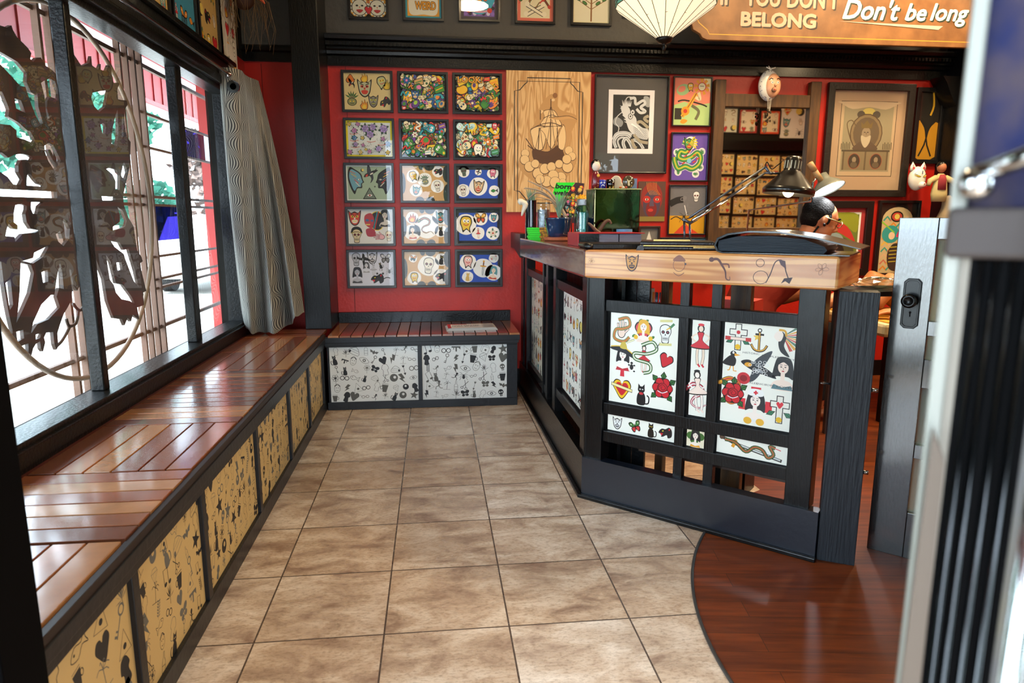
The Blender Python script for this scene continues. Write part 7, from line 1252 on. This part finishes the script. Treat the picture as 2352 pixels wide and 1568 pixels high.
m = MB(); m.tube([onY(1878, 404, L2), onY(1866, 420, L2), onY(1864, 462, L2), V((2.62, 2.60, 1.24)), V((2.6, 2.66, .001))], .007, 8); m.build('stem', chrome, l2, smooth=True)
lamp('work_lamp_light', 'SPOT', s2+nn*.02, 22, (.92, .97, 1), nn.to_track_quat('-Z', 'Y').to_euler(), spot_size=2.2, spot_blend=.6, shadow_soft_size=.05)
# hanging stained glass lamp
PY2 = 1.5; pc_ = onY(1527, 60, PY2); pz1 = onY(1527, 14, PY2).z; pz0 = onY(1524, 88, PY2).z; pn = thing('hanging_lamp', 'cream stained glass cone lamp with green rim and dark finial hanging from the ceiling', 'pendant lamp', (pc_.x, PY2, pz0-.06))
crm = bpy.data.materials.new('lit opal glass'); crm.use_nodes = True; b = crm.node_tree.nodes['Principled BSDF']; b.inputs['Base Color'].default_value = hx('#efe2c4'); b.inputs['Roughness'].default_value = .25; b.inputs['Emission Color'].default_value = hx('#ffe9c0'); b.inputs['Emission Strength'].default_value = .75
RR = .232; NP = 20; cc = V((pc_.x, PY2, 0))
MB().lathe([(.036, pz0), (RR, pz1)], cc, NP, cap=False).build('glass_cone', crm, pn); MB().lathe([(RR, pz1), (RR+.004, pz1+.032)], cc, NP, cap=False).build('green_rim', pbr('teal opal glass', '#5f9a86', .25, emit='#4f8a78', es=.25), pn)
MB().lathe([(RR+.004, pz1+.032), (.15, pz1+.075), (.02, pz1+.12)], cc, NP, cap=False).build('glass_crown', crm, pn)
m = MB(); ld = pbr('lead line', '#2a2622', .4, .5)
for k in range(NP):
    a = 2*PI*k/NP; d = V((math.cos(a), math.sin(a), 0)); m.tube([cc+d*.036+Z*pz0, cc+d*RR+Z*pz1, cc+d*(RR+.004)+Z*(pz1+.032)], .0016, 5)
    for f_, kk_ in ((.32, 1), (.55, 2)):
        if k % 2 == kk_ % 2: a2 = 2*PI*(k+1)/NP; r_ = .036+(RR-.036)*f_; z_ = pz0+(pz1-pz0)*f_; m.tube([cc+d*r_+Z*z_, cc+V((math.cos(a2), math.sin(a2), 0))*r_+Z*(z_+.006)], .0014, 5)
for z_, r_ in ((pz1, RR), (pz1+.032, RR+.004), (pz1+.016, RR+.002)): m.tube([cc+V((math.cos(2*PI*k/NP), math.sin(2*PI*k/NP), 0))*r_+Z*z_ for k in range(NP)], .002, 5, closed=True)
m.build('leading', ld, pn)
MB().lathe([(.038, pz0+.004), (.040, pz0-.004), (.030, pz0-.018), (.012, pz0-.024), (.009, pz0-.032), (.012, pz0-.038), (.007, pz0-.052), (.0001, pz0-.060)][::-1], cc, 24).build('finial', pbr('dark bronze', '#1c1816', .35, .6), pn, smooth=True)
m = MB(); m.tube([cc+Z*(pz1+.11), cc+Z*3.2], .004, 8); m.build('chain', ld, pn); lamp('hanging_lamp_light', 'POINT', cc+Z*(pz1-.02), 6, (1, .85, .6), shadow_soft_size=.05)
# ------------------------------------------------------------------ masks on the wall
hp_ = onY(1769, 196, 2.86); hk = thing('folk_mask', 'round white folk mask with pursed mouth and spotted headcloth on the mirror frame', 'mask', hp_+V((0, .03, -.1)))
MB().ball(hp_+V((-.006, .01, 0)), .073, .045, .102, 28).build('headcloth', pbr('white lacquer', '#e6e4dc', .3, coat=.3), hk, smooth=True); MB().ball(hp_+V((.010, -.012, -.004)), .058, .040, .080, 28).build('face', pbr('peach lacquer', '#dda682', .35, coat=.3), hk, smooth=True)
fm = lambda x, z: hp_+V((.010+x, -.012-.040*math.sqrt(max(0, 1-(x/.058)**2-((z)/.080)**2))-.0005, -.004+z))
for q in (-1, 1):
    m = MB().lathe([(.0001, .002), (.008, .001)], fm(.020*q, .014), 16, ax=(V((1, 0, 0)), V((0, 0, 1)), V((0, -1, 0)))); m.build('eye_white', white, hk); MB().lathe([(.0001, .003), (.0035, .0028)], fm(.020*q, .014)+V((.001, 0, 0)), 12, ax=(V((1, 0, 0)), V((0, 0, 1)), V((0, -1, 0)))).build('pupil', blackm, hk)
    MB().tube([fm(.014*q, .036), fm(.026*q, .043), fm(.038*q, .032)], .0032, 6).build('eyebrow', blackm, hk)
MB().ball(fm(.002, -.002), .010, .012, .011).build('nose', M['peach lacquer'], hk, smooth=True); MB().tube([fm(-.004, -.032), fm(-.006, -.034)+V((0, -.014, 0))], [.018, .010], 16).build('mouth', pbr('brown muzzle', '#b08468', .5), hk, smooth=True); MB().ball(fm(-.006, -.033)+V((0, -.015, 0)), .006, .003, .005).build('red_lips', pbr('red lip', '#c81e1e', .4), hk)
m = MB(); random.seed(5)
for i in range(26):
    a = U(.9, 5.2); r = U(.86, .97); p = hp_+V((-.006+.073*r*math.cos(a), .010-.045*math.sqrt(max(0, 1-r*r))-.0004, .102*r*math.sin(a)))
    if p.x < hp_.x+.01: m.lathe([(.0001, .0012), (.003, .001)], p, 8, ax=(V((1, 0, 0)), V((0, 0, 1)), V((0, -1, 0))))
m.build('blue_dots', pbr('blue dots', '#26305a', .5), hk); MB().tube([hp_+V((-.035, 0, .118)), hp_+V((-.005, 0, .104)), hp_+V((.03, 0, .116))], .004, 6).tube([hp_+V((-.005, 0, .104)), hp_+V((-.02, 0, .125))], .003, 6).build('tied_knot', M['white lacquer'], hk)
sw = onY(1765, 262, 2.84); cy_ = thing('crystal_charm', 'small crystal and metal charm hanging on strings below the folk mask', 'charm', sw)
m = MB(); [m.tube([sw+V((x, 0, .10)), sw+V((x*.6, 0, .02))], .0012, 5) for x in (-.012, -.003, .007, .014)]; m.build('string', pbr('pale string', '#cfc8b8', .7), cy_); m = MB(); [m.ball(sw+V((U(-.012, .012), U(-.008, .008), U(-.05, .03))), .007, .006, .009, 8) for _ in range(16)]; m.build('bead_cluster', pbr('smoky crystal', '#6a5a48', .1, .6), cy_)
fp = onY(2106, 410, 2.86); fxm = thing('fox_mask', 'white fox mask with yellow eyes and red markings beside the black post', 'mask', fp+V((0, .04, -.1))); tR = .25
MB().ball(fp, .062, .045, .085, 24).ball(fp+V((.016, -.025, -.045)), .030, .040, .026, 16).build('face', pbr('white lacquer'), fxm, smooth=True)
for q in (-1, 1):
    m = MB(); e0 = fp+V((.036*q, 0, .055)); m.lathe([(.026, 0), (.020, .03), (.0001, .062)], e0, 12, ax=(V((1, 0, 0)), V((0, .5, 0)), V((.12*q, 0, 1)))); m.build('ear', M['white lacquer'], fxm, smooth=True); m = MB(); m.prism([(-.012, .008), (.012, .008), (.003*q, .046)], lambda u, v, w_: e0+V((u+.12*q*v, -.0135+v*.2-w_, v)), 0, .002).build('ear_inner', pbr('fox red', '#a8323a', .5), fxm, recalc=True)
    MB().tube([fp+V((.010*q+.004, -.0445, .008)), fp+V((.026*q+.004, -.042, .014)), fp+V((.044*q, -.034, .024))], [.002, .006, .001], 8).build('eye', pbr('fox yellow', '#c8b03a', .4), fxm); MB().tube([fp+V((.008*q+.004, -.047, .012)), fp+V((.028*q, -.043, .022)), fp+V((.047*q, -.033, .032))], .0018, 6).build('eye_line', blackm, fxm)
MB().tube([fp+V((-.02, -.058, -.062)), fp+V((.014, -.069, -.06)), fp+V((.045, -.055, -.058))], .002, 6).build('mouth_line', M['fox red'], fxm); MB().tube([fp+V((.004, -.048, .03)), fp+V((.006, -.046, .052))], .003, 6).build('brow_stroke', pbr('blue stroke', '#2a3a6a', .5), fxm); MB().ball(fp+V((.016, -.066, -.04)), .006, .005, .004).build('nose', M['fox red'], fxm)
pp = onY(2162, 395, 2.66); pu = thing('hand_puppet', 'old hand puppet with red waistcoat and cream jacket hung on the black post', 'puppet', pp)
MB().ball(pp+V((0, 0, .03)), .030, .028, .036).build('head', pbr('puppet skin', '#a8684a', .5), pu, smooth=True); MB().ball(pp+V((0, .006, .045)), .031, .028, .028).build('hair', blackm, pu, smooth=True); MB().lathe([(.02, -.01), (.045, -.04), (.06, -.15), (.05, -.20), (.0001, -.2)][::-1], pp, 20, sx=1, sy=.5).build('jacket', pbr('cream jacket', '#b5a878', .8), pu, smooth=True); MB().lathe([(.018, -.018), (.03, -.05), (.034, -.12), (.0001, -.125)][::-1], pp+V((0, -.018, 0)), 18, sx=1, sy=.5).build('waistcoat', pbr('dusty red cloth', '#8c2a34', .8), pu, smooth=True)
for q in (-1, 1): MB().tube([pp+V((.035*q, 0, -.04)), pp+V((.085*q, -.01, -.06)), pp+V((.10*q, -.02, -.09))], [.022, .018, .012], 10).build('sleeve', M['cream jacket'], pu, smooth=True)
p = onY(2165, 490, 2.66)+V((.035, .02, 0)); tag(MB().tube(cr([p+V((0, 0, .12)), p+V((.02, 0, .02)), p+V((-.01, 0, -.10)), p+V((.01, 0, -.24))], 5), [.02, .03, .036, .04, .045, .05, .052, .055, .055, .055, .055, .05, .05, .05, .045, .04], 10).build('hanging_cloth', pbr('beige bundle cloth', '#8c7c64', .9, bump=.6, bscale=20), smooth=True), 'beige cloth bundle hanging under the puppet by the post', 'cloth')
# ------------------------------------------------------------------ inside the counter
def cbp(u, d, z): return C0+dB*u-nB*d+Z*z
def onplaneB(x, y, d):
    r = ray(x, y); P0 = C0-nB*d; return CAM+r*((P0-CAM).dot(nB)/r.dot(nB))
vc = thing('cream_card_holder', 'cream rounded holder printed vinyl films on the shelf inside the counter', 'holder', cbp(.24, .2, .796)); P = [onplaneB(x, y, .2) for x, y in ((1464, 697), (1497, 700), (1497, 663), (1480, 662), (1468, 676))]; 
def uvb(p): return ((p-C0).dot(dB), p.z)
pp_ = [uvb(p) for p in P]; zmn = .7965; pp_ = [(u, max(z, zmn) if i > 1 else zmn) for i, (u, z) in enumerate(pp_)]
MB().prism(pp_, lambda u, v, w_: cbp(u, .2+w_, v), 0, .03).build('holder_body', pbr('cream plastic', '#d8cfb4', .5), vc, recalc=True)
A = Art(cbp(0, .1995, 0), dB, Z, nB); text(A, 'vinyl', pp_[0][0]+.004, .825, .013, '#1d3a5a', .04, bold=.0004); text(A, 'films', pp_[0][0]+.006, .806, .013, '#1d3a5a', .04, bold=.0004); A.done('lettering', ink, vc)
u_ = uvb(onplaneB(1505, 680, .2))[0]; ph = thing('pen_bundle', 'bundle of metal pens and an orange marker beside the cream holder', 'pens', cbp(u_, .2, .796))
for k in range(4): MB().tube([cbp(u_-.008+k*.008, .2+.006*(k % 2), .7965), cbp(u_-.008+k*.009, .2+.006*(k % 2), .885)], .0035, 8).build('pen', pbr('orange marker', '#d8701e', .4) if k == 0 else steel, ph, smooth=True)
tag(MB().obox(cbp(.36, .22, .7965), dB, -nB, Z, 0, .08, 0, .08, 0, .018).build('paper_pack', pbr('cream packet', '#d6ceb0', .7)), 'folded cream paper packet on the shelf inside the counter', 'packet')
tag(MB().obox(cbp(.40, .42, .70), dB, -nB, Z, 0, .16, 0, .12, 0, .15).build('red_crate', pbr('red crate', '#b0261a', .5)), 'red crate behind the counter seen through the top opening', 'crate'); tag(MB().obox(cbp(.39, .41, 0), dB, -nB, Z, 0, .18, 0, .14, 0, .698).build('black_cabinet', blackm), 'black cabinet carrying the red crate behind the counter', 'cabinet')
tag(MB().obox(cbp(.22, .15, .2455), dB, -nB, Z, 0, .17, 0, .14, 0, .035).build('wooden_tray', pbr('orange tray wood', '#b8741e', .45)), 'orange wooden tray on the low shelf inside the counter', 'tray'); tag(MB().obox(cbp(.60, .16, .2455), dB, -nB, Z, 0, .20, 0, .14, 0, .05).build('grey_bin_lid', pbr('grey box plastic', '#8a8678', .6)), 'grey plastic box on the low shelf at the gate end', 'box')
# ------------------------------------------------------------------ people: one continuous skin surface each, grown with a voxel remesh
def person_head(m, c, f, u):
    """c centre of skull, f facing, u up"""
    s = f.cross(u).normalized(); f = u.cross(s).normalized(); ax = (f, s, u); at = lambda a, b, d: c+f*a+s*b+u*d
    m.ball(at(-.008, 0, .022), .098, .078, .092, 24, ax=ax); m.ball(at(.030, 0, -.045), .060, .060, .075, 20, ax=ax); m.ball(at(.055, 0, -.095), .028, .030, .022, 14, ax=ax); m.ball(at(.062, 0, .030), .030, .055, .032, 16, ax=ax)
    m.tube([at(.088, 0, .020), at(.104, 0, -.010), at(.112, 0, -.030)], [.009, .011, .014], 10); m.ball(at(.098, 0, -.034), .014, .018, .010, 12, ax=ax); m.ball(at(.084, 0, -.058), .010, .024, .006, 12, ax=ax); m.ball(at(.082, 0, -.069), .010, .022, .007, 12, ax=ax)
    for q in (-1, 1): m.ball(at(.066, .034*q, -.025), .022, .020, .020, 12, ax=ax); m.ball(at(-.005, .078*q, -.005), .018, .010, .030, 14, ax=ax); m.ball(at(.080, .030*q, .006), .012, .016, .010, 10, ax=ax)
    return at
def hand(m, w0, d, up, s=1, grip=.5):
    sd = d.cross(up).normalized(); up = sd.cross(d).normalized(); m.ball(w0+d*.045*s, .045*s, .040*s, .016*s, 14, ax=(d, sd, up))
    for k, (o_, l) in enumerate(((-.028, .062), (-.010, .074), (.010, .070), (.028, .056))):
        b0 = w0+d*.078*s+sd*o_*s; k1 = b0+(d-up*grip*.4).normalized()*l*.45*s; k2 = k1+(d*.7-up*grip).normalized()*l*.35*s; k3 = k2+(d*.35-up*grip*1.2).normalized()*l*.28*s; m.tube([b0-d*.02*s, b0, k1, k2, k3], [.0095*s, .0095*s, .0088*s, .008*s, .0062*s], 8)
    t0 = w0+d*.022*s-sd*.030*s; m.tube([t0, t0+(d*.5-sd*.8-up*.3)*.032*s, t0+(d*.95-sd*.75-up*.6)*.052*s], [.014*s, .0105*s, .008*s], 8)
def remesh(o, vx):
    r = o.modifiers.new('remesh', 'REMESH'); r.mode = 'VOXEL'; r.voxel_size = vx; r.use_smooth_shade = True; sm = o.modifiers.new('smooth', 'SMOOTH'); sm.iterations = 3; sm.factor = .5
hc = onY(1884, 505, 2.0); per = thing('person', 'tattooist with short dark hair and glasses, red shirt, bent over the work table', 'person', (2.42, 2.0, 0))
fd_ = V((.90, -.12, -.38)).normalized(); ud_ = V((.36, 0, .93)).normalized()
m = MB(); at = person_head(m, hc, fd_, ud_)
ch_ = V((2.56, 2.02, .93)); hips = V((2.36, 2.02, .58)); m.tube([at(-.03, 0, -.06), hc+V((-.10, .01, -.16)), ch_+V((.02, 0, .06))], [.058, .056, .075], 16)
m.tube([hips, hips+V((.05, 0, .15)), ch_-V((.02, 0, .06)), ch_+V((.03, 0, .05))], [.15, .135, .155, .09], 20)
for q in (-1, 1):
    sh0 = ch_+V((.02, .17*q, .01)); el = sh0+V((.12, .04*q, -.25)); wr = V((3.02, 2.0+.09*q, .80)); m.ball(sh0, .062).tube([sh0, (sh0+el)/2, el], [.055, .050, .040], 12).ball(el, .040).tube([el, (el+wr)/2, wr], [.041, .038, .027], 12); m.tube([ch_+V((.02, 0, .02)), sh0], [.09, .058], 12); hand(m, wr, (V((3.2, 2.0+.03*q, .76))-wr).normalized(), Z, 1, .6)
    kn = hips+V((.44, .13*q, -.06)); ft = V((kn.x-.02, kn.y, .08)); m.tube([hips+V((0, .09*q, -.03)), kn], [.095, .065], 14).ball(kn, .063).tube([kn, ft], [.058, .040], 12).ball(ft+V((.07, 0, -.035)), .12, .045, .035)
sk_ = m.build('body', skinm, per, recalc=False); remesh(sk_, .0065)
m = MB(); m.ball(at(-.026, 0, .036), .097, .083, .090, 26, ax=(fd_, fd_.cross(ud_).normalized(), ud_)).ball(at(-.055, 0, -.01), .060, .070, .065, 20, ax=(fd_, fd_.cross(ud_).normalized(), ud_)); [m.ball(at(.018, .074*q, .002), .012, .008, .034, 10, ax=(fd_, fd_.cross(ud_).normalized(), ud_)) for q in (-1, 1)]
hr_ = m.build('hair', pbr('dark hair', '#0d0a09', .8, bump=.8, bscale=110, spec=.15), per); remesh(hr_, .006)
m = MB()
for q in (-1, 1): m.tube([at(.103+.004*math.cos(t), .034*q+.024*math.cos(t), .008+.019*math.sin(t)) for t in [2*PI*i/20 for i in range(20)]], .0024, 6, closed=True); m.tube([at(.098, .058*q, .012), at(.05, .080*q, .012), at(-.012, .084*q, .008)], .0032, 6)
m.tube([at(.106, -.010, .012), at(.108, .010, .012)], .0024, 6); m.build('glasses', pbr('horn glasses', '#8a7a54', .25, .4), per, smooth=True)
m = MB(); [m.tube([at(.094, .012*q, .034), at(.096, .032*q, .038), at(.080, .052*q, .034)], .0045, 8) for q in (-1, 1)]; m.build('eyebrows', M['dark hair'], per, smooth=True)
m = MB(); 
for q in (-1, 1): m.ball(at(-.002, .090*q, -.034), .009, .006, .010); m.tube([at(-.022, .072*q, -.05), at(-.03, .064*q, -.09), at(-.012, .058*q, -.105)], .006, 6)
m.build('ear_plug', blackm, per)
m = MB(); m.tube([hips-V((.01, 0, .04)), hips+V((.05, 0, .15)), ch_-V((.02, 0, .06)), ch_+V((.02, 0, .045))], [.160, .148, .168, .10], 22)
for q in (-1, 1): sh0 = ch_+V((.02, .17*q, .01)); m.ball(sh0, .072).tube([sh0, sh0+V((.05, .02*q, -.12))], [.068, .062], 14).tube([ch_+V((.02, 0, .02)), sh0], [.10, .068], 12)
st_ = m.build('red_shirt', pbr('red shirt', '#9c2a18', .8, bump=.3, bscale=25), per); remesh(st_, .008)
m = MB(); 
for q in (-1, 1): kn = hips+V((.44, .13*q, -.06)); m.tube([hips+V((0, .09*q, -.04)), kn], [.115, .078], 14).ball(kn, .075).tube([kn, V((kn.x-.02, kn.y, .13))], [.072, .062], 12)
m.ball(hips-V((0, 0, .04)), .15, .17, .11); tr_ = m.build('trousers', pbr('dark trousers', '#1b1c20', .9), per); remesh(tr_, .009)
stl = thing('stool', 'black round work stool under the tattooist', 'stool', (hips.x, hips.y, 0)); MB().lathe([(.0001, .38), (.17, .38), (.18, .40), (.18, .43), (.0001, .435)], (hips.x, hips.y, 0), 28).build('seat', rough_black, stl); MB().tube([(hips.x, hips.y, .06), (hips.x, hips.y, .38)], .025, 12).build('column', chrome, stl)
for k in range(5): a = k*2*PI/5; MB().tube([(hips.x, hips.y, .07), (hips.x+.25*math.cos(a), hips.y+.25*math.sin(a), .03)], [.02, .014], 8).build('leg', blackm, stl)
# treatment table, client and things at the far work area
tb = thing('treatment_table', 'cream padded treatment table behind the half door', 'table', (3.75, 2.05, 0)); MB().box(3.05, 1.72, .52, 4.05, 2.38, .60).build('padded_top', pbr('cream vinyl', '#d0b984', .5), tb, bevel=.02); MB().box(3.08, 1.74, .60, 3.6, 2.36, .606).build('paper_sheet', pbr('yellow pad cloth', '#c88a1e', .7), tb)
for x, y in ((3.15, 1.80), (3.95, 1.80), (3.15, 2.3), (3.95, 2.3)): MB().box(x-.025, y-.025, .001, x+.025, y+.025, .52).build('leg', blackm, tb)
cl = thing('person', 'client lying on the treatment table, only a tattooed arm showing past the post', 'person', (3.6, 2.05, .606)); m = MB(); o = V((3.45, 2.08, .70))
m.tube([o+V((.42, 0, .02)), o+V((.2, 0, .02)), o+V((0, 0, .01))], [.13, .135, .12], 18); m.tube([o+V((.45, 0, .02)), o+V((.52, 0, .03))], [.06, .055], 12); person_head(m, V((4.06, 2.08, .75)), V((0, 0, 1)), V((1, 0, 0)))
m.tube([V((3.80, 1.93, .73)), V((3.55, 1.86, .70)), V((3.33, 1.84, .72))], [.055, .048, .040], 12).tube([V((3.33, 1.84, .72)), V((3.20, 1.86, .66))], [.042, .034], 12); hand(m, V((3.20, 1.86, .66)), V((-1, .15, -.2)).normalized(), Z, 1, .3)
m.tube([V((3.80, 2.26, .73)), V((3.50, 2.30, .68)), V((3.25, 2.28, .655))], [.055, .045, .030], 12); hand(m, V((3.25, 2.28, .655)), V((-1, 0, -.05)).normalized(), Z, 1, .2)
for q in (-1, 1): m.tube([o+V((0, .08*q, 0)), o+V((-.20, .09*q, .10)), o+V((-.30, .10*q, -.03))], [.09, .07, .05], 12)
cb_ = m.build('body', pbr('warm skin', '#b5703c', .5), cl); remesh(cb_, .008)
m = MB(); m.tube([o+V((.44, 0, .02)), o+V((.2, 0, .02)), o+V((0, 0, .01))], [.145, .15, .13], 18); c2_ = m.build('grey_shirt', pbr('grey shirt', '#3f4248', .9), cl); remesh(c2_, .01)
sb = thing('side_table', 'small black side table behind the gate post carrying supplies', 'table', (3.1, 1.50, 0)); MB().box(2.66, 1.36, .80, 3.12, 1.66, .825).build('table_top', blackm, sb)
for x, y in ((2.69, 1.39), (3.09, 1.39), (2.69, 1.63), (3.09, 1.63)): MB().box(x-.012, y-.012, .001, x+.012, y+.012, .80).build('leg', steel, sb)
bagp = V((2.83, 1.5, .826)); m = MB(); random.seed(3); m.ball(bagp+V((0, 0, .028)), .135, .09, .028, 26); m.v = [v+V((U(-.006, .006), U(-.006, .006), U(-.004, .006) if v.z > .835 else 0)) for v in m.v]
tag(m.build('plastic_bag', glassmat('crinkled film', (.78, .86, .80, 1), 2.5, .12, .12)), 'crinkled clear plastic bag lying on the side table', 'plastic bag')
bt = thing('spray_bottle', 'white translucent bottle on the side table beside the plastic bag', 'bottle', (3.02, 1.5, .826)); MB().lathe([(.0001, 0), (.028, 0), (.030, .01), (.030, .10), (.012, .125), (.012, .135), (.0001, .135)], (3.02, 1.5, .826), 24).build('bottle_body', pbr('milky plastic', '#c4cfbf', .4), bt, smooth=True); MB().lathe([(.0001, .1352), (.014, .1352), (.014, .16), (.0001, .16)], (3.02, 1.5, .826), 16).build('cap', white, bt)
